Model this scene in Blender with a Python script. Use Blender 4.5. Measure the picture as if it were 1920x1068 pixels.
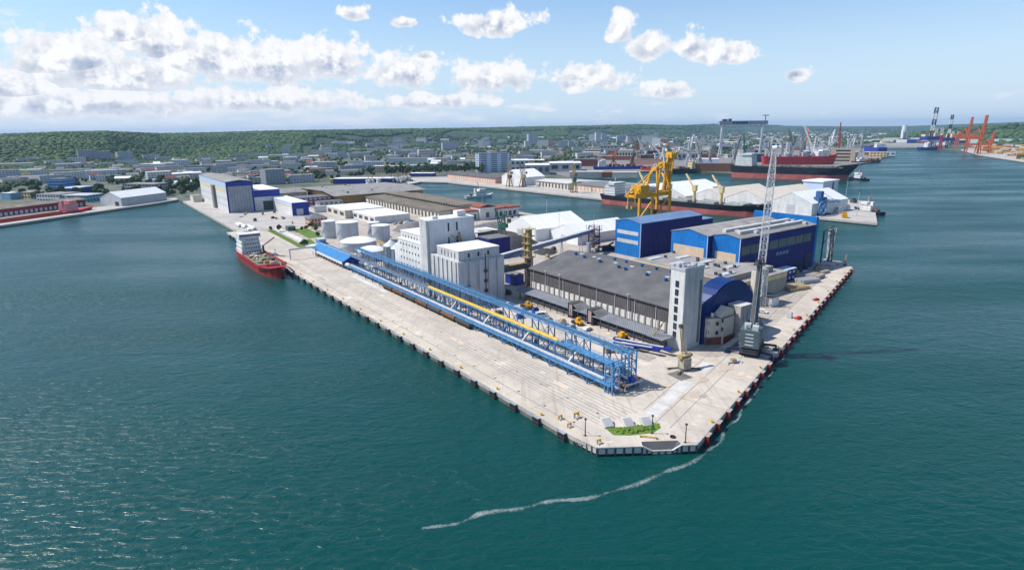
import bpy, math, random
import numpy as np
from mathutils import Vector, Matrix
from mathutils.geometry import tessellate_polygon
R_ = math.radians
random.seed(7)
for _o in list(bpy.data.objects):
    bpy.data.objects.remove(_o)
SC = bpy.context.scene
COL = SC.collection

# ------------------------------------------------------------------ camera (a drone 82 m above the water)
FPX, PITCH, ROLL, CAMH = 1125.0, R_(14.5), R_(.73), 82.0
_sp, _cp, _sa, _ca = math.sin(PITCH), math.cos(PITCH), math.sin(ROLL), math.cos(ROLL)
FW = Vector((0, _cp, -_sp)); _u0 = Vector((0, _sp, _cp)); _r0 = Vector((1, 0, 0))
RT = _ca * _r0 - _sa * _u0
UP = _sa * _r0 + _ca * _u0
cam = bpy.data.cameras.new('camera')
cam.sensor_width = 36; cam.lens = 36 * FPX / 1920; cam.clip_start = 1; cam.clip_end = 60000
camo = bpy.data.objects.new('camera', cam); COL.objects.link(camo)
_m = Matrix((RT, UP, -FW)).transposed().to_4x4(); _m.translation = (0, 0, CAMH)
camo.matrix_world = _m
SC.camera = camo
SC.cycles.max_bounces = 5; SC.cycles.diffuse_bounces = 2; SC.cycles.glossy_bounces = 2; SC.cycles.transparent_max_bounces = 6; SC.cycles.volume_bounces = 0
SC.cycles.caustics_reflective = False; SC.cycles.caustics_refractive = False; SC.cycles.use_denoising = True

# ------------------------------------------------------------------ sun and sky
SUN_EL = R_(52); SUN_AZ = R_(-86)          # azimuth clockwise from +Y: the sun stands to the left
sun = bpy.data.lights.new('sun', 'SUN'); sun.energy = 5.0; sun.angle = R_(.53); sun.color = (1, .955, .89)
suno = bpy.data.objects.new('sun', sun); COL.objects.link(suno)
_sd = Vector((math.sin(SUN_AZ) * math.cos(SUN_EL), math.cos(SUN_AZ) * math.cos(SUN_EL), math.sin(SUN_EL)))
suno.rotation_euler = _sd.to_track_quat('Z', 'Y').to_euler()
SC.view_settings.view_transform = 'Standard'; SC.view_settings.look = 'None'
SC.view_settings.gamma = 1; SC.view_settings.exposure = 0.15; SC.view_settings.use_curve_mapping = False

def ray(x, y):
    return FW + (x - 960) / FPX * RT + (534 - y) / FPX * UP
def azel(x, y):
    d = ray(x, y).normalized()
    return math.degrees(math.atan2(d.x, d.y)), math.degrees(math.asin(d.z))

W = bpy.data.worlds.new('World'); SC.world = W; W.use_nodes = True
W.cycles.sampling_method = 'MANUAL'; W.cycles.sample_map_resolution = 256
nt = W.node_tree; nt.nodes.clear()
def wn(t, **k):
    n = nt.nodes.new(t)
    for a, b in k.items(): setattr(n, a, b)
    return n
def wl(a, b): nt.links.new(a, b)
def wm(op, a, b=None, c=None, clamp=False):
    n = nt.nodes.new('ShaderNodeMath'); n.operation = op; n.use_clamp = clamp
    for i, v in enumerate((a, b, c)):
        if v is None: continue
        if isinstance(v, (int, float)): n.inputs[i].default_value = v
        else: nt.links.new(v, n.inputs[i])
    return n.outputs[0]
sky = wn('ShaderNodeTexSky', sky_type='NISHITA', sun_disc=False)
sky.sun_elevation = SUN_EL; sky.sun_rotation = SUN_AZ
sky.altitude = 80; sky.air_density = 1.0; sky.dust_density = .35; sky.ozone_density = 2.0
SKY_K = 0.135
tc = wn('ShaderNodeTexCoord'); sep = wn('ShaderNodeSeparateXYZ'); wl(tc.outputs['Generated'], sep.inputs[0])
AZ = wm('MULTIPLY', wm('ARCTAN2', sep.outputs[0], sep.outputs[1]), 180 / math.pi)
EL = wm('MULTIPLY', wm('ARCSINE', sep.outputs[2]), 180 / math.pi)
def wnoise(scale, detail, rough, off=(0, 0), xs=1.0, ys=1.0, dist=0.0):
    cb = wn('ShaderNodeCombineXYZ')
    wl(wm('MULTIPLY_ADD', AZ, xs, off[0]), cb.inputs[0]); wl(wm('MULTIPLY_ADD', EL, ys, off[1]), cb.inputs[1])
    n = wn('ShaderNodeTexNoise'); n.inputs['Scale'].default_value = scale; n.inputs['Detail'].default_value = detail
    n.inputs['Roughness'].default_value = rough; n.inputs['Distortion'].default_value = dist
    wl(cb.outputs[0], n.inputs['Vector'])
    return n.outputs['Fac']
# cumulus puffs: (x, y of the middle, half width, half height) in photograph pixels, turned into sky directions
PUFFS = [(240,64,60,34),(300,85,90,44),(140,118,110,52),(220,140,150,46),(400,115,120,54),(500,125,120,48),(620,118,80,46),(30,165,60,34),
 (760,138,72,40),(795,104,18,10),(930,150,92,34),(1105,150,74,32),
 (930,48,80,27),(663,28,27,16),(762,43,28,11),(1166,60,26,40),(1222,88,44,32),(1298,90,28,30),(1350,104,56,24),
 (1245,172,54,20),(1492,140,24,16),(480,192,190,26),(160,198,190,30),(820,192,130,17)]
# the same kind of clouds carry on beyond the frame
_rc = random.Random(3)
puffs = [(*azel(x, y), w / 1150 * 57.3, h / 1150 * 57.3) for x, y, w, h in PUFFS]
_a = -52
while _a > -318:
    _e = _rc.uniform(4, 26); _w = _rc.uniform(3, 7)
    for _k in range(2): puffs.append((_a + _rc.uniform(-3, 3), _e + _rc.uniform(-.6, 1.4), _w * _rc.uniform(.5, 1), _w * .42))
    _a -= _rc.uniform(40, 55)
acc = None; low = None
_cv = wn('ShaderNodeCombineXYZ'); wl(AZ, _cv.inputs[0]); wl(EL, _cv.inputs[1])
def wv(op, a, *vs):
    n = nt.nodes.new('ShaderNodeVectorMath'); n.operation = op; nt.links.new(a, n.inputs[0])
    for i, v in enumerate(vs):
        if isinstance(v, tuple): n.inputs[i + 1].default_value = v
        else: nt.links.new(v, n.inputs[i + 1])
    return n.outputs['Value'] if op == 'LENGTH' else n.outputs[0]
for a_, e_, w_, h_ in puffs:
    a_ = a_ if a_ > -180 else a_ + 360
    if acc is not None:                      # chained, so that the shader holds one puff at a time
        cb_ = nt.nodes.new('ShaderNodeCombineXYZ'); nt.links.new(AZ, cb_.inputs[0]); nt.links.new(EL, cb_.inputs[1]); nt.links.new(low, cb_.inputs[2])
        src = cb_.outputs[0]
    else: src = _cv.outputs[0]
    uv = wv('MULTIPLY_ADD', src, (1 / w_, 1 / h_, 0), (-a_ / w_, -e_ / h_, 0))
    m = wm('SUBTRACT', 1.0, wv('LENGTH', wv('MAXIMUM', uv, wv('MULTIPLY', uv, (1, -1.6, 0)))))
    sp_ = nt.nodes.new('ShaderNodeSeparateXYZ'); nt.links.new(uv, sp_.inputs[0]); v = sp_.outputs[1]
    if acc is None: acc, low = m, v
    else:
        mx = nt.nodes.new('ShaderNodeMix'); nt.links.new(wm('GREATER_THAN', m, acc), mx.inputs[0])   # how high inside its own puff a direction lies
        nt.links.new(low, mx.inputs[2]); nt.links.new(v, mx.inputs[3]); low = mx.outputs[0]
        acc = wm('SMOOTH_MAX', acc, m, .35)
acc = wm('MAXIMUM', acc, -1.2)
nz1 = wnoise(.50, 7, .60, (11, 3)); nz2 = wnoise(.50, 3, .60, (11 + .38, 3 - .50))
dens = wm('MULTIPLY_ADD', wm('SUBTRACT', nz1, .5), 2.7, wm('ADD', acc, .07))
mr = wn('ShaderNodeMapRange', interpolation_type='SMOOTHSTEP'); wl(dens, mr.inputs['Value'])
mr.inputs['From Min'].default_value = -.02; mr.inputs['From Max'].default_value = .30
alpha = mr.outputs[0]
# thin layered clouds low above the horizon, thicker to the left
lz = wnoise(.34, 5, .62, (5, 0), xs=.55, ys=2.3)
cov = wn('ShaderNodeMapRange'); wl(AZ, cov.inputs['Value'])
cov.inputs['From Min'].default_value = -34; cov.inputs['From Max'].default_value = 22; cov.inputs['To Min'].default_value = .17; cov.inputs['To Max'].default_value = -.14
hb = wn('ShaderNodeMapRange', interpolation_type='SMOOTHSTEP'); wl(EL, hb.inputs['Value'])
hb.inputs['From Min'].default_value = 6.5; hb.inputs['From Max'].default_value = 1.0; hb.inputs['To Min'].default_value = -.30; hb.inputs['To Max'].default_value = .02
lmr = wn('ShaderNodeMapRange', interpolation_type='SMOOTHSTEP')
wl(wm('ADD', wm('ADD', lz, cov.outputs[0]), hb.outputs[0]), lmr.inputs['Value'])
lmr.inputs['From Min'].default_value = .44; lmr.inputs['From Max'].default_value = .62
alpha2 = wm('MULTIPLY', lmr.outputs[0], wm('MULTIPLY', wm('GREATER_THAN', EL, -.8), .82))
# cloud brightness: lit from the upper left, blue grey below
lit = wm('MULTIPLY_ADD', wm('SUBTRACT', nz1, nz2), 2.6, .0)
base = wn('ShaderNodeMapRange', interpolation_type='SMOOTHSTEP'); wl(wm('ADD', low, wm('MULTIPLY', wm('SUBTRACT', nz1, .5), 3.0)), base.inputs['Value'])
base.inputs['From Min'].default_value = -.78; base.inputs['From Max'].default_value = .42
bri = wm('ADD', wm('MULTIPLY', base.outputs[0], .82), wm('ADD', lit, .12), clamp=True)
thick = wm('MULTIPLY', dens, 1.25, clamp=True)
bri = wm('ADD', wm('MULTIPLY', bri, thick), wm('MULTIPLY', wm('SUBTRACT', 1, thick), .9), clamp=True)
cc = wn('ShaderNodeMix', data_type='RGBA'); wl(bri, cc.inputs['Factor'])
cc.inputs['A'].default_value = (.29, .37, .53, 1); cc.inputs['B'].default_value = (.93, .93, .94, 1)
lc = wn('ShaderNodeMix', data_type='RGBA'); wl(wm('MULTIPLY_ADD', wm('SUBTRACT', lz, .5), 3.0, .55, clamp=True), lc.inputs['Factor'])
lc.inputs['A'].default_value = (.60, .69, .82, 1); lc.inputs['B'].default_value = (.84, .86, .89, 1)
skc = wn('ShaderNodeMix', data_type='RGBA', blend_type='MULTIPLY'); skc.inputs['Factor'].default_value = 1
wl(sky.outputs[0], skc.inputs['A']); skc.inputs['B'].default_value = (SKY_K * .9, SKY_K, SKY_K * 1.08, 1)
hz = wn('ShaderNodeMapRange', interpolation_type='SMOOTHSTEP'); wl(EL, hz.inputs['Value'])      # pale humid air towards the horizon, all round
hz.inputs['From Min'].default_value = 14; hz.inputs['From Max'].default_value = -1; hz.inputs['To Min'].default_value = 0; hz.inputs['To Max'].default_value = .88
hm = wn('ShaderNodeMix', data_type='RGBA'); wl(hz.outputs[0], hm.inputs['Factor']); wl(skc.outputs['Result'], hm.inputs['A']); hm.inputs['B'].default_value = (.57, .70, .86, 1)
m1 = wn('ShaderNodeMix', data_type='RGBA'); wl(alpha2, m1.inputs['Factor']); wl(hm.outputs['Result'], m1.inputs['A']); wl(lc.outputs['Result'], m1.inputs['B'])
m2 = wn('ShaderNodeMix', data_type='RGBA'); wl(alpha, m2.inputs['Factor']); wl(m1.outputs['Result'], m2.inputs['A']); wl(cc.outputs['Result'], m2.inputs['B'])
bg = wn('ShaderNodeBackground'); wl(m2.outputs['Result'], bg.inputs['Color']); bg.inputs['Strength'].default_value = 1.0
wo = wn('ShaderNodeOutputWorld'); wl(bg.outputs[0], wo.inputs['Surface'])

# ------------------------------------------------------------------ from photograph pixels to places
GZ = 2.5                                       # height of the quays above the water
def G(x, y, z=GZ):
    d = ray(x, y); k = (z - CAMH) / d.z
    return Vector((d.x * k, d.y * k, z))
def scl(p): return (Vector(p) - Vector((0, 0, CAMH))).dot(FW) / FPX      # metres per photograph pixel at p
TH = R_(125.85)                                # direction of the long quay
AX = Vector((math.cos(TH), math.sin(TH), 0)); NX = Vector((math.sin(TH), -math.cos(TH), 0))
O_ = G(1075, 818); O_.z = 0
def L(s, t, z=GZ): return O_ + s * AX + t * NX + Vector((0, 0, z))
def ST(x, y, z=GZ):
    d = G(x, y, z) - O_
    return d.dot(AX), d.dot(NX)
QROT = TH - math.pi / 2                        # local x runs inland (t), local y along the quay (s)

# ------------------------------------------------------------------ materials
MATS = {}
def mat(name, c, rough=.75, var=.14, scale=.35, metal=0.0, streak=0.0, c2=None, spec=.35, bump=0.0, bscale=2.0, rib=0.0, ribdir=None):
    if name in MATS: return MATS[name]
    m = bpy.data.materials.new(name); m.use_nodes = True; n = m.node_tree.nodes; l = m.node_tree.links
    b = n['Principled BSDF']; b.inputs['Roughness'].default_value = rough; b.inputs['Metallic'].default_value = metal
    b.inputs['Specular IOR Level'].default_value = spec
    g = n.new('ShaderNodeNewGeometry'); oi = n.new('ShaderNodeObjectInfo')
    tx = n.new('ShaderNodeTexNoise'); tx.inputs['Scale'].default_value = scale; tx.inputs['Detail'].default_value = 5; tx.inputs['Roughness'].default_value = .65
    l.new(g.outputs['Position'], tx.inputs['Vector'])
    mp = n.new('ShaderNodeMapRange'); l.new(tx.outputs['Fac'], mp.inputs['Value'])
    mp.inputs['From Min'].default_value = .3; mp.inputs['From Max'].default_value = .7
    mx = n.new('ShaderNodeMix'); mx.data_type = 'RGBA'; l.new(mp.outputs[0], mx.inputs['Factor'])
    lo = c2 if c2 else tuple(v * (1 - 1.6 * var) for v in c)
    mx.inputs['A'].default_value = (*lo, 1); mx.inputs['B'].default_value = (*[min(.95, v * (1 + .5 * var)) for v in c], 1)
    out = mx.outputs['Result']
    if streak:                                  # rain streaks running down
        mpg = n.new('ShaderNodeMapping'); l.new(g.outputs['Position'], mpg.inputs['Vector']); mpg.inputs['Scale'].default_value = (1.1, 1.1, .07)
        t2 = n.new('ShaderNodeTexNoise'); t2.inputs['Scale'].default_value = 1.0; t2.inputs['Detail'].default_value = 4; l.new(mpg.outputs[0], t2.inputs['Vector'])
        m2 = n.new('ShaderNodeMapRange'); l.new(t2.outputs['Fac'], m2.inputs['Value']); m2.inputs['From Min'].default_value = .5; m2.inputs['From Max'].default_value = .78
        m2.inputs['To Max'].default_value = streak
        x2 = n.new('ShaderNodeMix'); x2.data_type = 'RGBA'; l.new(m2.outputs[0], x2.inputs['Factor']); l.new(out, x2.inputs['A'])
        x2.inputs['B'].default_value = (c[0] * .38, c[1] * .35, c[2] * .32, 1); out = x2.outputs['Result']
    hv = n.new('ShaderNodeHueSaturation'); rv = n.new('ShaderNodeMapRange'); l.new(oi.outputs['Random'], rv.inputs['Value'])
    rv.inputs['To Min'].default_value = 1 - var * .45; rv.inputs['To Max'].default_value = 1 + var * .3
    l.new(rv.outputs[0], hv.inputs['Value']); l.new(out, hv.inputs['Color']); l.new(hv.outputs[0], b.inputs['Base Color'])
    h = None
    if bump:
        t3 = n.new('ShaderNodeTexNoise'); t3.inputs['Scale'].default_value = bscale; t3.inputs['Detail'].default_value = 4; l.new(g.outputs['Position'], t3.inputs['Vector'])
        h = t3.outputs['Fac']; bp = n.new('ShaderNodeBump'); bp.inputs['Strength'].default_value = bump; bp.inputs['Distance'].default_value = .3
        l.new(h, bp.inputs['Height']); l.new(bp.outputs[0], b.inputs['Normal'])
    elif rib:                                   # profiled sheet metal: fine upright ribs
        mp3 = n.new('ShaderNodeVectorMath'); mp3.operation = 'DOT_PRODUCT'; l.new(g.outputs['Position'], mp3.inputs[0])
        a = QROT if ribdir is None else ribdir
        mp3.inputs[1].default_value = (math.cos(a) + math.sin(a) * .9, math.sin(a) - math.cos(a) * .9, 0)
        sn = n.new('ShaderNodeMath'); sn.operation = 'SINE'; ml = n.new('ShaderNodeMath'); ml.operation = 'MULTIPLY'
        l.new(mp3.outputs['Value'], ml.inputs[0]); ml.inputs[1].default_value = 2 * math.pi / rib; l.new(ml.outputs[0], sn.inputs[0])
        bp = n.new('ShaderNodeBump'); bp.inputs['Strength'].default_value = .5; bp.inputs['Distance'].default_value = .12
        l.new(sn.outputs[0], bp.inputs['Height']); l.new(bp.outputs[0], b.inputs['Normal'])
    MATS[name] = m
    return m

M_white = mat('white_paint', (.72, .72, .70), .6, .12, .15, streak=.5)
M_whiteroof = mat('white_membrane', (.80, .80, .79), .55, .06, .06, streak=0)
M_silow = mat('silo_concrete', (.57, .57, .57), .85, .16, .12, streak=.65)
M_grey = mat('grey_paint', (.36, .38, .41), .6, .14, .2, streak=.3)
M_lgrey = mat('light_grey_metal', (.52, .54, .57), .5, .12, .2, streak=.3)
M_dgrey = mat('dark_grey', (.075, .078, .085), .7, .2, .3)
M_black = mat('black_rubber', (.018, .018, .02), .8, .2, .6)
M_conc = mat('concrete_plain', (.46, .43, .40), .9, .2, .25, streak=.3)
M_concl = mat('concrete_light', (.60, .58, .55), .9, .16, .25)
M_blue = mat('conveyor_blue', (.105, .31, .58), .55, .30, .7)
M_blue2 = mat('conveyor_blue_dark', (.045, .14, .33), .6, .3, .6)
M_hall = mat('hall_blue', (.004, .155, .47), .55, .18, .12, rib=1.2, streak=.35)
M_halld = mat('hall_deep_blue_shaded', (.004, .008, .165), .55, .25, .12, rib=1.2, streak=.4)  # deep blue cladding, with the shade of the long walls darkened into its colour
M_navy = mat('navy_paint', (.012, .022, .075), .5, .3, .2)
M_royal = mat('royal_blue_cladding', (.010, .030, .28), .5, .1, .08)
M_bluegrey = mat('pale_blue_cladding', (.50, .60, .76), .55, .08, .1)
M_yellow = mat('safety_yellow', (.68, .44, .05), .55, .18, .6)
M_yel2 = mat('crane_yellow', (.72, .36, .015), .5, .20, .4)
M_cream = mat('cream_render', (.66, .60, .50), .85, .12, .2, streak=.35)
M_ochre = mat('ochre_render', (.52, .33, .10), .85, .15, .15, streak=.3)
M_palyel = mat('pale_yellow_panel', (.72, .56, .28), .7, .12, .2)
M_beige = mat('beige_window_panel', (.58, .45, .32), .5, .12, .3)
M_rust = mat('rusty_orange', (.56, .20, .03), .8, .3, .5, c2=(.22, .07, .02))
M_rust2 = mat('rust_brown', (.20, .10, .06), .85, .3, .5)
M_oldyel = mat('faded_yellow_steel', (.46, .36, .15), .75, .35, .6, c2=(.16, .10, .05))
M_roofg = mat('bitumen_roof', (.125, .122, .125), .92, .22, .12)
M_roofb = mat('brown_roof', (.215, .18, .135), .92, .28, .10)
M_roofl = mat('light_bitumen_roof', (.30, .285, .27), .92, .24, .12)
M_roofs = mat('slate_roof', (.17, .175, .19), .8, .2, .3)
M_roofblue = mat('blue_grey_roof', (.15, .24, .40), .6, .16, .1)
M_glass = mat('dark_glass', (.03, .04, .055), .12, .2, .5, spec=.6)
M_pane = mat('hazy_glazing', (.14, .15, .15), .25, .2, .4, spec=.5)
M_red = mat('ship_red', (.50, .022, .022), .5, .2, .2)
M_redd = mat('antifouling_red', (.46, .12, .10), .7, .3, .1, c2=(.30, .08, .07))
M_hull = mat('hull_black', (.014, .017, .026), .5, .3, .15)
M_orange = mat('crane_orange', (.62, .125, .02), .55, .18, .3)
M_green = mat('green_paint', (.03, .14, .10), .6, .2, .5)
M_brick = mat('red_brick', (.26, .085, .06), .9, .2, .3)
M_pink = mat('salmon_render', (.66, .36, .27), .85, .12, .3)
M_wood = mat('timber', (.50, .38, .20), .85, .3, .8)
M_steel = mat('galvanised_steel', (.42, .44, .47), .45, .15, .3, metal=.3)
M_steelc = mat('ribbed_silo_steel', (.40, .45, .50), .4, .12, .3, metal=.4, streak=.5)
M_coal = mat('stockpile', (.06, .06, .064), .95, .3, .4, bump=.6, bscale=.8)
M_bark = mat('bark', (.07, .05, .035), .95)

# ------------------------------------------------------------------ mesh builder and scene helpers
class MB:
    def __init__(self): self.v = []; self.f = []; self.smooth = False
    def add(self, vs, fs):
        k = len(self.v); self.v += [tuple(p) for p in vs]; self.f += [tuple(i + k for i in q) for q in fs]; return self
    def box(self, x0, x1, y0, y1, z0, z1):
        return self.add([(x0,y0,z0),(x1,y0,z0),(x1,y1,z0),(x0,y1,z0),(x0,y0,z1),(x1,y0,z1),(x1,y1,z1),(x0,y1,z1)],
                        [(0,3,2,1),(4,5,6,7),(0,1,5,4),(1,2,6,5),(2,3,7,6),(3,0,4,7)])
    def cbox(self, x, y, z0, w, d, h, rz=0):
        c, s = math.cos(rz), math.sin(rz); P = []
        for zz in (z0, z0 + h):
            for a, b in ((-w/2,-d/2),(w/2,-d/2),(w/2,d/2),(-w/2,d/2)): P.append((x + a*c - b*s, y + a*s + b*c, zz))
        return self.add(P, [(0,3,2,1),(4,5,6,7),(0,1,5,4),(1,2,6,5),(2,3,7,6),(3,0,4,7)])
    def prism(self, poly, z0, z1):
        n = len(poly); P = [(x, y, z0) for x, y in poly] + [(x, y, z1) for x, y in poly]
        return self.add(P, [tuple(range(n))[::-1], tuple(range(n, 2*n))] + [(i, (i+1) % n, n + (i+1) % n, n + i) for i in range(n)])
    def profile_y(self, poly, y0, y1):          # (x,z) outline drawn along y
        n = len(poly); P = [(x, y0, z) for x, z in poly] + [(x, y1, z) for x, z in poly]
        return self.add(P, [tuple(range(n)), tuple(range(n, 2*n))[::-1]] + [(i, n + i, n + (i+1) % n, (i+1) % n) for i in range(n)])
    def profile_x(self, poly, x0, x1):          # (y,z) outline drawn along x
        n = len(poly); P = [(x0, y, z) for y, z in poly] + [(x1, y, z) for y, z in poly]
        return self.add(P, [tuple(range(n))[::-1], tuple(range(n, 2*n))] + [(i, (i+1) % n, n + (i+1) % n, n + i) for i in range(n)])
    def cyl(self, p, q, r, n=10, r2=None):
        p, q = Vector(p), Vector(q); r2 = r if r2 is None else r2; d = (q - p).normalized()
        a = d.orthogonal().normalized(); b = d.cross(a)
        P = []
        for c, rr in ((p, r), (q, r2)):
            for i in range(n):
                t = 2 * math.pi * i / n; P.append(c + rr * (math.cos(t) * a + math.sin(t) * b))
        return self.add(P, [tuple(range(n))[::-1], tuple(range(n, 2*n))] + [(i, (i+1) % n, n + (i+1) % n, n + i) for i in range(n)])
    def beam(self, p, q, w, h=None):
        p, q = Vector(p), Vector(q); h = w if h is None else h; d = (q - p)
        if d.length < 1e-6: return self
        d.normalize(); up = Vector((0, 0, 1)) if abs(d.z) < .95 else Vector((0, 1, 0))
        a = d.cross(up).normalized(); b = a.cross(d)
        P = [c + x * a * w / 2 + y * b * h / 2 for c in (p, q) for x, y in ((-1,-1),(1,-1),(1,1),(-1,1))]
        return self.add(P, [(0,3,2,1),(4,5,6,7),(0,1,5,4),(1,2,6,5),(2,3,7,6),(3,0,4,7)])
    def lattice(self, p, q, w0, w1, n, c=.25, b=.15, side=None):
        """four-chord lattice from p to q, tapering w0 > w1"""
        p, q = Vector(p), Vector(q); d = (q - p).normalized()
        a = (side if side else d.orthogonal()); a = (a - d * a.dot(d)).normalized(); e = d.cross(a)
        def ring(k):
            o = p.lerp(q, k / n); w = w0 + (w1 - w0) * k / n
            return [o + x * a * w / 2 + y * e * w / 2 for x, y in ((-1,-1),(1,-1),(1,1),(-1,1))]
        R0 = ring(0); RN = ring(n)
        for i in range(4): self.beam(R0[i], RN[i], c)
        prev = R0
        for k in range(1, n + 1):
            cur = ring(k)
            for i in range(4):
                self.beam(prev[i], cur[(i + 1) % 4], b) if k % 2 else self.beam(prev[(i + 1) % 4], cur[i], b)
                self.beam(cur[i], cur[(i + 1) % 4], b)
            prev = cur
        return self
    def lathe(self, prof, n=24, x=0, y=0):      # (r,z) from bottom to top
        k = len(self.v); rings = []
        for r, z in prof:
            if r < 1e-4: rings.append([len(self.v)]); self.v.append((x, y, z))
            else:
                rings.append(list(range(len(self.v), len(self.v) + n)))
                self.v += [(x + r * math.cos(2*math.pi*i/n), y + r * math.sin(2*math.pi*i/n), z) for i in range(n)]
        for A, B in zip(rings, rings[1:]):
            for i in range(n):
                j = (i + 1) % n
                if len(A) == 1: self.f.append((A[0], B[j], B[i]))
                elif len(B) == 1: self.f.append((A[i], A[j], B[0]))
                else: self.f.append((A[i], A[j], B[j], B[i]))
        return self
    def sphere(self, c, r, n=8, m=5, sz=1):
        return self.lathe([(r * math.sin(math.pi * i / m), c[2] - r * sz * math.cos(math.pi * i / m)) for i in range(m + 1)], n, c[0], c[1])
    def mesh(self, name, m):
        me = bpy.data.meshes.new(name); me.from_pydata(self.v, [], self.f); me.materials.append(m)
        if self.smooth: me.shade_smooth()
        me.update(); return me
    def build(self, name, m, parent=None, label=None, kind=None):
        o = bpy.data.objects.new(name, self.mesh(name, m)); COL.objects.link(o)
        if parent is not None: o.parent = parent
        if label: o['label'] = label
        if kind: o['kind'] = kind
        return o
def part(name, m, parent, fn, **k):
    b = MB(); fn(b); return b.build(name, m, parent, **k)
def thing(name, label, cat, loc, rz=0.0, group=None):
    o = bpy.data.objects.new(name, None); o.empty_display_size = .5; COL.objects.link(o)
    o.location = loc; o.rotation_euler = (0, 0, rz); o['label'] = label; o['category'] = cat
    if group: o['group'] = group
    return o
def qthing(name, label, cat, s, t, group=None, z=GZ, rz=0): return thing(name, label, cat, L(s, t, z), QROT + rz, group)
def single(o, label, cat, loc=None, rz=0, group=None):
    o['label'] = label; o['category'] = cat
    if loc is not None: o.location = loc; o.rotation_euler = (0, 0, rz)
    if group: o['group'] = group
    return o
def struct(o): o['kind'] = 'structure'; return o
def clone(o, loc=None, rz=None, label=None, scale=None, parent=None):
    c = o.copy(); COL.objects.link(c)
    if parent is not None: c.parent = parent
    for ch in KIDS.get(o.name) or list(o.children): clone(ch, parent=c)
    if loc is not None: c.location = loc
    if rz is not None: c.rotation_euler = (0, 0, rz)
    if scale is not None: c.scale = scale if not isinstance(scale, (int, float)) else (scale,) * 3
    if label: c['label'] = label
    return c
KIDS = {}
def instances(mesh, name, spots, parent=None):   # many small alike parts sharing one mesh
    out = []
    for p in spots:
        o = bpy.data.objects.new(name, mesh); COL.objects.link(o); o.location = p[:3]
        if len(p) > 3: o.rotation_euler = (0, 0, p[3])
        if parent is not None: o.parent = parent
        out.append(o)
    return out
def gable_hall(name, label, cat, loc, rz, w, l, he, hr, wallm, roofm, group=None, over=.4, ridge='y'):
    """plain hall: x across (0..w), y along (0..l), ridge along y"""
    T = thing(name, label, cat, loc, rz, group)
    if ridge == 'y':
        part('wall', wallm, T, lambda b: b.profile_y([(0, 0), (w, 0), (w, he), (w/2, hr), (0, he)], 0, l))
        part('roof', roofm, T, lambda b: b.profile_y([(-over, he - .1), (w/2, hr + .05), (w + over, he - .1), (w + over, he + .25), (w/2, hr + .4), (-over, he + .25)], -over, l + over))
    else:
        part('wall', wallm, T, lambda b: b.profile_x([(0, 0), (l, 0), (l, he), (l/2, hr), (0, he)], 0, w))
        part('roof', roofm, T, lambda b: b.profile_x([(-over, he - .1), (l/2, hr + .05), (l + over, he - .1), (l + over, he + .25), (l/2, hr + .4), (-over, he + .25)], -over, w + over))
    return T
def block(name, label, cat, loc, rz, w, l, h, wallm, roofm, group=None, winm=None, rows=0, cols=0, colsx=0, parapet=.5):
    """flat-roofed block with rows of windows on the two sides seen (x=0 / y=0) and their opposites"""
    T = thing(name, label, cat, loc, rz, group)
    part('wall', wallm, T, lambda b: b.box(0, w, 0, l, 0, h))
    part('roof', roofm, T, lambda b: b.box(-.15, w + .15, -.15, l + .15, h + .003, h + parapet))
    if winm and rows:
        b = MB(); fh = h / rows
        for r in range(rows):
            z0 = r * fh + fh * .32; z1 = r * fh + fh * .78
            for k in range(cols):
                y = (k + .5) * l / cols; d = .30 * l / cols
                b.box(-.06, .02, y - d, y + d, z0, z1); b.box(w - .02, w + .06, y - d, y + d, z0, z1)
            for k in range(colsx):
                x = (k + .5) * w / colsx; d = .30 * w / colsx
                b.box(x - d, x + d, -.06, .02, z0, z1); b.box(x - d, x + d, l - .02, l + .06, z0, z1)
        b.build('window_rows', winm, T, kind='stuff')
    return T

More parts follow.
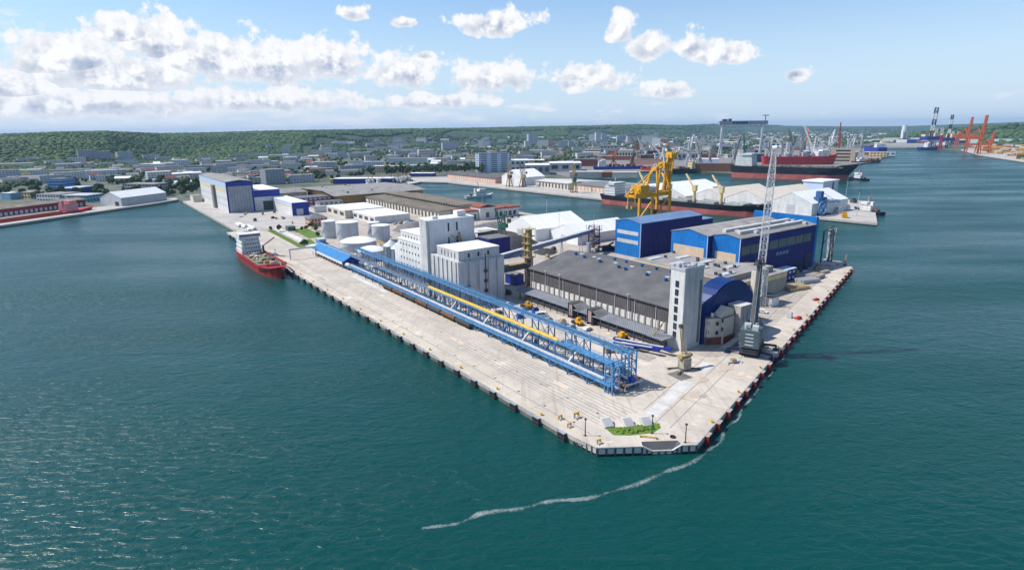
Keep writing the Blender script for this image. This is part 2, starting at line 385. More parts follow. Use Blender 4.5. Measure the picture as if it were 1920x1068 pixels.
# ------------------------------------------------------------------ water
def water_mat():
    m = bpy.data.materials.new('harbour_water'); m.use_nodes = True; n = m.node_tree.nodes; l = m.node_tree.links
    b = n['Principled BSDF']; b.inputs['Roughness'].default_value = .34; b.inputs['IOR'].default_value = 1.333; b.inputs['Specular IOR Level'].default_value = .5
    g = n.new('ShaderNodeNewGeometry')
    big = n.new('ShaderNodeTexNoise'); big.inputs['Scale'].default_value = .006; big.inputs['Detail'].default_value = 4; l.new(g.outputs['Position'], big.inputs['Vector'])
    mx = n.new('ShaderNodeMix'); mx.data_type = 'RGBA'; l.new(big.outputs['Fac'], mx.inputs['Factor'])
    mx.inputs['A'].default_value = (.0003, .038, .034, 1); mx.inputs['B'].default_value = (.0006, .062, .055, 1)
    l.new(mx.outputs['Result'], b.inputs['Base Color'])
    def lay(rot, sx, sy, sc, det, rough=.55):
        mp = n.new('ShaderNodeMapping'); mp.inputs['Rotation'].default_value = (0, 0, R_(rot)); mp.inputs['Scale'].default_value = (sx, sy, 1)
        l.new(g.outputs['Position'], mp.inputs['Vector'])
        t = n.new('ShaderNodeTexNoise'); t.noise_dimensions = '2D'; t.inputs['Scale'].default_value = sc; t.inputs['Detail'].default_value = det; t.inputs['Roughness'].default_value = rough
        t.inputs['Distortion'].default_value = .6
        l.new(mp.outputs[0], t.inputs['Vector']); return t.outputs['Fac']
    a = lay(-14, .45, 1, .55, 4, .58); c = lay(22, .5, 1, .10, 2)
    ad = n.new('ShaderNodeMath'); ad.operation = 'MULTIPLY_ADD'; l.new(c, ad.inputs[0]); ad.inputs[1].default_value = 1.3; l.new(a, ad.inputs[2])
    pm = n.new('ShaderNodeMapping'); pm.inputs['Rotation'].default_value = (0, 0, R_(-20)); pm.inputs['Scale'].default_value = (.35, 1.3, 1); l.new(g.outputs['Position'], pm.inputs['Vector'])
    patch = n.new('ShaderNodeTexNoise'); patch.inputs['Scale'].default_value = .014; patch.inputs['Detail'].default_value = 4; l.new(pm.outputs[0], patch.inputs['Vector'])
    rr_ = n.new('ShaderNodeMapRange'); l.new(patch.outputs['Fac'], rr_.inputs['Value']); rr_.inputs['From Min'].default_value = .35; rr_.inputs['From Max'].default_value = .65; rr_.inputs['To Min'].default_value = .20; rr_.inputs['To Max'].default_value = .40; l.new(rr_.outputs[0], b.inputs['Roughness'])
    pr = n.new('ShaderNodeMapRange'); l.new(patch.outputs['Fac'], pr.inputs['Value']); pr.inputs['From Min'].default_value = .3; pr.inputs['From Max'].default_value = .7
    pr.inputs['To Min'].default_value = .35; pr.inputs['To Max'].default_value = 1.0
    bp = n.new('ShaderNodeBump'); bp.inputs['Distance'].default_value = .78; l.new(pr.outputs[0], bp.inputs['Strength'])
    l.new(ad.outputs[0], bp.inputs['Height']); l.new(bp.outputs[0], b.inputs['Normal'])
    return m
M_water = water_mat()
struct(part('water', M_water, None, lambda b: b.add([(-19500, -2600, 0), (19500, -2600, 0), (19500, 19500, 0), (-19500, 19500, 0)], [(0, 1, 2, 3)])))

# ------------------------------------------------------------------ land
def sheet(name, pts, z, m, skirt=None, skirtm=None):
    """flat polygon at height z with side walls down to `skirt`"""
    P = [Vector((p[0], p[1], z)) for p in pts]; tri = tessellate_polygon([P]); b = MB()
    b.add(P, [tuple(t) for t in tri])
    if skirt is not None:
        n = len(P); b.add(P + [Vector((p.x, p.y, skirt)) for p in P], [(i, (i + 1) % n, n + (i + 1) % n, n + i) for i in range(n)])
    o = struct(b.build(name, m))
    me = o.data
    for p in me.polygons:
        if p.normal.z < -.5: p.flip()
    return o
def ground_mat():
    m = mat('town_ground', (.15, .15, .13), .95, .3, .02, c2=(.030, .060, .018))
    return m
def LP(s, t): v = L(s, t); return (v.x, v.y)
def GP(x, y): v = G(x, y); return (v.x, v.y)
coast = [(-18000, -600), (-700, -600), GP(0, 422), GP(300, 379), GP(334, 373.5), LP(722, 8.5), LP(430, 8.5), LP(430, .02), LP(.02, .02), (lambda v: (v.x, v.y))(G(1122, 838) + Vector((-1, 6, 0))), (lambda v: (v.x, v.y))(G(1300, 832) + Vector((0, 6, 0))), LP(51.3, 261),
 LP(396, 261), LP(640, 277), LP(700, 292), GP(765, 345), GP(790, 340), GP(840, 341), GP(1140, 373.5), GP(1542, 408), GP(1645, 418), GP(1638, 378),
 LP(640, 575), GP(1070, 332), GP(1090, 322), GP(1280, 321), GP(1392, 325), GP(1520, 318), GP(1640, 303), GP(1655, 296), GP(1625, 287), GP(1640, 279.5), GP(1720, 278.5), GP(1800, 281.5), GP(1835, 291),
 GP(1920, 304), (2600, 900), (18000, -200), (18000, 18000), (-18000, 18000)]
sheet('ground', coast, GZ - .04, ground_mat(), -3)

def concrete_mat(name, base, tile=True, ang=QROT, stain=.5, row=7.4):
    m = bpy.data.materials.new(name); m.use_nodes = True; n = m.node_tree.nodes; l = m.node_tree.links
    b = n['Principled BSDF']; b.inputs['Roughness'].default_value = .92; b.inputs['Specular IOR Level'].default_value = .25
    g = n.new('ShaderNodeNewGeometry'); mp = n.new('ShaderNodeMapping'); mp.inputs['Rotation'].default_value = (0, 0, -ang); l.new(g.outputs['Position'], mp.inputs['Vector'])
    bk = n.new('ShaderNodeTexBrick'); l.new(mp.outputs[0], bk.inputs['Vector']); bk.inputs['Scale'].default_value = 1
    bk.inputs['Brick Width'].default_value = 3.1 if row > 20 else 5.2; bk.inputs['Row Height'].default_value = row; bk.inputs['Mortar Size'].default_value = .09; bk.inputs['Mortar Smooth'].default_value = .4; bk.offset = .0
    bk.inputs['Color1'].default_value = (*base, 1); bk.inputs['Color2'].default_value = (*[v * .90 for v in base], 1); bk.inputs['Mortar'].default_value = (*[v * .86 for v in base], 1)
    def noise(sc, det, lo, hi, vec=g.outputs['Position']):
        t = n.new('ShaderNodeTexNoise'); t.inputs['Scale'].default_value = sc; t.inputs['Detail'].default_value = det; t.inputs['Roughness'].default_value = .65; l.new(vec, t.inputs['Vector'])
        r = n.new('ShaderNodeMapRange'); l.new(t.outputs['Fac'], r.inputs['Value']); r.inputs['From Min'].default_value = lo; r.inputs['From Max'].default_value = hi; return r.outputs[0]
    def over(a, f, c, k):
        x = n.new('ShaderNodeMix'); x.data_type = 'RGBA'; mu = n.new('ShaderNodeMath'); mu.operation = 'MULTIPLY'; l.new(f, mu.inputs[0]); mu.inputs[1].default_value = k
        l.new(mu.outputs[0], x.inputs['Factor']); l.new(a, x.inputs['A']); x.inputs['B'].default_value = (*c, 1); return x.outputs['Result']
    c = bk.outputs['Color'] if tile else None
    if c is None:
        rgb = n.new('ShaderNodeRGB'); rgb.outputs[0].default_value = (*base, 1); c = rgb.outputs[0]
    c = over(c, noise(.05, 6, .42, .70), tuple(v * .66 for v in base), .75)
    c = over(c, noise(.35, 5, .52, .72), (base[0] * .55, base[1] * .50, base[2] * .46), stain)
    ms = n.new('ShaderNodeMapping'); ms.inputs['Rotation'].default_value = (0, 0, -ang); ms.inputs['Scale'].default_value = (.9, .03, 1); l.new(g.outputs['Position'], ms.inputs['Vector'])
    c = over(c, noise(1.0, 3, .54, .72, ms.outputs[0]), (base[0] * .55, base[1] * .53, base[2] * .52), .55)     # wheel tracks along the quay
    c = over(c, noise(.11, 4, .60, .74), (base[0] * .86, base[1] * .66, base[2] * .46), .55)                     # rusty, sandy dust
    c = over(c, noise(.16, 3, .62, .70), tuple(min(.8, v * 1.25) for v in base), .6)                             # paler patches
    l.new(c, b.inputs['Base Color'])
    return m
M_apron = concrete_mat('apron_concrete', (.57, .505, .43), row=46.0)
M_yard = concrete_mat('yard_concrete', (.46, .405, .35), stain=.8)
M_far = concrete_mat('far_quay_concrete', (.46, .43, .40), tile=False)
M_asph = concrete_mat('worn_asphalt', (.24, .225, .21), tile=False)

_e0 = G(1120, 838); _e1 = G(1306, 832); _en = Vector((-(_e1 - _e0).y, (_e1 - _e0).x, 0)).normalized()
def EP(f, back=0): v = _e0.lerp(_e1, f) + _en * back; return (v.x, v.y)
# the long quay, its end and the right-hand quay: concrete deck over a frame of dark piles
apron = sheet('quay_apron', [LP(430, .0), LP(0, 0), EP(0), EP(.45), EP(.465, 2.2), EP(.835, 2.2), EP(.85), EP(1), LP(51.3, 261.5), LP(58, 258), LP(8.5, 88), LP(13, 76), LP(430, 24)], GZ, M_apron, GZ - 1.25)
_q = [EP(.465, 2.2), EP(.835, 2.2), EP(.85), EP(.76), EP(.55), EP(.45)]
struct(part('quay_ramp', mat('wet_steps', (.085, .085, .09), .7), None, lambda b: b.add([(*_q[0], GZ), (*_q[1], GZ), (*_q[2], GZ - .02), (*_q[3], GZ - 1.6), (*_q[4], GZ - 1.6), (*_q[5], GZ - .02)], [(0, 1, 3, 4), (0, 4, 5), (1, 2, 3)])))
sheet('yard_pavement', [LP(430, 24), LP(13, 76), LP(8.5, 88), LP(58, 258), LP(150, 261), LP(396, 260.5), LP(430, 262)], GZ - .004, M_yard)
sheet('yard_pavement', [LP(430, 8.4), LP(430, 262), LP(640, 276), LP(700, 290), LP(760, 240), LP(722, 8.4)], GZ - .012, M_far, GZ - 2)
sheet('quay_pavement', [GP(765, 345.5), GP(790, 340.5), GP(840, 341.5), GP(1140, 374), GP(1542, 408.4), GP(1645, 418.4), GP(1638, 378), LP(640, 575), GP(1000, 335), GP(850, 331), GP(760, 333)], GZ - .008, M_far, GZ - 1.8)
sheet('quay_pavement', [GP(-160, 447), GP(0, 422.4), GP(300, 379.3), GP(334, 373.7), GP(330, 370.5), GP(200, 386), GP(0, 405), GP(-160, 420)], GZ - .006, M_far, GZ - 1.8)
sheet('shipyard_pavement', [GP(1070, 332), GP(1090, 322), GP(1280, 321), GP(1392, 325), GP(1520, 318), GP(1640, 303), GP(1655, 296), GP(1625, 287), GP(1640, 279.5), GP(1500, 276), GP(1200, 285), GP(1000, 300), GP(1000, 320)], GZ - .01, M_asph, GZ - 1.8)
sheet('terminal_pavement', [GP(1800, 281.5), GP(1835, 291), GP(1920, 304), (2600, 900), (3200, 1500), GP(1920, 272), GP(1830, 272)], GZ - .01, M_far, GZ - 1.8)

# ------------------------------------------------------------------ hills
HX = [-500, -200, 0, 100, 200, 300, 400, 500, 600, 700, 800, 900, 1000, 1100, 1150, 1200, 1280, 1340, 1440, 1600, 1700, 1800, 1920, 2100, 2400]
HY = [262, 260, 257, 255, 252, 255, 253, 250, 248, 246, 244.5, 243, 240.5, 239, 237, 235.5, 237, 234, 235.5, 237, 236.5, 233, 228.5, 224, 220]
HF = [1500, 1500, 1550, 1550, 1600, 1750, 1850, 2000, 2300, 2600, 2900, 3200, 3500, 3800, 4200, 4600, 5000, 6500, 7000, 7000, 7000, 7000, 7000, 7000, 7000]
HR = [2500, 2500, 2500, 2450, 2500, 2900, 3000, 3000, 3300, 3700, 4100, 4500, 4900, 5300, 5900, 6500, 7000, 9000, 9500, 9500, 9500, 9500, 9500, 9500, 9500]
rng = np.random.default_rng(5)
_gx = rng.random((64, 64))
def vnoise(x, y):
    xi = np.floor(x).astype(int); yi = np.floor(y).astype(int); fx = x - xi; fy = y - yi
    fx = fx * fx * (3 - 2 * fx); fy = fy * fy * (3 - 2 * fy)
    g = lambda a, b: _gx[a % 64, b % 64]
    return (g(xi, yi) * (1 - fx) + g(xi + 1, yi) * fx) * (1 - fy) + (g(xi, yi + 1) * (1 - fx) + g(xi + 1, yi + 1) * fx) * fy
_AZ = []; _RH = []
for x, y, r in zip(HX, HY, HR):
    d = ray(x, y); _AZ.append(math.atan2(d.x, d.y)); _RH.append(CAMH + r * d.z / math.hypot(d.x, d.y))
def hill(az, r):
    f = np.interp(az, _AZ, HF); rr = np.interp(az, _AZ, HR); h = np.interp(az, _AZ, _RH)
    k = np.clip((r - f) / (rr - f), 0, 1); s = k * k * (3 - 2 * k)
    x = r * np.sin(az); y = r * np.cos(az)
    gul = (vnoise(x / 420, y / 420) - .5) * .8 + (vnoise(x / 170 + 9, y / 170) - .5) * .25
    out = h * s + h * gul * 4 * s * (1 - s) * .8 + (r > rr) * (r - rr) * -.004
    return np.maximum(out, GZ - .5)
def hills():
    na, nr = 240, 70
    az = np.linspace(_AZ[0], _AZ[-1], na); q = np.linspace(0, 1, nr)
    A, Q = np.meshgrid(az, q, indexing='ij'); f = np.interp(A, _AZ, HF); rr = np.interp(A, _AZ, HR)
    r = f - 60 + Q * (rr * 1.25 - f); Z = hill(A, r); Z[:, 0] = -20
    V = np.stack([r * np.sin(A), r * np.cos(A), Z], -1).reshape(-1, 3)
    F = [(i * nr + j, (i + 1) * nr + j, (i + 1) * nr + j + 1, i * nr + j + 1) for i in range(na - 1) for j in range(nr - 1)]
    b = MB(); b.v = [tuple(v) for v in V]; b.f = F; b.smooth = True
    return b.build('hills', mat('wooded_hillside', (.045, .085, .03), .95, .3, .01))
struct(hills())
# a nearer wooded spur at the right
def spur():
    b = MB(); n = 24; m = 10; b.smooth = True
    c = G(2150, 262)
    for i in range(n + 1):
        for j in range(m + 1):
            u = -1 + 2 * i / n; v = -1 + 2 * j / m
            b.v.append((c.x + 900 * u, c.y + 700 * v + 300, -1 + 78 * max(0, 1 - u * u) * max(0, 1 - v * v) * (1 + .15 * math.sin(9 * u + 4 * v))))
    b.f = [(i * (m + 1) + j, (i + 1) * (m + 1) + j, (i + 1) * (m + 1) + j + 1, i * (m + 1) + j + 1) for i in range(n) for j in range(m)]
    return b.build('hillside', MATS['wooded_hillside'])
struct(spur())

# ------------------------------------------------------------------ the wood on the hills: one mass of crowns
def leaf_mat(name, a, b_, sc):
    m = bpy.data.materials.new(name); m.use_nodes = True; n = m.node_tree.nodes; l = m.node_tree.links
    b = n['Principled BSDF']; b.inputs['Roughness'].default_value = .75; b.inputs['Specular IOR Level'].default_value = .2
    g = n.new('ShaderNodeNewGeometry'); t = n.new('ShaderNodeTexNoise'); t.inputs['Scale'].default_value = sc; t.inputs['Detail'].default_value = 3; l.new(g.outputs['Position'], t.inputs['Vector'])
    w = n.new('ShaderNodeTexWhiteNoise'); rp = n.new('ShaderNodeMath'); rp.operation = 'ADD'; l.new(g.outputs['Random Per Island'], rp.inputs[0]); oi = n.new('ShaderNodeObjectInfo'); l.new(oi.outputs['Random'], rp.inputs[1])
    mr_ = n.new('ShaderNodeMapRange'); l.new(t.outputs['Fac'], mr_.inputs['Value']); mr_.inputs['From Min'].default_value = .35; mr_.inputs['From Max'].default_value = .65
    av = n.new('ShaderNodeMath'); av.operation = 'MULTIPLY_ADD'; l.new(rp.outputs[0], av.inputs[0]); av.inputs[1].default_value = .35; l.new(mr_.outputs[0], av.inputs[2])
    sb = n.new('ShaderNodeMath'); sb.operation = 'MULTIPLY'; sb.inputs[1].default_value = .7; l.new(av.outputs[0], sb.inputs[0]); sb.use_clamp = True
    mx = n.new('ShaderNodeMix'); mx.data_type = 'RGBA'; l.new(sb.outputs[0], mx.inputs['Factor']); mx.inputs['A'].default_value = (*a, 1); mx.inputs['B'].default_value = (*b_, 1)
    l.new(mx.outputs['Result'], b.inputs['Base Color']); return m
M_wood_far = leaf_mat('woodland_leaves', (.017, .050, .013), (.072, .120, .030), .009)
M_leaf = leaf_mat('leaves', (.020, .052, .014), (.070, .105, .030), .05)
_ph = (1 + 5 ** .5) / 2
ICO_V = np.array([(-1,_ph,0),(1,_ph,0),(-1,-_ph,0),(1,-_ph,0),(0,-1,_ph),(0,1,_ph),(0,-1,-_ph),(0,1,-_ph),(_ph,0,-1),(_ph,0,1),(-_ph,0,-1),(-_ph,0,1)]) / 1.902
ICO_F = np.array([(0,11,5),(0,5,1),(0,1,7),(0,7,10),(0,10,11),(1,5,9),(5,11,4),(11,10,2),(10,7,6),(7,1,8),(3,9,4),(3,4,2),(3,2,6),(3,6,8),(3,8,9),(4,9,5),(2,4,11),(6,2,10),(8,6,7),(9,8,1)])
def blobs(name, C, Rr, m, flat=.75, jit=.34):
    """many rough crowns in one mesh"""
    n = len(C); V = np.repeat(ICO_V[None], n, 0) * (1 + rng.uniform(-jit, jit, (n, 12, 1)))
    a = rng.uniform(0, 6.28, n); c, s = np.cos(a)[:, None], np.sin(a)[:, None]
    x = V[..., 0] * c - V[..., 1] * s; y = V[..., 0] * s + V[..., 1] * c
    V = np.stack([x, y, V[..., 2] * flat], -1) * Rr[:, None, None] + C[:, None, :]
    F = (ICO_F[None] + (np.arange(n) * 12)[:, None, None]).reshape(-1, 3)
    me = bpy.data.meshes.new(name); me.vertices.add(n * 12); me.vertices.foreach_set('co', V.reshape(-1).astype(np.float32))
    me.loops.add(len(F) * 3); me.loops.foreach_set('vertex_index', F.reshape(-1).astype(np.int32))
    me.polygons.add(len(F)); me.polygons.foreach_set('loop_start', np.arange(0, len(F) * 3, 3, dtype=np.int32))
    me.update(); me.validate(); me.materials.append(m)
    o = bpy.data.objects.new(name, me); COL.objects.link(o); o['kind'] = 'stuff'; return o
def hill_wood():
    N = 60000
    az = rng.uniform(_AZ[1], np.interp(1500, HX, _AZ), N)
    f = np.interp(az, _AZ, HF); rr = np.interp(az, _AZ, HR)
    k = rng.beta(1.25, 1.1, N); r = f + (rr * 1.04 - f) * k
    x = r * np.sin(az); y = r * np.cos(az); z = hill(az, r)
    # leave the built-up terraces on the lower middle slopes open
    px = np.interp(az, _AZ, HX); town = (px > 560) & (k < .62) & (vnoise(x / 160, y / 160) > .40)
    keep = ~town & (rng.random(N) > np.clip((px - 1150) / 330, 0, 1)); C = np.stack([x, y, z + 4], -1)[keep]; r = r[keep]
    Rr = np.minimum(2.4 + r * .0018, 11) * rng.uniform(.6, 1.5, len(r))
    return blobs('hill_wood', C, Rr, M_wood_far)
ow = hill_wood(); ow['label'] = 'dense deciduous wood covering the hills behind the town'; ow['category'] = 'woodland'
def spur_wood():
    c = G(2150, 262); N = 2500
    u = rng.uniform(-1, 1, N); v = rng.uniform(-1, .6, N)
    z = -1 + 78 * np.maximum(0, 1 - u * u) * np.maximum(0, 1 - v * v) * (1 + .15 * np.sin(9 * u + 4 * v))
    return blobs('spur_wood', np.stack([c.x + 900 * u, c.y + 700 * v + 300, z + 3], -1), rng.uniform(8, 16, N), M_wood_far)
ow = spur_wood(); ow['label'] = 'dark wood on the low spur beyond the container stacks'; ow['category'] = 'woodland'

# ------------------------------------------------------------------ foam drifting off the quay
def foam_mat():
    m = bpy.data.materials.new('foam'); m.use_nodes = True; n = m.node_tree.nodes; l = m.node_tree.links
    b = n['Principled BSDF']; b.inputs['Base Color'].default_value = (.72, .76, .75, 1); b.inputs['Roughness'].default_value = .8
    g = n.new('ShaderNodeNewGeometry'); t = n.new('ShaderNodeTexNoise'); t.inputs['Scale'].default_value = 1.5; t.inputs['Detail'].default_value = 6; t.inputs['Roughness'].default_value = .75; l.new(g.outputs['Position'], t.inputs['Vector'])
    t2 = n.new('ShaderNodeTexNoise'); t2.inputs['Scale'].default_value = .16; t2.inputs['Detail'].default_value = 2; l.new(g.outputs['Position'], t2.inputs['Vector'])
    uv = n.new('ShaderNodeAttribute'); uv.attribute_name = 'edge'
    s1 = n.new('ShaderNodeMath'); s1.operation = 'MULTIPLY_ADD'; l.new(t2.outputs['Fac'], s1.inputs[0]); s1.inputs[1].default_value = .9; l.new(t.outputs['Fac'], s1.inputs[2])
    s2 = n.new('ShaderNodeMath'); s2.operation = 'SUBTRACT'; l.new(s1.outputs[0], s2.inputs[0]); l.new(uv.outputs['Fac'], s2.inputs[1])
    r = n.new('ShaderNodeMapRange'); l.new(s2.outputs[0], r.inputs['Value']); r.inputs['From Min'].default_value = .78; r.inputs['From Max'].default_value = 1.22; r.inputs['To Max'].default_value = .42
    l.new(r.outputs[0], b.inputs['Alpha']); return m
def foam():
    px = [(790, 992, 1.3), (850, 980, 1.6), (900, 965, 2.2), (1000, 945, 1.9), (1100, 932, 2.0), (1150, 921, 1.8), (1200, 905, 2.2), (1250, 884, 2.2), (1290, 868, 2.0), (1325, 852, 1.8), (1345, 828, 1.5), (1375, 790, 1.4), (1420, 730, 1.3), (1470, 665, 1.2), (1520, 600, 1.2), (1600, 513, 1.2)]
    pts = [(G(x, y, .03), w) for x, y, w in px]; P = []
    for (a, wa), (c, wc) in zip(pts, pts[1:]):
        k = max(2, int((c - a).length / 2))
        for i in range(k): P.append((a.lerp(c, i / k) + Vector((math.sin(len(P) * .7) * .5, math.cos(len(P) * .9) * .4, 0)), wa + (wc - wa) * i / k))
    b = MB(); E = []
    for i, (p, w) in enumerate(P):
        q = P[min(i + 1, len(P) - 1)][0] - P[max(i - 1, 0)][0]; nn = Vector((-q.y, q.x, 0)).normalized()
        for k in range(5): b.v.append(tuple(p + nn * w * .36 * (k - 2))); E.append((.75, .18, 0, .18, .75)[k])
    b.f = [(5 * i + k, 5 * i + k + 1, 5 * i + k + 6, 5 * i + k + 5) for i in range(len(P) - 1) for k in range(4)]
    o = b.build('foam_streak', foam_mat(), kind='stuff'); at = o.data.attributes.new('edge', 'FLOAT', 'POINT')
    at.data.foreach_set('value', E)
    o['label'] = 'thin white line of foam curving away from the quay corner'; o['category'] = 'foam'
foam()

# ================================================================== the near pier
CR = G(1306, 832); RE = L(51.3, 261.5); RU = (RE - CR); RLEN = RU.length; RU.normalize(); RN = Vector((RU.y, -RU.x, 0)); RROT = math.atan2(RU.y, RU.x)
# --- quay walls: capping beam, pale panels between dark piles
def quay_face(name, label, a, b, n, pm, zt=GZ - .05, h=1.9, pw=.5):
    d = b - a; ln = d.length; d.normalize(); out = Vector((d.y, -d.x, 0)); rz = math.atan2(d.y, d.x)
    T = thing(name, label, 'quay wall', Vector((a.x, a.y, 0)), rz)
    w = ln / n; me = MB().box(-(w - pw) / 2, (w - pw) / 2, -.12, .0, zt - h, zt - .25).mesh('panel', pm)
    instances(me, 'panel', [((k + .5) * w, -.01, 0) for k in range(n)], T)
    mp = MB().box(-pw / 2, pw / 2, -.22, .02, -2.5, zt - .05).mesh('pile', M_dgrey)
    instances(mp, 'pile', [(k * w, -.02, 0) for k in range(n + 1)], T)
    part('capping_beam', M_conc, T, lambda q: q.box(-.1, ln + .1, -.3, .5, zt - .22, zt + .02))
    part('waterline_recess', M_black, T, lambda q: q.box(0, ln, -.06, .02, -2, zt - h))
    return T
quay_face('quay_wall', 'short pale panelled quay wall between black fender and pier corner', L(6, 0), G(1120, 838), 8, M_concl)
quay_face('quay_wall', 'pale panelled end wall of the pier left of the steps', Vector((*EP(0), GZ)), Vector((*EP(.45), GZ)), 5, M_concl)
quay_face('quay_wall', 'panelled end wall right of the steps at the pier corner', Vector((*EP(.85), GZ)), Vector((*EP(1), GZ)), 2, M_concl)
quay_face('quay_wall', 'low panelled wall below the dark ramp at the pier end', Vector((*EP(.55), GZ)), Vector((*EP(.76), GZ)), 3, M_concl, GZ - 1.45, 1.0)
for f0, f1, lab in ((.45, .55, 'sloping'), (.85, .76, 'slanted')):
    a = Vector((*EP(f0), 0)); c = Vector((*EP(f1), 0)); n_ = (Vector((*EP(.5), 0)) - Vector((*EP(.5, 1), 0))) * .12
    T = thing('quay_wall', f'{lab} triangular wall piece beside the dark ramp', 'quay wall', a); d = c - a
    part('panel', M_concl, T, lambda b: b.add([n_ + Vector((0, 0, GZ - .1)), d + n_ + Vector((0, 0, GZ - 1.6)), d + n_ + Vector((0, 0, .3)), n_ + Vector((0, 0, .3)), Vector((0, 0, GZ - .1)), d + Vector((0, 0, GZ - 1.6)), d + Vector((0, 0, .3)), Vector((0, 0, .3))], [(0, 1, 2, 3), (4, 7, 6, 5), (0, 4, 5, 1), (3, 2, 6, 7)])); part('coping', M_concl, T, lambda b: b.beam(n_ + Vector((0, 0, GZ)), d + n_ + Vector((0, 0, GZ - 1.5)), .5, .3)); part('pile', M_dgrey, T, lambda b: b.beam(d * .5 + n_ * 1.3 + Vector((0, 0, -2)), d * .5 + n_ * 1.3 + Vector((0, 0, GZ - 1)), .4))
def side_wall(name, label, a, b, m):
    d = b - a; T = thing(name, label, 'quay wall', Vector((a.x, a.y, 0)), math.atan2(d.y, d.x)); ln = d.length
    part('capping_beam', M_conc, T, lambda q: q.box(0, ln, -.25, .5, GZ - 1.3, GZ - .02))
    part('wall_face', m, T, lambda q: q.box(0, ln, -.08, .3, -2.5, GZ - 1.3))
side_wall('quay_wall', 'long straight concrete quay wall with dark fenders', L(430, 0), L(6, 0), mat('tidal_concrete', (.20, .19, .17), .9, .4, .4, streak=.5))
side_wall('quay_wall', 'quay wall with red and black fenders on the seaward side', CR, RE, mat('tidal_concrete', (.2, .19, .17)))
for i in range(8):
    pass
# --- fenders
T = qthing('rubber_fender', 'black rubber fender hung on the long quay wall', 'fender', 3.9, 0, 'black fenders along the long quay')
part('rubber_block', M_black, T, lambda b: [b.cyl((-.75, -1.15, -z), (-.75, 1.15, -z), .52, 10) for z in (.7, 1.65, 2.6)])
part('mounting_frame', M_dgrey, T, lambda b: (b.box(-.35, .0, -1.3, 1.3, -3.0, -.2), b.box(-1.2, .0, -1.35, -1.2, -2.9, -.1), b.box(-1.2, .0, 1.2, 1.35, -2.9, -.1)))
part('top_plate', M_grey, T, lambda b: b.box(-1.15, -.02, -1.3, 1.3, -.16, -.05))
for k in range(1, 38): clone(T, L(3.9 + 11.1 * k, 0), QROT)
T = thing('red_fender', 'red and black fender on the seaward quay wall', 'fender', CR + RU * 7, RROT, 'red fenders along the seaward quay')
part('rubber_block', M_black, T, lambda b: (b.box(-1.15, 1.25, -1.12, -.1, -2.6, -.25)))
part('red_panel', mat('fender_red', (.34, .035, .025), .7, .4, .6), T, lambda b: (b.box(-1.45, -1.15, -1.35, -.2, -2.9, -.3), b.box(-1.15, 1.0, -1.3, -1.12, -2.8, -2.2)))
part('top_plate', mat('fender_plate', (.42, .33, .30)), T, lambda b: b.box(-1.4, 1.4, -1.3, -.05, -.22, -.08))
for k in range(1, 28): clone(T, CR + RU * (7 + 8.8 * k), RROT)
# --- bollards
b = MB(); b.lathe([(.45, 0), (.42, .12), (.26, .16), (.26, .5), (.42, .6), (.42, .75), (.0, .8)], 10)
bm = b.mesh('bollard', M_yellow)
def bollard(p, label, group): o = bpy.data.objects.new('mooring_bollard', bm); COL.objects.link(o); o.location = p; return single(o, label, 'bollard', group=group)
for k in range(17): bollard(L(15 + 22.2 * k, 1.0), 'yellow mooring bollard at the edge of the long quay', 'bollards along the long quay')
for k in range(10): bollard(CR + RU * (14 + 24 * k) - RN * .9, 'yellow mooring bollard at the edge of the seaward quay', 'bollards along the seaward quay')
# --- painted lines and crane rails along the long quay
M_yline = mat('worn_yellow_line', (.55, .40, .12), .85, .5, .8, c2=(.42, .38, .30)); M_rail = mat('rail_steel', (.26, .24, .22), .8, .3, .5); M_slot = mat('dark_joint', (.30, .275, .25), .9, .3)
def strip(name, m, t, s0, s1, w, z, label, cat):
    T_ = part(name, m, None, lambda b: b.box(-w / 2, w / 2, 0, s1 - s0, 0, z)); struct(T_); T_.location = L(s0, t, GZ + .003); T_.rotation_euler = (0, 0, QROT)
strip('yellow_line', M_yline, 2.3, -1, 420, .30, .02, 0, 0); strip('yellow_line', M_yline, 7.6, 9, 300, .16, .008, 0, 0); strip('yellow_line', M_yline, 25.2, 60, 190, .35, .008, 0, 0)
for t in (4.6, 11.4, 12.8, 16.2, 17.6, 21.0, 22.4): strip('rail', M_rail, t, 0 if t > 9 else -2, 400, .22, .012, 0, 0)
for t in (10.2, 14.5, 19.3, 24.0): strip('slab_joint', M_slot, t, -1, 400, .22, .006, 0, 0)
strip('pale_slab', M_concl, 23.4, 168, 214, 2.8, .010, 0, 0)
for k in range(14):                                              # joints across the deck
    o = struct(part('slab_joint', M_slot, None, lambda b: b.box(.6, 25, -.06, .06, 0, .005))); o.location = L(20 + 27 * k, 0, GZ + .003); o.rotation_euler = (0, 0, QROT)
for off, w, l0, l1 in ((9, .20, 4, 240), (13.5, .20, 4, 240), (19.5, .14, 10, 130)):   # rails and joints along the seaward quay
    o = struct(part('rail', M_rail if w < .2 else M_slot, None, lambda b: b.box(0, l1 - l0, -w / 2, w / 2, 0, .03))); o.location = CR + RU * l0 - RN * off + Vector((0, 0, .003)); o.rotation_euler = (0, 0, RROT)
for k in range(9):
    o = struct(part('slab_joint', M_slot, None, lambda b: b.box(-.08, .08, -17, -.6, 0, .006))); o.location = CR + RU * (24 + 24 * k) + Vector((0, 0, .003)); o.rotation_euler = (0, 0, RROT + math.pi)
for k, (l0, off, w) in enumerate(((8, 15.5, 4.0), (18, 15.5, 4.0), (28, 16, 4.2), (47, 15.5, 4.0))):   # relaid pale panels
    o = struct(part('pale_slab', M_concl, None, lambda b: b.box(0, 9.4, 0, w, 0, .008))); o.location = CR + RU * l0 - RN * (off - 1) + Vector((0, 0, .003)); o.rotation_euler = (0, 0, RROT)
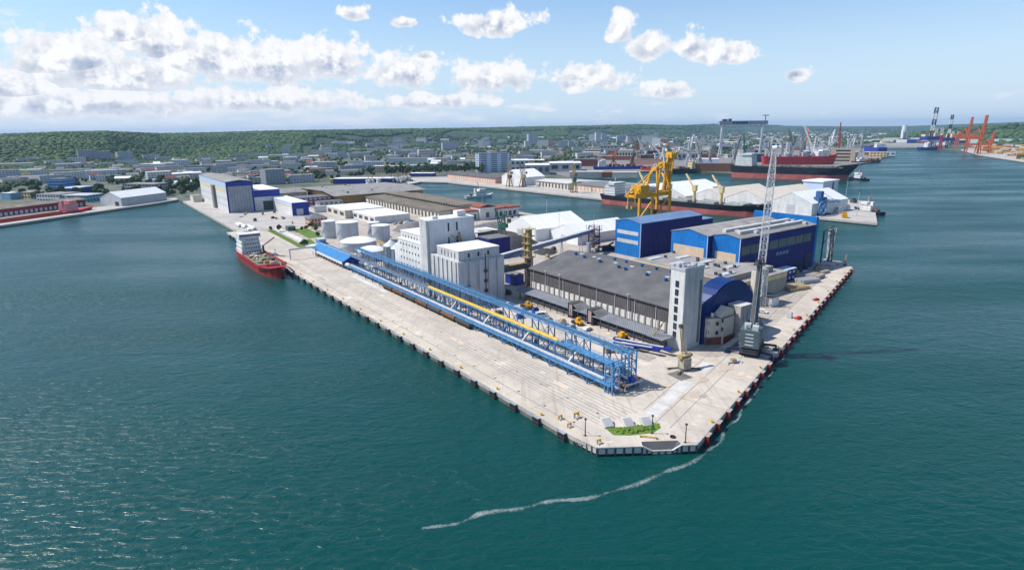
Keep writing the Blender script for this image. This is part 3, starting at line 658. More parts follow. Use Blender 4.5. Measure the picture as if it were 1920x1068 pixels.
# repaired patches, drains and stains let into the deck
rp = random.Random(17); PT = [(mat('asphalt_repair', (.21, .195, .18), .95, .3, .6), 'asphalt_patch'), (mat('old_repair', (.40, .36, .31), .95, .2, .6), 'concrete_patch'), (M_concl, 'concrete_patch'), (mat('rust_stain', (.44, .34, .24), .95, .5, .7, c2=(.54, .47, .40)), 'rust_stain'), (mat('oil_stain', (.36, .32, .28), .8, .4, .8, c2=(.50, .45, .39)), 'oil_stain')]
def patch(p, rz, w, d, k, i):
    n = 9 if k > 2 else 4; P = [(w / 2 * math.cos(a) * rp.uniform(.55, 1.1), d / 2 * math.sin(a) * rp.uniform(.55, 1.1)) for a in [2 * math.pi * q / n for q in range(n)]] if n > 4 else [(-w / 2, -d / 2), (w / 2, -d / 2), (w / 2, d / 2), (-w / 2, d / 2)]
    o = struct(part(PT[k][1], PT[k][0], None, lambda b: b.add([(x, y, 0) for x, y in P], [tuple(range(n))]))); o.location = p + Vector((0, 0, .012 + .0009 * i)); o.rotation_euler = (0, 0, rz)
i_ = 0
for k in range(20): patch(L(rp.uniform(6, 230), rp.uniform(3, 24)), QROT, rp.uniform(.8, 3.4), rp.uniform(2, 12), rp.choice((1, 1, 2, 3, 4)), i_); i_ += 1
for k in range(16): patch(CR + RU * rp.uniform(8, 220) - RN * rp.uniform(3, 19), RROT, rp.uniform(2, 9), rp.uniform(1.2, 4), rp.choice((1, 2, 3, 3, 4)), i_); i_ += 1
for k in range(18): patch(L(rp.uniform(8, 110), rp.uniform(40, 66)), QROT + rp.uniform(-.2, .2), rp.uniform(2, 6), rp.uniform(2, 9), rp.choice((0, 1, 1, 3, 4)), i_); i_ += 1
for x, y, w, d in ((1300, 739, 7, 4), (1360, 690, 8, 5), (1320, 712, 6, 3), (1250, 722, 6, 3.5), (1390, 700, 5, 3)): patch(G(x, y), RROT, w, d, 3, i_); i_ += 1
dm = MB().box(-.35, .35, -.35, .35, 0, .012).mesh('drain_cover', M_dgrey)
for k in range(26):
    o = bpy.data.objects.new('drain_cover', dm); COL.objects.link(o); o.location = L(6 + 13 * (k % 13), (5.6, 14.6)[k // 13], GZ + .015); struct(o)
# --- grass bed, sloping concrete blocks, lamp posts, buffer stops at the corner
M_grass = leaf_mat('grass', (.05, .10, .015), (.14, .22, .03), .8)
gp = [G(x, y) for x, y in ((1133, 801), (1150, 815), (1180, 816), (1225, 811), (1239, 801), (1236, 793), (1215, 793), (1185, 800))]
sheet('grass_bed', [(p.x, p.y) for p in gp], GZ + .06, M_grass, GZ)
def tufts(name, pts, n, r0, r1, label):
    cx = np.array([[p.x, p.y] for p in pts]); w = rng.dirichlet(np.ones(len(pts)), n); c = w @ cx
    o = blobs(name, np.column_stack([c, np.full(n, GZ + .15)]), rng.uniform(r0, r1, n), M_grass, .55); o['label'] = label; o['category'] = 'grass'
tufts('grass_tufts', gp, 260, .25, .6, 'rough green grass behind the three white concrete blocks')
T = thing('concrete_block', 'white sloping concrete block beside the grass bed at the pier end', 'concrete block', L(-.9, 11.6), QROT - .35, 'three sloping blocks at the grass bed')
part('block', M_concl, T, lambda b: b.profile_x([(-1.6, 0), (1.8, 0), (1.8, 1.6), (.9, 1.75), (-1.6, .35)], -1.4, 1.4))
part('face_plate', mat('weathered_plate', (.40, .40, .40)), T, lambda b: b.profile_x([(-1.62, .42), (.82, 1.79), (.86, 1.83), (-1.62, .46)], -1.15, 1.15))
for s_, t_ in ((-4.3, 16.2), (-7.0, 20.6)): clone(T, L(s_, t_), QROT - .35)
def lamp(s_, t_, h, m, label):
    T = qthing('lamp_post', label, 'lamp post', s_, t_)
    part('post', m, T, lambda b: b.cyl((0, 0, 0), (0, 0, h), .16, 8, .11)); part('base_plate', M_dgrey, T, lambda b: b.box(-.35, .35, -.35, .35, 0, .12))
    part('lamp_head', M_dgrey, T, lambda b: (b.box(-.22, .22, -.28, .28, h, h + .45)))
lamp(-1.5, 2.9, 4.6, M_dgrey, 'dark lamp post at the end of the long quay near bollards')
lamp(-11.5, 17.9, 5.0, M_green, 'green lamp post standing in the grass bed')
lamp(-20, 21.1, 5.0, M_dgrey, 'dark lamp post beside the recessed steps')
T = qthing('buffer_stop', 'yellow buffer stop at the end of a crane rail', 'buffer stop', 7.6, 7.8, 'yellow buffer stops on the quay end')
part('frame', M_dgrey, T, lambda b: (b.beam((-.7, 0, 0), (-.7, 0, 1.5), .18), b.beam((.7, 0, 0), (.7, 0, 1.5), .18), b.beam((-.7, -1.4, 0), (-.7, 0, 1.4), .14), b.beam((.7, -1.4, 0), (.7, 0, 1.4), .14)))
part('buffer_head', M_yellow, T, lambda b: b.box(-.95, .95, -.25, .25, 1.2, 1.75))
for s_, t_ in ((9.8, 3.7), (4.7, 2.6), (-6.7, 2.8)): clone(T, L(s_, t_), QROT, scale=.75)
T = thing('barrier_bar', 'low yellow barrier bar lying in front of the grass bed', 'barrier', L(-12.6, 15.4), QROT - .9)
part('bar', M_yellow, T, lambda b: (b.box(-2.4, 2.4, -.15, .15, .3, .55))); [part('foot', M_dgrey, T, lambda b: b.box(x - .15, x + .15, -.3, .3, 0, .3)) for x in (-2.05, 2.05)]
o = MB(); o.lathe([(.5, .0), (.75, .1), (.75, .35), (.5, .45), (.5, .0)], 14); single(o.build('tyre', M_black), 'black tyre lying on the concrete by the steps', 'tyre', L(-16.2, 20.7))
# small red cars / gear by the seaward quay
def debris(name, label, cat, p, m, w, d, h, rz=0):
    T = thing(name, label, cat, p, rz); part('body', m, T, lambda b: (b.cbox(0, 0, .1, w, d, h), b.cbox(w * .1, 0, h, w * .5, d * .8, h * .6))); part('skid', M_dgrey, T, lambda b: (b.box(-w / 2, w / 2, -d / 2, -d / 2 + .2, 0, .12), b.box(-w / 2, w / 2, d / 2 - .2, d / 2, 0, .12)))
debris('pump_skid', 'red pump skid on the open concrete beside the seaward quay', 'pump', G(1497, 598), M_red, 2.6, 1.5, .8, .5)
debris('pump_skid', 'red gangway stand lying by the timber stacks', 'pump', G(1530, 563), M_red, 2.8, 1.2, .7, .2)

# ================================================================== conveyor bridge
def conveyor_bridge():
    T = qthing('conveyor_bridge', 'long blue steel conveyor bridge on trestles along the quay', 'conveyor', 12.7, 0)
    LEN = 222.0
    def deck(name, m, x0, x1, z, y0, y1, rail=True, h=.9):
        def fn(b):
            b.box(x0, x1, y0, y1, z, z + .16); b.box(x0 - .04, x0 + .16, y0, y1, z + .25, z + .25 + h * .3)
            b.box(x1 - .16, x1 + .04, y0, y1, z + .25, z + .25 + h * .3)
        o = part(name, m, T, fn)
        if rail:
            def rf(b):
                for x in (x0, x1):
                    b.beam((x, y0, z + 1.35), (x, y1, z + 1.35), .1); b.beam((x, y0, z + .85), (x, y1, z + .85), .07)
                    k = y0
                    while k < y1: b.beam((x, k, z + .2), (x, k, z + 1.35), .08); k += 2.2
            part('handrail', m, o, rf)
        return o
    deck('upper_deck', M_blue, 34.0, 36.4, 11.4, 0, LEN)
    deck('lower_deck', M_blue, 26.4, 29.0, 2.9, 0, LEN - 6)
    deck('middle_deck', M_blue, 30.0, 32.0, 8.0, 0, 30)
    deck('middle_deck', mat('middle_deck_grey', (.20, .22, .26), .6), 30.3, 31.7, 7.6, 124, LEN)
    part('belt_cover', M_yellow, T, lambda b: b.profile_y([(30.2, 8.0), (31.8, 8.0), (31.8, 8.4), (31.4, 8.8), (30.6, 8.8), (30.2, 8.4)], 28, 124))
    part('belt_cover', M_lgrey, T, lambda b: b.profile_y([(27.0, 3.3), (28.5, 3.3), (28.5, 3.7), (28.1, 4.0), (27.4, 4.0), (27.0, 3.7)], 4, LEN - 8))
    part('belt', M_dgrey, T, lambda b: b.box(34.7, 35.7, 2, LEN, 11.58, 11.75))
    part('side_girder', M_blue, T, lambda b: [b.beam((x, 0, z), (x, LEN, z), .24, .36) for x, z in ((33.5, 11.2), (36.9, 11.2), (29.9, 7.8), (32.1, 7.8), (26.3, 2.7), (29.1, 2.7))])
    n = 24
    for k in range(n):
        y = 1.0 + k * (LEN - 4) / (n - 1)
        def fn(b, y=y, k=k):
            for x, z in ((26.5, 2.8), (29.0, 7.9 if k < 12 else 2.8), (33.7, 11.3), (36.7, 11.3)): b.beam((x, y, 0), (x, y, z), .34)
            for x0, x1, z0, z1 in ((26.5, 29, .2, 2.6), (33.7, 36.7, .3, 5.4), (36.7, 33.7, 5.4, 11)): b.beam((x0, y, z0), (x1, y, z1), .18)
            b.beam((33.7, y, 5.5), (36.7, y, 5.5), .22); b.beam((29, y, 7.8), (33.7, y, 7.8), .26); b.beam((29, y, 2.6), (33.7, y, 6.5), .18)
            b.beam((26.5, y, 2.7), (33.7, y, 2.7), .22)
        part('trestle', M_blue2 if k % 3 else M_blue, T, fn)
    def braces(b):
        for k in range(n - 1):
            y0 = 1.0 + k * (LEN - 4) / (n - 1); y1 = 1.0 + (k + 1) * (LEN - 4) / (n - 1)
            if k % 2 == 0:
                for x in (33.7, 36.7): b.beam((x, y0, .4), (x, y1, 10.8), .16); b.beam((x, y1, .4), (x, y0, 10.8), .16)
            b.beam((26.5, y0, .2), (26.5, (y0 + y1) / 2, 2.6), .14); b.beam((26.5, y1, .2), (26.5, (y0 + y1) / 2, 2.6), .14)
    part('bracing', M_blue, T, braces)
    # end tower
    def tower(b):
        for x in (26.5, 29.5, 33.5, 36.8):
            for y in (-.8, 2.4): b.beam((x, y, 0), (x, y, 12.6 if x > 30 else 9), .38)
        for z in (3, 6, 9, 12.4):
            for y in (-.8, 2.4): b.beam((26.5 if z < 10 else 33.5, y, z), (36.8, y, z), .28)
            for x in ((26.5, 36.8) if z < 10 else (33.5, 36.8)): b.beam((x, -.8, z), (x, 2.4, z), .24)
        for z in (0, 3, 6): b.beam((26.5, -.8, z), (29.5, -.8, z + 3), .16); b.beam((33.5, -.8, z), (36.8, -.8, z + 3), .16); b.beam((36.8, -.8, z), (33.5, -.8, z + 3), .16)
    part('end_tower', M_blue, T, tower)
    # drives, chutes and cabinets between the decks
    rr = random.Random(4)
    for k in range(16):
        y = rr.uniform(6, 190); x = rr.choice((30.2, 31.0, 34.5)); w = rr.uniform(.8, 1.8); h = rr.uniform(1.2, 3.0)
        part('drive_unit', rr.choice((M_blue2, M_lgrey, M_dgrey, M_oldyel, M_rust2)), T, lambda b: (b.cbox(x, y, 0, w, w * 1.3, h), b.cyl((x - w * .4, y, h + .3), (x + w * .4, y, h + .3), .35, 8)))
    for k in range(7):
        y = 20 + k * 13; part('chute', M_blue2 if k % 2 else M_white, T, lambda b: b.cyl((31, y, 7.6), (28.2, y + 1.5, 3.6), .45, 8, .35))
    part('vent_pipe', M_lgrey, T, lambda b: (b.cyl((36, 26, 4), (36, 27, 10), .5, 8), b.cyl((36, 14, 2), (34, 2, 5.2), .5, 8)))
    return T
conveyor_bridge()
# rail wagons hidden under the bridge (dark, red-brown)
for k in range(7):
    T = qthing('rail_wagon', 'rust red hopper wagon standing under the conveyor bridge', 'rail wagon', 92 + 12.4 * k, 26.1 + .02 * k, 'hopper wagons under the conveyor bridge')
    part('body', M_rust2 if k % 2 else M_dgrey, T, lambda b: b.profile_y([(-1.0, 1.1), (1.0, 1.1), (1.3, 1.7), (1.3, 2.55), (-1.3, 2.55), (-1.3, 1.7)], 0, 11.2))
    part('underframe', M_black, T, lambda b: (b.box(-1.1, 1.1, .2, 11, .8, 1.1), *[b.cyl((-.8, y, .46), (.8, y, .46), .45, 8) for y in (1.2, 2.8, 8.4, 10)]))
# orange hopper deck at the bridge end
T = qthing('loading_platform', 'rusty orange loading platform at the end of the blue conveyor bridge', 'platform', 11.5, 31.5)
part('deck', M_rust, T, lambda b: b.box(0, 8.2, 0, 7.2, 1.6, 2.0)); part('rim', M_lgrey, T, lambda b: (b.box(8.2, 8.45, -.1, 7.3, 1.5, 2.25), b.box(0, 8.2, -.25, 0, 1.5, 2.25)))
for x in (.8, 7.4):
    for y in (.6, 6.6): part('leg', M_lgrey, T, lambda b: (b.beam((x, y, 0), (x, y, 1.6), .45), b.box(x - .5, x + .5, y - .5, y + .5, 0, .15)))
part('hopper', M_rust2, T, lambda b: b.lathe([(1.5, 2.0), (1.7, 2.9), (1.2, 3.0), (.9, 2.1)], 12, 2.6, 4.4))
T = qthing('mobile_conveyor', 'short white and blue loader resting over the orange platform', 'conveyor', 13.5, 29.2, rz=-.5)
part('tube', M_white, T, lambda b: b.beam((0, 9, 4.8), (5.2, .5, 3.6), 1.0, .8)); part('head', M_royal, T, lambda b: b.beam((5.0, .9, 3.65), (5.9, -.6, 3.4), 1.5, 1.3)); part('stand', M_blue2, T, lambda b: (b.beam((1, 7.4, 0), (1.2, 7.0, 4.3), .3), b.beam((3.4, 3.4, 0), (3.6, 3.0, 3.6), .3)))
# blue covered loading shed at the far end of the bridge
T = qthing('loading_shed', 'long low loading shed with bright blue pitched roof', 'shed', 236, 26)
part('roof', mat('bright_blue_roof', (.03, .19, .43), .5, .16, .2, rib=1.5), T, lambda b: b.profile_y([(-.6, 4.2), (5.6, 7.2), (10.8, 5.6), (10.8, 5.3), (5.6, 6.9), (-.6, 3.9)], -1, 56))
part('ridge_cap', M_lgrey, T, lambda b: b.box(5.45, 5.75, -1, 56, 7.15, 7.4)); part('fascia', M_white, T, lambda b: b.box(-.75, -.6, -1, 56, 2.7, 4.15)); part('fascia', M_royal, T, lambda b: b.profile_y([(-.6, 3.2), (10.8, 3.2), (10.8, 5.5), (5.6, 7.0), (-.6, 4.1)], -1.2, -1.02))
part('back_wall', M_blue2, T, lambda b: b.box(9.8, 10.2, 0, 55, 0, 5.4))
for k in range(12): part('post', M_lgrey, T, lambda b: b.beam((-.2, .5 + 4.9 * k, 0), (-.2, .5 + 4.9 * k, 3.9), .35))
part('wagon_row', M_navy, T, lambda b: [b.box(2, 5, 1 + 9 * k, 9 + 9 * k, .6, 3.0) for k in range(6)])
T = qthing('tank_wagon', 'round cream tank wagon at the end of the blue-roofed shed', 'rail wagon', 229, 28)
part('tank', M_cream, T, lambda b: b.cyl((0, 0, 2.4), (0, 6.5, 2.4), 1.35, 16)); part('underframe', M_black, T, lambda b: (b.box(-1, 1, 0, 6.5, .7, 1.1), *[b.cyl((-.8, y, .46), (.8, y, .46), .45, 8) for y in (1, 5.5)]))
T = qthing('quay_portal', 'grey steel portal frame spanning the quay beside the red ship', 'portal', 283, 8.8)
for x in (0, 16.5): part('leg', M_lgrey, T, lambda b: b.beam((x, 0, 0), (x, 0, 6.4), .7))
part('beam', M_lgrey, T, lambda b: b.beam((-.5, 0, 6.6), (17, 0, 6.6), .8, .9))
# two blue mobile belt conveyors parked on the yard
for k, (s0, t0, s1, t1) in enumerate(((43, 58.6, 25.5, 63.4), (46, 61.5, 23.2, 66.8))):
    a = L(s0, t0); c = L(s1, t1); d = c - a; ln = d.length
    T = thing('mobile_conveyor', ('blue and white mobile belt conveyor parked beside the wheeled loader', 'longer blue mobile belt conveyor parked nearest the warehouse canopy')[k], 'conveyor', a, math.atan2(d.y, d.x))
    part('belt_frame', M_royal, T, lambda b: b.beam((0, 0, 1.2), (ln, 0, 2.4), 1.3, .5)); part('belt_cover', M_lgrey, T, lambda b: b.beam((1, 0, 1.65), (ln - 2.4, 0, 2.75), .9, .25))
    part('discharge_head', M_royal, T, lambda b: b.beam((ln - 1.6, 0, 2.4), (ln + .5, 0, 2.45), 1.8, 1.1)); part('undercarriage', M_navy, T, lambda b: (b.beam((ln * .45, -.8, .5), (ln * .7, -.8, 2.1), .2), b.beam((ln * .45, .8, .5), (ln * .7, .8, 2.1), .2), b.box(ln * .43, ln * .48, -1.1, 1.1, .3, .6)))
    for y in (-1.1, 1.1): part('wheel', M_black, T, lambda b: b.cyl((ln * .455, y - .15, .5), (ln * .455, y + .15, .5), .5, 10))
# old grab loader with tilted boom
T = qthing('shiploader', 'old grey portable grain loader with raised tilted boom', 'loader', 11.8, 60.4, rz=-.15)
part('pedestal', mat('dirty_cream_steel', (.42, .38, .30), .8, .35, .6), T, lambda b: b.prism([(-1.6, -1.6), (1.6, -1.8), (1.4, 1.6), (-1.3, 1.6)], .6, 4.4))
part('pedestal_head', M_oldyel, T, lambda b: (b.box(-2.2, 2.2, -1.0, 1.0, 4.4, 5.4), b.box(1.2, 3.2, -.6, .6, 4.6, 5.3)))
for x, y in ((-2.8, -2.4), (2.8, -2.4), (-2.6, 2.4), (2.8, 2.4)): part('outrigger', M_dgrey, T, lambda b: (b.beam((0, 0, .8), (x * 1.6, y * 1.1, .35), .4), b.cyl((x * 1.6, y * 1.1, 0), (x * 1.6, y * 1.1, .35), .6, 8)))
part('boom', M_oldyel, T, lambda b: b.lattice((.2, .6, 5.0), (1.0, 3.6, 14.2), 1.1, .7, 9, .16, .1)); part('boom_pipe', M_lgrey, T, lambda b: b.cyl((1.1, .2, 5.0), (1.9, 3.2, 14.0), .32, 8))
part('boom_head', M_dgrey, T, lambda b: b.cbox(1.1, 3.7, 13.6, 1.1, 1.1, 1.2))

# ================================================================== the grain silos
T = qthing('grain_silo', 'white concrete grain silo block with tall headhouse and ribbed cells', 'silo', 121.6, 38.3)
cells = part('cell_block', M_silow, T, lambda b: b.box(0, 25.5, 0, 26, 0, 21.6))
rib = MB().box(-.28, .28, -.75, .75, 0, 21.3).mesh('pilaster', M_silow)
instances(rib, 'pilaster', [(-.2, 2.4 + 4.1 * k, .02) for k in range(6)], T)
rib2 = MB().box(-1.9, 1.9, -.45, .0, 0, 21.2).mesh('pilaster', mat('silo_face', (.54, .55, .57), .85, .1, .1, streak=.45))
instances(rib2, 'pilaster', [(x, -.01, .02) for x in (2.3, 7.4, 13.0, 18.2, 23.2)], T)
up = part('gallery', M_silow, T, lambda b: b.box(1.0, 23.6, 1.2, 21, 21.6, 26.0)); part('roof', M_whiteroof, up, lambda b: b.box(.85, 23.75, 1.05, 21.1, 26.0, 26.35))
instances(MB().box(-.5, .5, -.06, .08, 0, 2.0).mesh('window', M_glass), 'window', [(x, 1.18, 22.8) for x in (6.5, 11.8, 17.2)], T)
instances(MB().box(-.06, .08, -.28, .28, 0, 2.4).mesh('window', M_glass), 'window', [(.98, y, 22.6) for y in (4.5, 7.5, 10.5, 13.5, 16.5)], T)
hh = part('headhouse', mat('headhouse_render', (.60, .61, .64), .85, .10, .12, streak=.35), T, lambda b: b.box(.02, 25.6, 26, 36.5, 0, 37.2)); part('stair_shaft', M_silow, T, lambda b: b.box(-1.3, .02, 26.8, 32.6, 0, 37.6))
part('roof', M_whiteroof, hh, lambda b: b.box(-.2, 25.8, 25.8, 36.7, 37.2, 37.8)); part('lift_housing', M_white, hh, lambda b: (b.box(17, 22, 28, 32, 37.8, 40.6), b.box(3, 6, 28, 31, 37.8, 39)))
instances(MB().box(-.45, .45, -.08, .08, 0, 4.2).mesh('window', M_glass), 'window', [(x, 25.98, z) for x in (10.6, 15.4) for z in (24.4, 31.4)], T)
part('service_chute', M_oldyel, T, lambda b: (b.beam((11.5, 25.4, 29.5), (16.5, 24.6, 26.2), .5), b.beam((16, 25.2, 30.5), (16.8, 24.2, 25.5), .8)))
part('escape_ladder', M_dgrey, T, lambda b: [b.box(13.6, 15.2, -1.1, -.45, z, z + 1.4) for z in (5.5, 10.2, 15.0)] + [b.beam((14.4, -.75, 2), (14.4, -.75, 24), .3)])
part('side_gallery', M_dgrey, T, lambda b: b.box(.4, 6.0, -.8, -.47, 9.4, 9.8))
st = part('store_block', M_white, T, lambda b: b.box(.1, 22, 36.5, 62, 0, 24.4)); part('store_annex', M_white, T, lambda b: b.box(.4, 20, 62, 67.5, 0, 20.4)); part('roof', M_whiteroof, st, lambda b: (b.box(-.1, 22.2, 36.5, 62.2, 24.4, 24.8)))
part('roof_storey', M_white, T, lambda b: b.box(1.4, 20, 36.6, 61, 24.8, 28.4)); part('roof', M_whiteroof, T, lambda b: b.box(1.2, 20.2, 36.6, 61.2, 28.4, 28.8))
win = MB()
for r in range(6):
    for k in range(7):
        y = 39 + k * 3.3; z = 3.2 + r * 3.7
        win.box(.0, .14, y - .42, y + .42, z, z + 1.1)
for k in range(7): win.box(1.32, 1.46, 38.6 + 3.2 * k, 39.4 + 3.2 * k, 25.6, 26.8)
win.build('small_windows', M_glass, T, kind='stuff')
# two steel bins beside the store
for k in range(2):
    T = qthing('steel_bin', ('cone-topped ribbed steel bin touching the white store', 'cone-topped ribbed steel bin farther from the white store')[k], 'silo', 196.5 + 9.6 * k, 44.5)
    part('shell', M_steelc, T, lambda b: b.lathe([(4.4, 0), (4.4, 16.2)], 28)); part('cone_roof', M_lgrey, T, lambda b: b.lathe([(4.6, 16.15), (4.6, 16.35), (.6, 19.6), (.6, 20.2), (0, 20.3)], 28))
    instances(MB().box(4.38, 4.62, -.14, .14, 0, 16).mesh('rib', M_steel), 'rib', [(0, 0, .03, 2 * math.pi * i / 14) for i in range(14)], T)
# white and grey storage tanks
def tank(s_, t_, r, h, dome, label, m=M_lgrey):
    T = qthing('storage_tank', label, 'storage tank', s_, t_)
    sh = part('shell', m, T, lambda b: b.lathe([(r, 0), (r, h)], 40)); sh.data.shade_smooth()
    part('roof', M_whiteroof, T, lambda b: b.lathe([(r + .12, h - .05), (r + .12, h + .18), (r * .75, h + dome * .55), (r * .4, h + dome * .9), (0, h + dome)], 40))
    part('stair', M_steel, T, lambda b: [b.cbox((r + .4) * math.cos(a), (r + .4) * math.sin(a), h * i / 16, .8, .8, .15, a) for i in range(16) for a in [2.4 + i * .12]] + [b.beam((-r * .2, -r, h), (-r * .2, -r - .2, 0), .15)])
    return T
tank(288, 57, 12.0, 6.2, 2.6, 'broad squat white-domed tank behind the blue-roofed shed')
tank(252, 51, 9.0, 6.0, 2.4, 'smaller white-domed tank beside the steel bins')
tank(331, 66, 8.2, 13.5, 1.0, 'large round grey tank with flat white top')
tank(349, 58, 5.2, 13.0, .7, 'slim grey tank beside the pale road')
tank(308, 83, 6.6, 12.0, .8, 'round grey tank behind the broad dome tank')
tank(328, 86, 4.6, 11.6, .7, 'narrow grey tank squeezed between larger tanks')
T = qthing('pipe_rack', 'yellowish pipe rack leading from the tanks to the silo', 'pipe rack', 220, 62)
part('pipes', M_oldyel, T, lambda b: [b.cyl((x, 0, 6 + z), (x + 4, 60, 6 + z), .35, 6) for x, z in ((0, 0), (1, 0), (2, .4), (3, 0))])
for k in range(6): part('support', M_dgrey, T, lambda b: (b.beam((.7 * k, 2 + 11 * k, 0), (.7 * k, 2 + 11 * k, 5.8), .3), b.beam((3 + .7 * k, 2 + 11 * k, 0), (3 + .7 * k, 2 + 11 * k, 5.8), .3), b.beam((-.3 + .7 * k, 2 + 11 * k, 5.6), (3.4 + .7 * k, 2 + 11 * k, 5.6), .3)))
T = qthing('process_plant', 'dark steel process tower between the tanks and the white silo', 'plant', 226, 84)
part('frame', M_dgrey, T, lambda b: b.lattice((0, 0, 0), (0, 0, 13), 5, 5, 4, .35, .2)); part('vessel', M_rust2, T, lambda b: (b.cyl((0, 0, 2), (0, 0, 12), 1.5, 10), b.cyl((1, 1, 1), (1, 1, 15), .5, 8))); part('bin', M_lgrey, T, lambda b: b.lathe([(.4, 3), (2.6, 5), (2.6, 9), (0, 10)], 12, -5, 3))

# ================================================================== the long warehouse with its tower
WS0, WS1, WT0, WT1 = 31.0, 115.5, 75.0, 124.0
T = qthing('warehouse', 'long warehouse with dark pitched roof, canopies and pale stair tower', 'warehouse', WS0, WT0)
WL, WW = WS1 - WS0, WT1 - WT0
part('wall', M_cream, T, lambda b: b.profile_y([(0, 0), (WW, 0), (WW, 14.4), (24.5, 19.9), (0, 14.4)], 0, WL))
rf = part('roof', M_roofg, T, lambda b: b.profile_y([(-.9, 14.35), (24.5, 20.0), (WW + .6, 14.5), (WW + .6, 14.9), (24.5, 20.45), (-.9, 14.8)], -.5, WL + .6))
part('upper_cladding', mat('corrugated_dark_cladding', (.115, .105, .105), .8, .2, .3, rib=1.1, streak=.4), T, lambda b: b.box(-.14, -.0, .3, WL - .3, 8.6, 14.2))
part('eave_shade_strip', M_black, T, lambda b: b.box(-.18, -.02, .3, WL - .3, 13.7, 14.34))  # solid black strip standing in for the shade under the eave
nb = 24; pil = MB().box(-.42, .0, -.32, .32, 5.0, 8.7).mesh('pilaster', mat('pilaster_brown', (.30, .25, .20), .9)); instances(pil, 'pilaster', [(-.005, 1 + k * (WL - 2) / nb, 0) for k in range(nb + 1)], T)
instances(MB().box(-.3, -.1, -.1, .1, 3.5, 14.3).mesh('downpipe', M_lgrey), 'downpipe', [(-.1, 6 + k * 10.8, 0) for k in range(8)], T)
instances(MB().box(-.22, .0, -1.1, 1.1, 5.4, 8.2).mesh('panel', mat('whitewashed_panel', (.70, .68, .63), .85, .14, .4, streak=.5)), 'panel', [(-.01, 1 + (k + .5) * (WL - 2) / nb, 0) for k in range(nb)], T)
canm = mat('canopy_roof', (.19, .20, .23), .7, .15, .2, rib=1.0)
for y0, y1 in ((1, 34.5), (37.5, 46.5), (49.5, WL + 4)):
    part('canopy', canm, T, lambda b: b.profile_y([(-6.6, 3.9), (-.1, 4.9), (-.1, 5.1), (-6.6, 4.1)], y0, y1))
part('loading_dock', M_conc, T, lambda b: b.box(-3.6, 0, .5, WL, 0, 1.15))
post = MB().beam((0, 0, 0), (0, 0, 3.95), .35).mesh('canopy_post', M_dgrey); instances(post, 'canopy_post', [(-6.2, 2 + 4.6 * k, 0) for k in range(19)], T)
dr = MB().box(-.12, .02, -1.6, 1.6, 1.2, 4.3).mesh('dock_door', M_dgrey); instances(dr, 'dock_door', [(-.02, 4 + 5.4 * k, 0) for k in range(15)], T)
for y in (36, 48):                                             # tall gated entrances breaking the canopy line
    o = part('entrance', M_dgrey, T, lambda b: (b.box(-6.6, -.1, y - 1.5, y - 1.2, 0, 6.6), b.box(-6.6, -.1, y + 1.2, y + 1.5, 0, 6.6), b.box(-6.6, -.1, y - 1.5, y + 1.5, 6.4, 6.7)))
    part('shutter', mat('pinkish_shutter', (.38, .28, .26), .7), o, lambda b: b.box(-6.3, -6.1, y - 1.2, y + 1.2, 1, 6.3)); part('side_apron', M_roofs, o, lambda b: b.add([(-6.6, y - 1.5, 6.4), (-6.6, y - 5.5, 4.1), (-.2, y - 5.5, 5.1), (-.2, y - 1.5, 6.6)], [(0, 1, 2, 3)]))
vent = MB().cyl((0, 0, 0), (0, 0, 1.2), .55, 8).cyl((0, 0, 1.1), (0, 0, 1.7), .85, 8).mesh('roof_vent', M_blue2)
def rz_(x): return 14.6 + (20.2 - 14.6) * (x / 24.5 if x < 24.5 else (WW - x) / 24.5)
instances(vent, 'roof_vent', [(x, y, rz_(x) - .1) for x, y in ((21.5, 76), (20.6, 69), (19.8, 57.5), (25, 53), (25.2, 46), (18.8, 44.5), (18.4, 40.2), (18, 27.5), (17.4, 16.8), (24.6, 36), (24.8, 28), (24.6, 20), (24.6, 12))], T)
instances(MB().box(-1.0, 1.0, -1.0, 1.0, 0, .35).mesh('skylight', M_lgrey), 'skylight', [(x, y, rz_(x)) for x, y in ((24.0, 74), (23.2, 61), (23.8, 65), (23, 50), (21.5, 29), (21.3, 18.5), (23, 40))], T)
# masts in front of the wall
for k, y in enumerate((72, 62, 20)):
    part('light_mast', M_lgrey, T, lambda b: (b.cyl((-.9, y, 4), (-.9, y, 15.6), .14, 6), b.box(-1.3, -.5, y - .3, y + .3, 15.5, 15.8)))
# stair tower
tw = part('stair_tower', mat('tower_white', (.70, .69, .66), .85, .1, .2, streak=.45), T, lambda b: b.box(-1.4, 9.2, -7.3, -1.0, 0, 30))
part('tower_shaded_face', mat('tower_white_shaded', (.50, .50, .50), .88, .12, .15, streak=.6), tw, lambda b: b.box(-1.38, 9.18, -7.42, -7.3, 0, 29.9))  # shade painted in: greyer facing on the tower side turned from the sun
instances(MB().box(-.12, .02, -.75, .75, 0, 2.3).mesh('window', M_glass), 'window', [(-1.42, -4.1, 4.5 + 3.2 * k) for k in range(7)], tw)
part('window_band', M_roofs, tw, lambda b: b.box(7.3, 8.5, -7.55, -7.42, 1.5, 25.5)); part('parapet', M_lgrey, tw, lambda b: (b.box(-1.6, 9.4, -7.5, -7.3, 30, 31), b.box(-1.6, 9.4, -1.0, -.8, 30, 31), b.box(-1.6, -1.4, -7.5, -.8, 30, 31), b.box(9.2, 9.4, -7.5, -.8, 30, 31)))
part('rooftop_equipment', M_lgrey, tw, lambda b: [b.cbox(random.uniform(-.5, 8), random.uniform(-6.6, -1.6), 30, random.uniform(.5, 1.6), random.uniform(.5, 1.4), random.uniform(.8, 2.2)) for _ in range(16)] + [b.beam((x, -6.8, 30), (x, -6.8, 33), .08) for x in (0, 2.5, 4.2, 6, 8.4)])
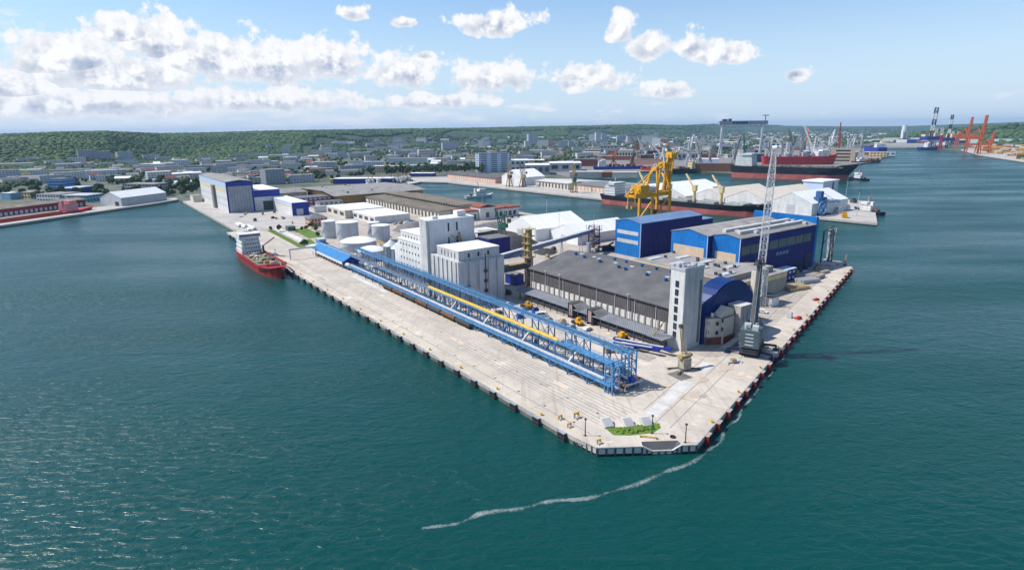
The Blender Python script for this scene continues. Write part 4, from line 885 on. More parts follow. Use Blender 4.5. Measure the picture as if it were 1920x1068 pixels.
part('tower_canopy', canm, T, lambda b: b.box(-8.5, -1.5, -4.5, 3.0, 4.6, 4.9)); part('yellow_crane_arm', M_oldyel, T, lambda b: (b.beam((-7, 1, 4.9), (-4.6, -1.5, 10.5), .35), b.beam((-4.6, -1.5, 10.5), (-5.4, .6, 5), .2), b.beam((-6.4, 2, 5), (-5, 2, 8), .2)))
# --- things behind / beside the tower
T = qthing('arched_hall', 'dark blue barrel-roofed hall behind the pale stair tower', 'hall', 31, 85)
part('vault', mat('arched_blue_sheet', (.004, .030, .155), .45, .2, .1), T, lambda b: b.profile_y([(0, 0)] + [(17.5 - 17.5 * math.cos(math.pi * i / 18), 22.3 * math.sin(math.pi * i / 18) ** .8) for i in range(1, 18)] + [(35, 0)], -7.5, -.3))
part('end_wall', mat('arched_blue_sheet', (.004, .03, .155)), T, lambda b: b.profile_y([(1, 0)] + [(17.5 - 16.6 * math.cos(math.pi * i / 18), 21.6 * math.sin(math.pi * i / 18) ** .8) for i in range(1, 18)] + [(34, 0)], -7.7, -7.5)); part('rim', M_black, T, lambda b: b.box(2, 33, -8.0, -7.7, 8.2, 9.2))
T = qthing('office_house', 'cream office house with curved bay wedged beside the stair tower', 'house', 20.3, 86.5)
poly = [(0, 1.6), (5.0, -1.0), (5.2, -1.75), (12.4, -1.2), (12.4, 2.4), (0, 2.9)]
part('wall', M_cream, T, lambda b: b.prism(poly, 0, 10.2)); part('roof', M_roofs, T, lambda b: b.prism([(x * 1.02 - .1, y * 1.02) for x, y in poly], 10.2, 10.6)); part('gable', M_cream, T, lambda b: b.profile_y([(4, 10.6), (11.5, 10.6), (11.5, 12.8), (7.8, 14.2), (4, 11.8)], -1.2, 2))
for k in range(4):
    for z in (5.2, 8.6): part('window', M_glass, T, lambda b: b.cbox(4.9 + 1.35 * k, -1.52 + .16 * abs(k - 1.2), z, .8, .3, 1.5, .05))
for z in (4.2, 7.8): part('window', M_glass, T, lambda b: b.cbox(.3, 1.8, z, .9, .4, 1.4, -1.2)); part('window', M_glass, T, lambda b: b.cbox(2.6, -.6, z, .9, .3, 1.3, -.36))
part('plinth', M_brick, T, lambda b: b.prism([(x * 1.01, y * 1.03 - .1) for x, y in poly], 0, 2.9)); part('door', M_dgrey, T, lambda b: b.cbox(.6, 1.1, .1, .9, .4, 2.2, -1.15)); part('chimney', M_cream, T, lambda b: b.box(1.6, 2.4, 1, 1.8, 10.6, 12.2))
T = qthing('concrete_bunker', 'windowless grey concrete box beside the curved office house', 'building', 17, 99.3)
part('wall', M_conc, T, lambda b: b.box(0, 7, 0, 5.6, 0, 13.5)); part('roof', M_concl, T, lambda b: b.box(-.1, 7.1, -.1, 5.7, 13.5, 13.8)); instances(MB().box(-.05, .05, -.06, .0, 0, 11.4).mesh('joint', M_dgrey), 'joint', [(x, -.02, 0) for x in (2.1, 4.3)], T)
T = qthing('ramp', 'grey concrete ramp curving up to the office house', 'ramp', 17.5, 85)
part('ramp_slab', M_conc, T, lambda b: b.add([(1, -1, 0), (3, -3.5, 0), (11, -3.6, 2.2), (13, -.5, 2.4), (6, -.8, 1.2), (13, -.5, 0), (11, -3.6, 0), (6, -.8, 0)], [(0, 1, 2, 3, 4), (1, 6, 2), (2, 6, 5, 3), (3, 5, 7, 4), (0, 4, 7)]))
part('parapet', M_cream, T, lambda b: (b.beam((3, -3.5, .6), (11, -3.6, 3.0), .25, 1.1), b.beam((11, -3.6, 3), (13, -.5, 3.2), .25, 1.1)))
# flat-roofed yellow and grey hall behind the warehouse
T = qthing('flat_hall', 'flat-roofed hall with pale yellow fascia and roof lights behind the warehouse', 'hall', 47, 127.5)
part('wall', M_palyel, T, lambda b: b.box(0, 56, 0, 62, 0, 9.3)); rf = part('roof', M_roofl, T, lambda b: b.box(-.4, 56.4, -.4, 62.4, 9.3, 9.8)); part('roof', M_roofl, T, lambda b: b.box(8, 50, 4, 58, 9.8, 12.5)); part('fascia', M_palyel, T, lambda b: b.box(-.52, -.4, -.4, 62, 6.2, 9.7)); part('end_wall', mat('grey_beige_wall', (.34, .31, .26), .85, .12, .2), T, lambda b: b.box(0, 56, -.12, -.0, 0, 7.0))
part('raised_fascia', M_palyel, T, lambda b: b.box(7.85, 8, 4, 58, 10.0, 12.3))
for k in range(6): part('fascia_post', M_navy, T, lambda b: b.box(-.7, -.52, 3 + 9.6 * k, 4.4 + 9.6 * k, 5.8, 11))
rr = random.Random(2)
instances(MB().box(-4.5, 4.5, -1.6, 1.6, 0, .5).mesh('roof_light', M_lgrey), 'roof_light', [(18 + 14 * (k % 2), 8 + 7.4 * k, 12.5) for k in range(7)], T)
instances(MB().box(-.6, .6, -.6, .6, 0, 1.3).mesh('roof_vent', M_dgrey), 'roof_vent', [(rr.uniform(10, 48), rr.uniform(6, 56), 12.5) for k in range(16)], T)
part('gate', M_dgrey, T, lambda b: b.box(18, 23, -.25, -.12, 0, 5))
T = qthing('service_tower', 'narrow beige service tower on a white base beside the yellow hall', 'tower', 37, 150.5)
part('base', M_white, T, lambda b: b.box(0, 6, -2.5, 3.5, 0, 4.2)); part('shaft', M_cream, T, lambda b: b.box(.3, 5.4, 3.5, 9, 0, 15.5)); part('ledge', M_dgrey, T, lambda b: b.box(-.2, 6.2, -2.7, 3.7, 4.2, 4.6)); part('roof', M_roofl, T, lambda b: b.box(.2, 5.5, 3.4, 9.1, 15.5, 15.9))
part('pipework', M_steel, T, lambda b: (b.cyl((-1.6, 1, 0), (-1.6, 1, 10), .6, 8), b.cyl((-3, 2.5, 0), (-3, 2.5, 7), .9, 8), b.lattice((-2.4, .5, 0), (-2.4, .5, 14), 2.2, 2.2, 6, .2, .12)))
T = qthing('silo_hopper', 'small white conical silo on legs beside the mobile crane', 'silo', 16, 107)
part('vessel', M_white, T, lambda b: b.lathe([(.4, 2.2), (2.0, 4.4), (2.0, 7.6), (0, 8.4)], 16)); part('platform', M_dgrey, T, lambda b: b.lathe([(2.6, 7.2), (2.6, 7.4), (0, 7.41)], 12))
for a in range(4): part('leg', M_lgrey, T, lambda b: b.beam((1.6 * math.cos(a * 1.57 + .8), 1.6 * math.sin(a * 1.57 + .8), 0), (1.5 * math.cos(a * 1.57 + .8), 1.5 * math.sin(a * 1.57 + .8), 4.4), .2))
# two-storey dark blue site cabins
T = qthing('site_cabin', 'two-storey row of dark blue site cabins below the blue hall', 'cabin', 55, 180)
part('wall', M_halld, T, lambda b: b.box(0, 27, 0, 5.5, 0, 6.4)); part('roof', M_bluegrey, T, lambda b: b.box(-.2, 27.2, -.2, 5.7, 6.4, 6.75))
for r in range(2): instances(MB().box(-.75, .75, -.08, .02, 0, 1.2).mesh('window', M_bluegrey), 'window', [(3 + 3.6 * k, -.02, 1.3 + 3.1 * r) for k in range(7)], T)
# stacks of timber and steel on the open quay
def stack(p, label, m, w, d, h, n, rz):
    T = thing('timber_stack', label, 'stack', p, rz)
    part('bearer', M_rust2, T, lambda b: [b.box(-w / 2, w / 2, y - .15, y + .15, 0, .3) for y in (-d * .35, 0, d * .35)])
    beam = MB().box(-w / 2, w / 2, -d / n * .42, d / n * .42, 0, h).mesh('beam', m)
    instances(beam, 'beam', [(random.uniform(-.3, .3), -d / 2 + (k + .5) * d / n, .3 + random.uniform(-.1, .15)) for k in range(n)], T)
stack(G(1490, 541), 'pale timber stack in a low frame on the open quay', M_wood, 13, 8, 1.4, 9, QROT - .25)
stack(G(1513, 529), 'grey steel sheet stack behind the pale timber', M_grey, 12, 6, 1.8, 6, QROT - .25)
stack(G(1528, 520), 'weathered beam stack with pale ends beside grey sheets', mat('weathered_wood', (.36, .31, .26), .9), 9, 7, 1.6, 7, QROT + .1)
stack(G(1542, 511), 'small beam stack closest to the lattice frame', mat('weathered_wood', (.36, .31, .26)), 7, 5, 1.3, 5, QROT - .1)
# steel lattice frame at the far corner
T = qthing('lattice_frame', 'tall steel lattice frame beside the blue hall at the pier corner', 'frame', 64, 254)
part('mast', M_lgrey, T, lambda b: b.lattice((9, 2, 0), (12, 3, 20.5), 1.6, 3.2, 9, .3, .18)); part('mast', M_navy, T, lambda b: b.beam((0, 2, 0), (0, 2, 19.6), .6)); part('mast', M_dgrey, T, lambda b: b.lattice((7, 0, 0), (6, 0, 19.5), 1.6, 1.6, 9, .25, .15))
part('top_beam', M_dgrey, T, lambda b: (b.beam((-1, 2, 20), (13.5, 3, 21.2), .6), b.beam((-1, 0, 20), (8, 0, 20), .5), b.beam((0, 2, 12), (6, 0, 19), .3)))
part('base', M_conc, T, lambda b: b.box(-2, 13, -5, 6, 0, .9))
T = thing('gangway_tower', 'slim reddish marker mast standing at the pier corner', 'mast', G(1584, 497)); part('mast', mat('faded_pink', (.55, .33, .32)), T, lambda b: b.lattice((0, 0, 0), (.3, 0, 6), 1, .6, 5, .18, .12)); part('foot', M_dgrey, T, lambda b: b.cbox(0, 0, 0, 1.8, 1.8, .6))

# ================================================================== mobile harbour crane
def mobile_crane():
    T = qthing('mobile_harbour_crane', 'tall mobile harbour crane with grey machine house and raised lattice boom', 'crane', 8.0, 94.2, rz=.42)
    part('chassis', M_dgrey, T, lambda b: (b.box(-7, 7, -3.2, 3.2, 1.0, 2.6), b.box(-8.2, -6.2, -2.6, 2.6, 1.5, 3.2)))
    for x in (-5.6, -3.8, -2, 2, 3.8, 5.6):
        for y in (-2.9, 2.9): part('wheel', M_black, T, lambda b: b.cyl((x, y - .5, .8), (x, y + .5, .8), .8, 10))
    for x, y in ((-5.5, -7.5), (5.5, -7.5), (-5.5, 7.5), (5.5, 7.5)): part('outrigger', M_navy, T, lambda b: (b.beam((x * .8, y * .3, 1.7), (x, y, 1.5), .7), b.beam((x, y, 0), (x, y, 1.7), .6), b.box(x - 1.3, x + 1.3, y - 1.0, y + 1.0, 0, .3)))
    part('slew_ring', M_black, T, lambda b: b.cyl((0, 0, 2.6), (0, 0, 4.0), 2.4, 16))
    hs = part('machine_house', mat('grey_green_house', (.085, .125, .14), .55, .2, .3, streak=.4), T, lambda b: (b.box(-9.0, -1.6, -3.3, 3.3, 4.0, 10.4)))
    for z in (4.9, 6.2, 7.5, 8.8): part('louvre', M_lgrey, hs, lambda b: b.box(-9.1, -8.98, -1.4, 1.4, z, z + .45))
    for y in (-3.38, 3.30): part('louvre', M_lgrey, hs, lambda b: [b.box(x, x + .5, y, y + .08, z, z + .7) for z in (5, 6.6, 8.2) for x in (-8.8, -2.6)])
    part('cooler', M_lgrey, hs, lambda b: (b.box(-8.4, -6.2, -2.6, -.6, 10.4, 12.0), b.box(-5.2, -3.2, .4, 2.6, 10.4, 11.6))); part('exhaust', M_lgrey, hs, lambda b: (b.cyl((-4.5, -1.4, 10.4), (-4.5, -1.4, 12.2), .4, 8), b.cyl((-7, 1.6, 10.4), (-7, 1.6, 11.8), .5, 8)))
    part('walkway', M_dgrey, T, lambda b: (b.box(-1.6, 3.0, -3.4, 3.4, 4.0, 4.3), b.beam((-1.6, -3.4, 5.3), (3, -3.4, 5.3), .1), b.beam((-1.6, 3.4, 5.3), (3, 3.4, 5.3), .1)))
    part('tower', mat('crane_tower_grey', (.13, .135, .14), .55, .2, .3), T, lambda b: (b.cyl((.2, 0, 4), (.2, 0, 33), 1.25, 12, .95), b.cyl((.2, 0, 33), (.2, 0, 36), .5, 8)))
    part('crows_nest', M_dgrey, T, lambda b: (b.box(-2.2, 2.6, -1.8, 1.8, 32.4, 32.8), b.cyl((-1.2, 0, 33.4), (-1.2, .3, 34.4), .9, 8), b.beam((1.4, 0, 32), (2.2, 0, 36), .3)))
    part('cab', M_white, T, lambda b: (b.box(1.2, 3.6, -1.2, 1.2, 17.5, 20.4), b.box(3.55, 3.7, -1.0, 1.0, 18.0, 20.0)))
    part('hook_block', M_yel2, T, lambda b: (b.sphere((8.2, 1.0, 2.6), 1.3, 10, 7), b.cyl((8.2, 1, 3.8), (8.2, 1, 5.4), .4, 8)))
    side = Vector((0, 1, 0)); bt = Vector((11.0, 0, 72)); b0 = Vector((2.2, 0, 12.5))
    part('boom', mat('boom_white', (.60, .61, .62), .5, .12, .4), T, lambda b: (b.lattice(b0, b0.lerp(bt, .12), 1.2, 2.4, 2, .2, .12, side), b.lattice(b0.lerp(bt, .12), b0.lerp(bt, .85), 2.4, 2.2, 18, .2, .11, side), b.lattice(b0.lerp(bt, .85), bt, 2.2, 1.2, 5, .18, .1, side)))
    part('boom_head', M_white, T, lambda b: (b.cyl((bt.x, -.8, bt.z), (bt.x, .8, bt.z), .9, 10), b.beam(bt, bt + Vector((1.2, 0, .8)), .4)))
    part('luffing_cylinder', M_lgrey, T, lambda b: b.cyl((2.4, 0, 8), (4.4, 0, 30), .38, 8))
    part('hoist_rope', M_lgrey, T, lambda b: [b.cyl((bt.x + .6, y, bt.z), (8.2, 1.0, 5), .05, 4) for y in (-.3, .3)] + [b.cyl((-1.0, y, 33.4), (bt.x, y, bt.z), .05, 4) for y in (-.5, .5)] + [b.cyl((-6.5, y, 11), (-1.4, y, 33), .06, 4) for y in (-.6, .6)])
    part('power_pack', M_yel2, T, lambda b: (b.box(3.6, 5.2, -2.6, -1.0, 2.6, 4.2), b.beam((4, -2, 4), (5.5, -2, 6), .3)))
    return T
mobile_crane()
def spreader(p, label, rz):
    T = thing('spreader', label, 'crane gear', p, rz); part('frame', M_lgrey, T, lambda b: (b.box(-3, 3, -.3, .3, .2, .7), b.box(-3.1, -2.6, -1.1, 1.1, .1, .6), b.box(2.6, 3.1, -1.1, 1.1, .1, .6))); part('head_block', M_oldyel, T, lambda b: b.box(-.8, .8, -.7, .7, .7, 1.5))
spreader(G(1375, 680), 'grey spreader frame lying in front of the mobile crane', .3); spreader(G(1432, 662), 'pale spreader frame lying in the crane shadow', 1.1)

# ================================================================== blue halls
def blue_hall(name, label, s0, s1, t0, t1, he, hr, side, bands, bm, roofm, extra=None):
    T = qthing(name, label, 'hall', s0, t0); w = t1 - t0; l = s1 - s0
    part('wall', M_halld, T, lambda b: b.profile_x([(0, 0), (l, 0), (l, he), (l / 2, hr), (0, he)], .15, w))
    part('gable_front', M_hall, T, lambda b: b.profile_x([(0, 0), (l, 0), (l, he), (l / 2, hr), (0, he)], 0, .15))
    part('roof', roofm, T, lambda b: b.profile_x([(-.4, he - .05), (l / 2, hr + .05), (l + .4, he - .05), (l + .4, he + .25), (l / 2, hr + .4), (-.4, he + .25)], -.3, w + .3))
    for z0, z1 in bands: part('window_band', bm, T, lambda b: b.box(-.14, 0, 2.0, l - 2.0, z0, z1))
    part('corner_trim', M_bluegrey, T, lambda b: b.box(-.2, .16, -.12, .18, 0, he))
    return T
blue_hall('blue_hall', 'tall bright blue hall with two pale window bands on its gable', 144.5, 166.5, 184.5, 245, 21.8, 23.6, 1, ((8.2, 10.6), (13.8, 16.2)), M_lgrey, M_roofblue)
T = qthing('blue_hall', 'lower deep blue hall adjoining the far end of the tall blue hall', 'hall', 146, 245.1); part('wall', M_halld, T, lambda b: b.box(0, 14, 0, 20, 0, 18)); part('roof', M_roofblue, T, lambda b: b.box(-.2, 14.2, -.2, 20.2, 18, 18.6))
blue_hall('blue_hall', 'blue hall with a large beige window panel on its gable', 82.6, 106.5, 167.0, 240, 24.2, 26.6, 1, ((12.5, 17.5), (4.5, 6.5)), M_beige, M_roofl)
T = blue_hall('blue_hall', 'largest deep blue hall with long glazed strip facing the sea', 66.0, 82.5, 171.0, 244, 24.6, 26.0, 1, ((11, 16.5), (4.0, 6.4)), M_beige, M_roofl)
part('monitor', M_concl, T, lambda b: [b.box(6, 68, y, y + 2.2, 25.4, 27.2) for y in (4.5, 13)]); gb = MB().box(-3.9, 3.9, -.12, .02, 0, 4.6).mesh('glazing', M_pane)
instances(gb, 'glazing', [(5.2 + 8.5 * k, -.01, 15.8) for k in range(8)], T)
part('small_windows', M_roofblue, T, lambda b: [b.box(34 + 3.2 * k, 36.4 + 3.2 * k, -.1, .0, 11.6, 13.4) for k in range(4)]); part('door', M_navy, T, lambda b: (b.box(54, 62, -.12, .0, 0, 6), b.box(64, 72, -.14, .0, 0, 9)))
part('end_upstand', M_hall, T, lambda b: b.box(73.3, 75.6, 0.1, 40, 0, 28.8)); part('roof_unit', M_lgrey, T, lambda b: [b.cbox(x, y, 25.3, 2.6, 2, 1.4) for x, y in ((12, 10), (18, 3), (60, 10), (66, 3), (69, 12))])

# ================================================================== rest of the near pier
T = qthing('elevator_tower', 'tall rusty yellow bucket elevator tower at the warehouse corner', 'tower', 122.5, 79)
part('frame', mat('tower_rust_white', (.40, .33, .30), .8, .4, .5), T, lambda b: b.lattice((1.6, 1.6, 0), (1.6, 1.6, 18), 3.4, 3.4, 7, .4, .22)); part('casing', M_oldyel, T, lambda b: (b.box(.4, 2.8, .4, 2.8, 17, 32), b.box(-.2, 1.2, 2.6, 3.6, 19, 30)))
part('platform', M_oldyel, T, lambda b: [b.box(-.8, 4, -.8, 4, z, z + .25) for z in (18, 21.5, 25, 28.5, 32)] + [b.beam((x, y, 18), (x, y, 33), .16) for x in (-.7, 3.9) for y in (-.7, 3.9)]); part('shaft', M_dgrey, T, lambda b: b.box(.8, 2.4, .8, 2.4, 0, 17))
def gallery(name, label, a, c, w, h, m, m2, posts=(), trn=None):
    d = c - a; ln = math.hypot(d.x, d.y); T = thing(name, label, 'conveyor', Vector((a.x, a.y, GZ)), math.atan2(d.y, d.x)); z0 = a.z - GZ; z1 = c.z - GZ
    part('gallery', m, T, lambda b: b.beam((0, 0, z0), (ln, 0, z1), w, h)); part('roof', m2, T, lambda b: b.beam((0, 0, z0 + h / 2 + .12), (ln, 0, z1 + h / 2 + .12), w + .3, .24))
    part('truss', M_dgrey, T, lambda b: [b.beam((ln * k / 14, sd * (w / 2 + .08), z0 + (z1 - z0) * k / 14 - h * .5 * (1 if k % 2 else -1)), (ln * (k + 1) / 14, sd * (w / 2 + .08), z0 + (z1 - z0) * (k + 1) / 14 + h * .5 * (1 if k % 2 else -1)), .16) for k in range(14) for sd in (-1, 1)])
    for f in posts: part('support', M_steel, T, lambda b: (b.beam((ln * f, -w / 2, 0), (ln * f, -.2, z0 + (z1 - z0) * f - h / 2), .35), b.beam((ln * f, w / 2, 0), (ln * f, .2, z0 + (z1 - z0) * f - h / 2), .35)))
gallery('conveyor_gallery', 'long blue-grey inclined conveyor gallery rising towards the white tents', L(128, 64, 21.5), L(178, 174, 16.8), 2.4, 2.2, mat('gallery_blue_grey', (.13, .19, .33), .6), M_lgrey, (.62, .86))
gallery('conveyor_gallery', 'dark enclosed conveyor gallery between silo and elevator tower', L(124, 64, 16.5), L(124.5, 79, 16.5), 2.6, 2.8, M_dgrey, M_oldyel)
T = qthing('transfer_tower', 'open blue and rust transfer tower at the end of the inclined gallery', 'tower', 176, 174)
part('frame', M_navy, T, lambda b: b.lattice((3.5, 3, 0), (3.5, 3, 17), 7, 7, 5, .45, .28)); part('platform', M_rust2, T, lambda b: [b.box(0, 7, -.5, 6.5, z, z + .3) for z in (5, 10, 14.5)] + [b.beam((x, y, 14.5), (x, y, 18), .2) for x in (0, 7) for y in (-.5, 6.5)]); part('chute', M_steel, T, lambda b: (b.cyl((3, 3, 3), (3, 3, 14), 1.1, 8), b.cyl((-2, 2, 0), (-2, 2, 7), 1.6, 10), b.cyl((3, 3, 16), (3, 3, 27), .1, 5))); part('machinery', M_navy, T, lambda b: (b.cbox(12, -1, 0, 5, 4, 3.6), b.cbox(17, -3, 0, 4, 5, 2.6), b.beam((8, 0, 1), (15, -4, 6), 1.0)))
gable_hall('blue_hut', 'small dark blue hut with grey pitched roof beside the elevator tower', 'hut', L(138.5, 82.5), QROT, 5.8, 9, 5.2, 6.4, M_royal, M_roofs)
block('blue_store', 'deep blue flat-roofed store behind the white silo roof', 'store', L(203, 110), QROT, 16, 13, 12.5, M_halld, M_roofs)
block('blue_store', 'light blue low office behind the tall silo headhouse', 'office', L(262, 98), QROT, 8, 16, 7, M_blue, M_roofl, winm=M_bluegrey, rows=2, cols=5)
def pile(p, r, h, label, m=M_coal, sx=1.0, rz=0):
    b = MB(); n = 22
    for k, (f, z) in enumerate(((1, 0), (.8, .3), (.55, .66), (.28, .9), (0, 1))):
        for i in range(n): a = 2 * math.pi * i / n; q = r * f * (1 + .12 * math.sin(3 * a + r) + random.uniform(-.04, .04)); b.v.append((q * math.cos(a) * sx, q * math.sin(a), h * z))
    b.f = [(k * n + i, k * n + (i + 1) % n, (k + 1) * n + (i + 1) % n, (k + 1) * n + i) for k in range(4) for i in range(n)]; b.smooth = True
    single(b.build('stockpile', m), label, 'stockpile', p, QROT + rz)
pile(L(226, 146), 15, 8.5, 'black coal heap in front of the white tent gables', sx=1.3); pile(L(300, 178), 17, 6, 'broad grey heap behind the tall headhouse', mat('grey_bulk', (.17, .165, .17), .95, .25, .3), 1.8); pile(L(340, 128), 14, 7, 'dark grey heap behind the grey tanks', mat('grey_bulk', (.17, .165, .17)), 1.5); pile(L(196, 150), 8, 3, 'low dark heap beside the inclined gallery')
T = qthing('bulk_bay', 'open concrete bulk bay with curved retaining wall behind the silo', 'bay', 245, 118); part('retaining_wall', mat('stained_wall', (.16, .14, .13), .9, .4, .4), T, lambda b: [b.cbox(24 + 16 * math.cos(a), 20 * math.sin(a), 0, 5, .7, 7, a + math.pi / 2) for a in [k * .22 - .3 for k in range(9)]]); part('slab', M_concl, T, lambda b: b.box(12, 40, 16, 34, 6.2, 6.6))
# white tents
def tent(loc, rz, w, l, he, hr, label, wm=M_whiteroof, rm=M_whiteroof, group=None):
    T = thing('storage_tent', label, 'tent hall', loc, rz, group)
    part('wall', wm, T, lambda b: b.profile_x([(0, 0), (w, 0), (w, he), (w / 2, hr), (0, he)], 0, l)); part('roof', rm, T, lambda b: b.profile_x([(-.3, he - .1), (w / 2, hr + .02), (w + .3, he - .1), (w + .3, he + .15), (w / 2, hr + .3), (-.3, he + .15)], -.2, l + .2))
    n = max(3, int(l / 7)); instances(MB().profile_x([(-.4, he), (-.35, he + .22), (w / 2, hr + .42), (w + .35, he + .22), (w + .4, he), (w / 2, hr + .2)], -.12, .12).mesh('membrane_seam', M_concl), 'membrane_seam', [(l * k / n, 0, 0) for k in range(1, n)], T)
    part('door', M_lgrey, T, lambda b: b.box(-.12, .02, w * .4, w * .6, 0, he * .8)); return T
tent(L(233, 171), QROT, 38, 50, 8.5, 16, 'larger white tent hall with gable facing the coal heap'); tent(L(202, 184), QROT, 30, 54, 7, 13, 'white tent hall between larger tent and blue hall')
# red lifeboat, green crane
T = thing('lifeboat', 'red enclosed lifeboat on the back quay', 'boat', L(380, 250), QROT + .6); part('hull', M_red, T, lambda b: b.sphere((0, 0, 1.6), 1.9, 10, 6, .8)); T.scale = (3, 1.2, 1); part('canopy', M_red, T, lambda b: b.sphere((0, 0, 2.6), 1.3, 8, 6, .8))
def portal_crane(loc, rz, h, label, m, m2, jib=.8, ang=1.05, group=None, gauge=7.0, name='portal_crane', th=1.0):
    """harbour crane: portal on four legs, slewing tower with cab, lattice jib, counterweight"""
    T = thing(name, label, 'crane', loc, rz, group); g = gauge / 2; p = h * .30
    for x in (-g, g):
        for y in (-g, g): part('leg', m, T, lambda b: (b.beam((x, y, .4), (x * .45, y * .45, p), .9 * th), b.cbox(x, y, 0, 1.6, 2.4, .9)))
    part('portal', m, T, lambda b: (b.box(-g * .6, g * .6, -g * .6, g * .6, p, p + .9), b.beam((-g, -g, 1.2), (g, -g, 1.2), .6), b.beam((-g, g, 1.2), (g, g, 1.2), .6)))
    part('machinery_house', m2, T, lambda b: (b.box(-2.2, 2.2, -4.4, 1.6, p + 1.4, p + 1.4 + h * .12), b.cyl((0, 0, p + .9), (0, 0, p + 1.4), 2.2, 12)))
    part('cab', M_white, T, lambda b: b.box(1.0, 2.6, 1.4, 3.2, p + 2, p + 4.2))
    top = Vector((0, -2.0, h * .78)); part('tower', m, T, lambda b: (b.lattice((0, -1, p + 1.4 + h * .12), top, 3.0 * th ** .5, 1.6 * th ** .5, 5, .35 * th, .2 * th), ))
    jl = h * jib; base = Vector((0, 1.6, p + 3)); tip = base + Vector((0, jl * math.cos(ang), jl * math.sin(ang)))
    part('jib', m, T, lambda b: b.lattice(base, tip, 1.8 * th ** .6, .8 * th ** .6, 10, .28 * th, .16 * th)); part('tie', m, T, lambda b: (b.beam(top, tip, .25 * th), b.beam(top, (0, -6.5, p + 3 + h * .2), .3 * th)))
    part('counterweight', M_dgrey, T, lambda b: b.cbox(0, -6.5, p + 2 + h * .14, 2.6, 2.0, 3)); part('rope', M_dgrey, T, lambda b: b.cyl(tip, (tip.x, tip.y, tip.z - h * .45), .07, 4))
    return T
portal_crane(L(258, 158), QROT + .4, 24, 'dark green crane standing beside the white tents', M_green, M_green, .5, 1.25)
# yellow ship unloader on the back quay
def unloader():
    T = qthing('ship_unloader', 'huge yellow ship unloader with raised boom behind the blue hall', 'crane', 182, 237); G_ = 19.0; D = 12.0
    for x in (0, G_):
        for y in (0, D): part('leg', M_yel2, T, lambda b: (b.beam((x, y, 1.5), (x, y, 35 if x else 33), 1.6), b.cbox(x, y, 0, 2.6, 6, 1.6)))
    part('sill_beam', M_yel2, T, lambda b: [b.beam((x, 0, 3), (x, D, 3), 1.4) for x in (0, G_)] + [b.beam((0, y, 13), (G_, y, 13), 1.2) for y in (0, D)] + [b.beam((0, y, 14), (G_, y, 32), .8) for y in (0, D)])
    part('main_girder', M_yel2, T, lambda b: [b.box(-16, G_ + 3, y - .9, y + .9, 31.5, 34.5) for y in (2.2, D - 2.2)] + [b.box(-16 + 8 * k, -15 + 8 * k, 2, D - 2, 32, 33.6) for k in range(5)])
    part('a_frame', M_yel2, T, lambda b: [b.beam((x0, y, 34), (x1, D / 2 + (y - D / 2) * .35, 51), 1.2) for y in (0, D) for x0, x1 in ((G_, G_ - 2), (5, 8))] + [b.beam((-15, y, 34.4), (8, D / 2, 51), .7) for y in (2.5, D - 2.5)] + [b.beam((8, D / 2, 51), (G_ - 2, D / 2, 55), .9)])
    part('a_frame_head', M_yel2, T, lambda b: (b.cbox(G_ - 2, D / 2, 51, 4, 6, 4), b.cbox(8, D / 2, 50, 2.4, 5, 2)))
    part('boom', M_yel2, T, lambda b: (b.lattice((G_ + 2, D / 2, 34), (G_ + 6, D / 2, 60), 4.6, 3.8, 9, .8, .45), b.beam((G_ + 2.6, D / 2 - 1.2, 34), (G_ + 6.4, D / 2 - 1.2, 60), 1.3, 1.0), b.beam((G_ + 2.6, D / 2 + 1.2, 34), (G_ + 6.4, D / 2 + 1.2, 60), 1.3, 1.0)))
    part('boom_tip', M_yel2, T, lambda b: (b.cbox(G_ + 6.4, D / 2, 58, 6, 6, 3), *[b.cbox(G_ + 4.2 + 2.2 * k, D / 2, 61, 1.1, 5.6, 1.1) for k in range(3)]))
    part('machinery_house', M_yel2, T, lambda b: b.box(-11, -2, 1.5, D - 1.5, 34.5, 40)); part('trolley', M_lgrey, T, lambda b: (b.cyl((1.5, D / 2, 36.5), (8, D / 2, 36.5), 2.4, 14), b.box(1, 9, 3, 9, 32.4, 34.6)))
    part('hopper', M_dgrey, T, lambda b: b.lathe([(1, 14), (4, 20), (4, 21)], 10, 9, D / 2)); part('landward_gear', M_oldyel, T, lambda b: (b.lattice((-15, D / 2, 24), (-15, D / 2, 31.5), 5, 5, 3, .6, .35), b.box(-17.5, -12.5, 3, D - 3, 24, 26)))
    part('brace_red', M_rust, T, lambda b: (b.beam((G_, 0, 6), (6, 0, 30), .5)))
    return T
unloader()
# --- long sheds towards the land end of the pier
def shed_bays(name, label, s0, s1, t0, t1, h, wm, rm, win=None, ridge_lift=0, extra=None):
    T = qthing(name, label, 'warehouse', s0, t0); w = t1 - t0; l = s1 - s0
    part('wall', wm, T, lambda b: b.box(0, w, 0, l, 0, h)); part('roof', rm, T, lambda b: b.profile_y([(-1.2, h - .1), (w / 2, h + 1.4), (w + 1.2, h - .1), (w + 1.2, h + .3), (w / 2, h + 1.8), (-1.2, h + .3)], -1, l + 1))
    if ridge_lift:
        part('clerestory', M_cream, T, lambda b: b.box(w * .36, w * .64, 2, l - 2, h, h + ridge_lift)); part('clerestory_roof', rm, T, lambda b: b.box(w * .33, w * .67, 1.6, l - 1.6, h + ridge_lift, h + ridge_lift + .4))
        part('clerestory_glazing', M_glass, T, lambda b: [b.box(w * .36 - .08, w * .36, 4 + 5 * k, 7 + 5 * k, h + 1.3, h + ridge_lift - .4) for k in range(int((l - 6) / 5))], kind='stuff')
    if win: instances(MB().box(-.1, .02, -1.5, 1.5, 1.0, h - 1.8).mesh('loading_door', win), 'loading_door', [(-.02, 4 + 7 * k, 0) for k in range(int((l - 4) / 7))], T)
    return T
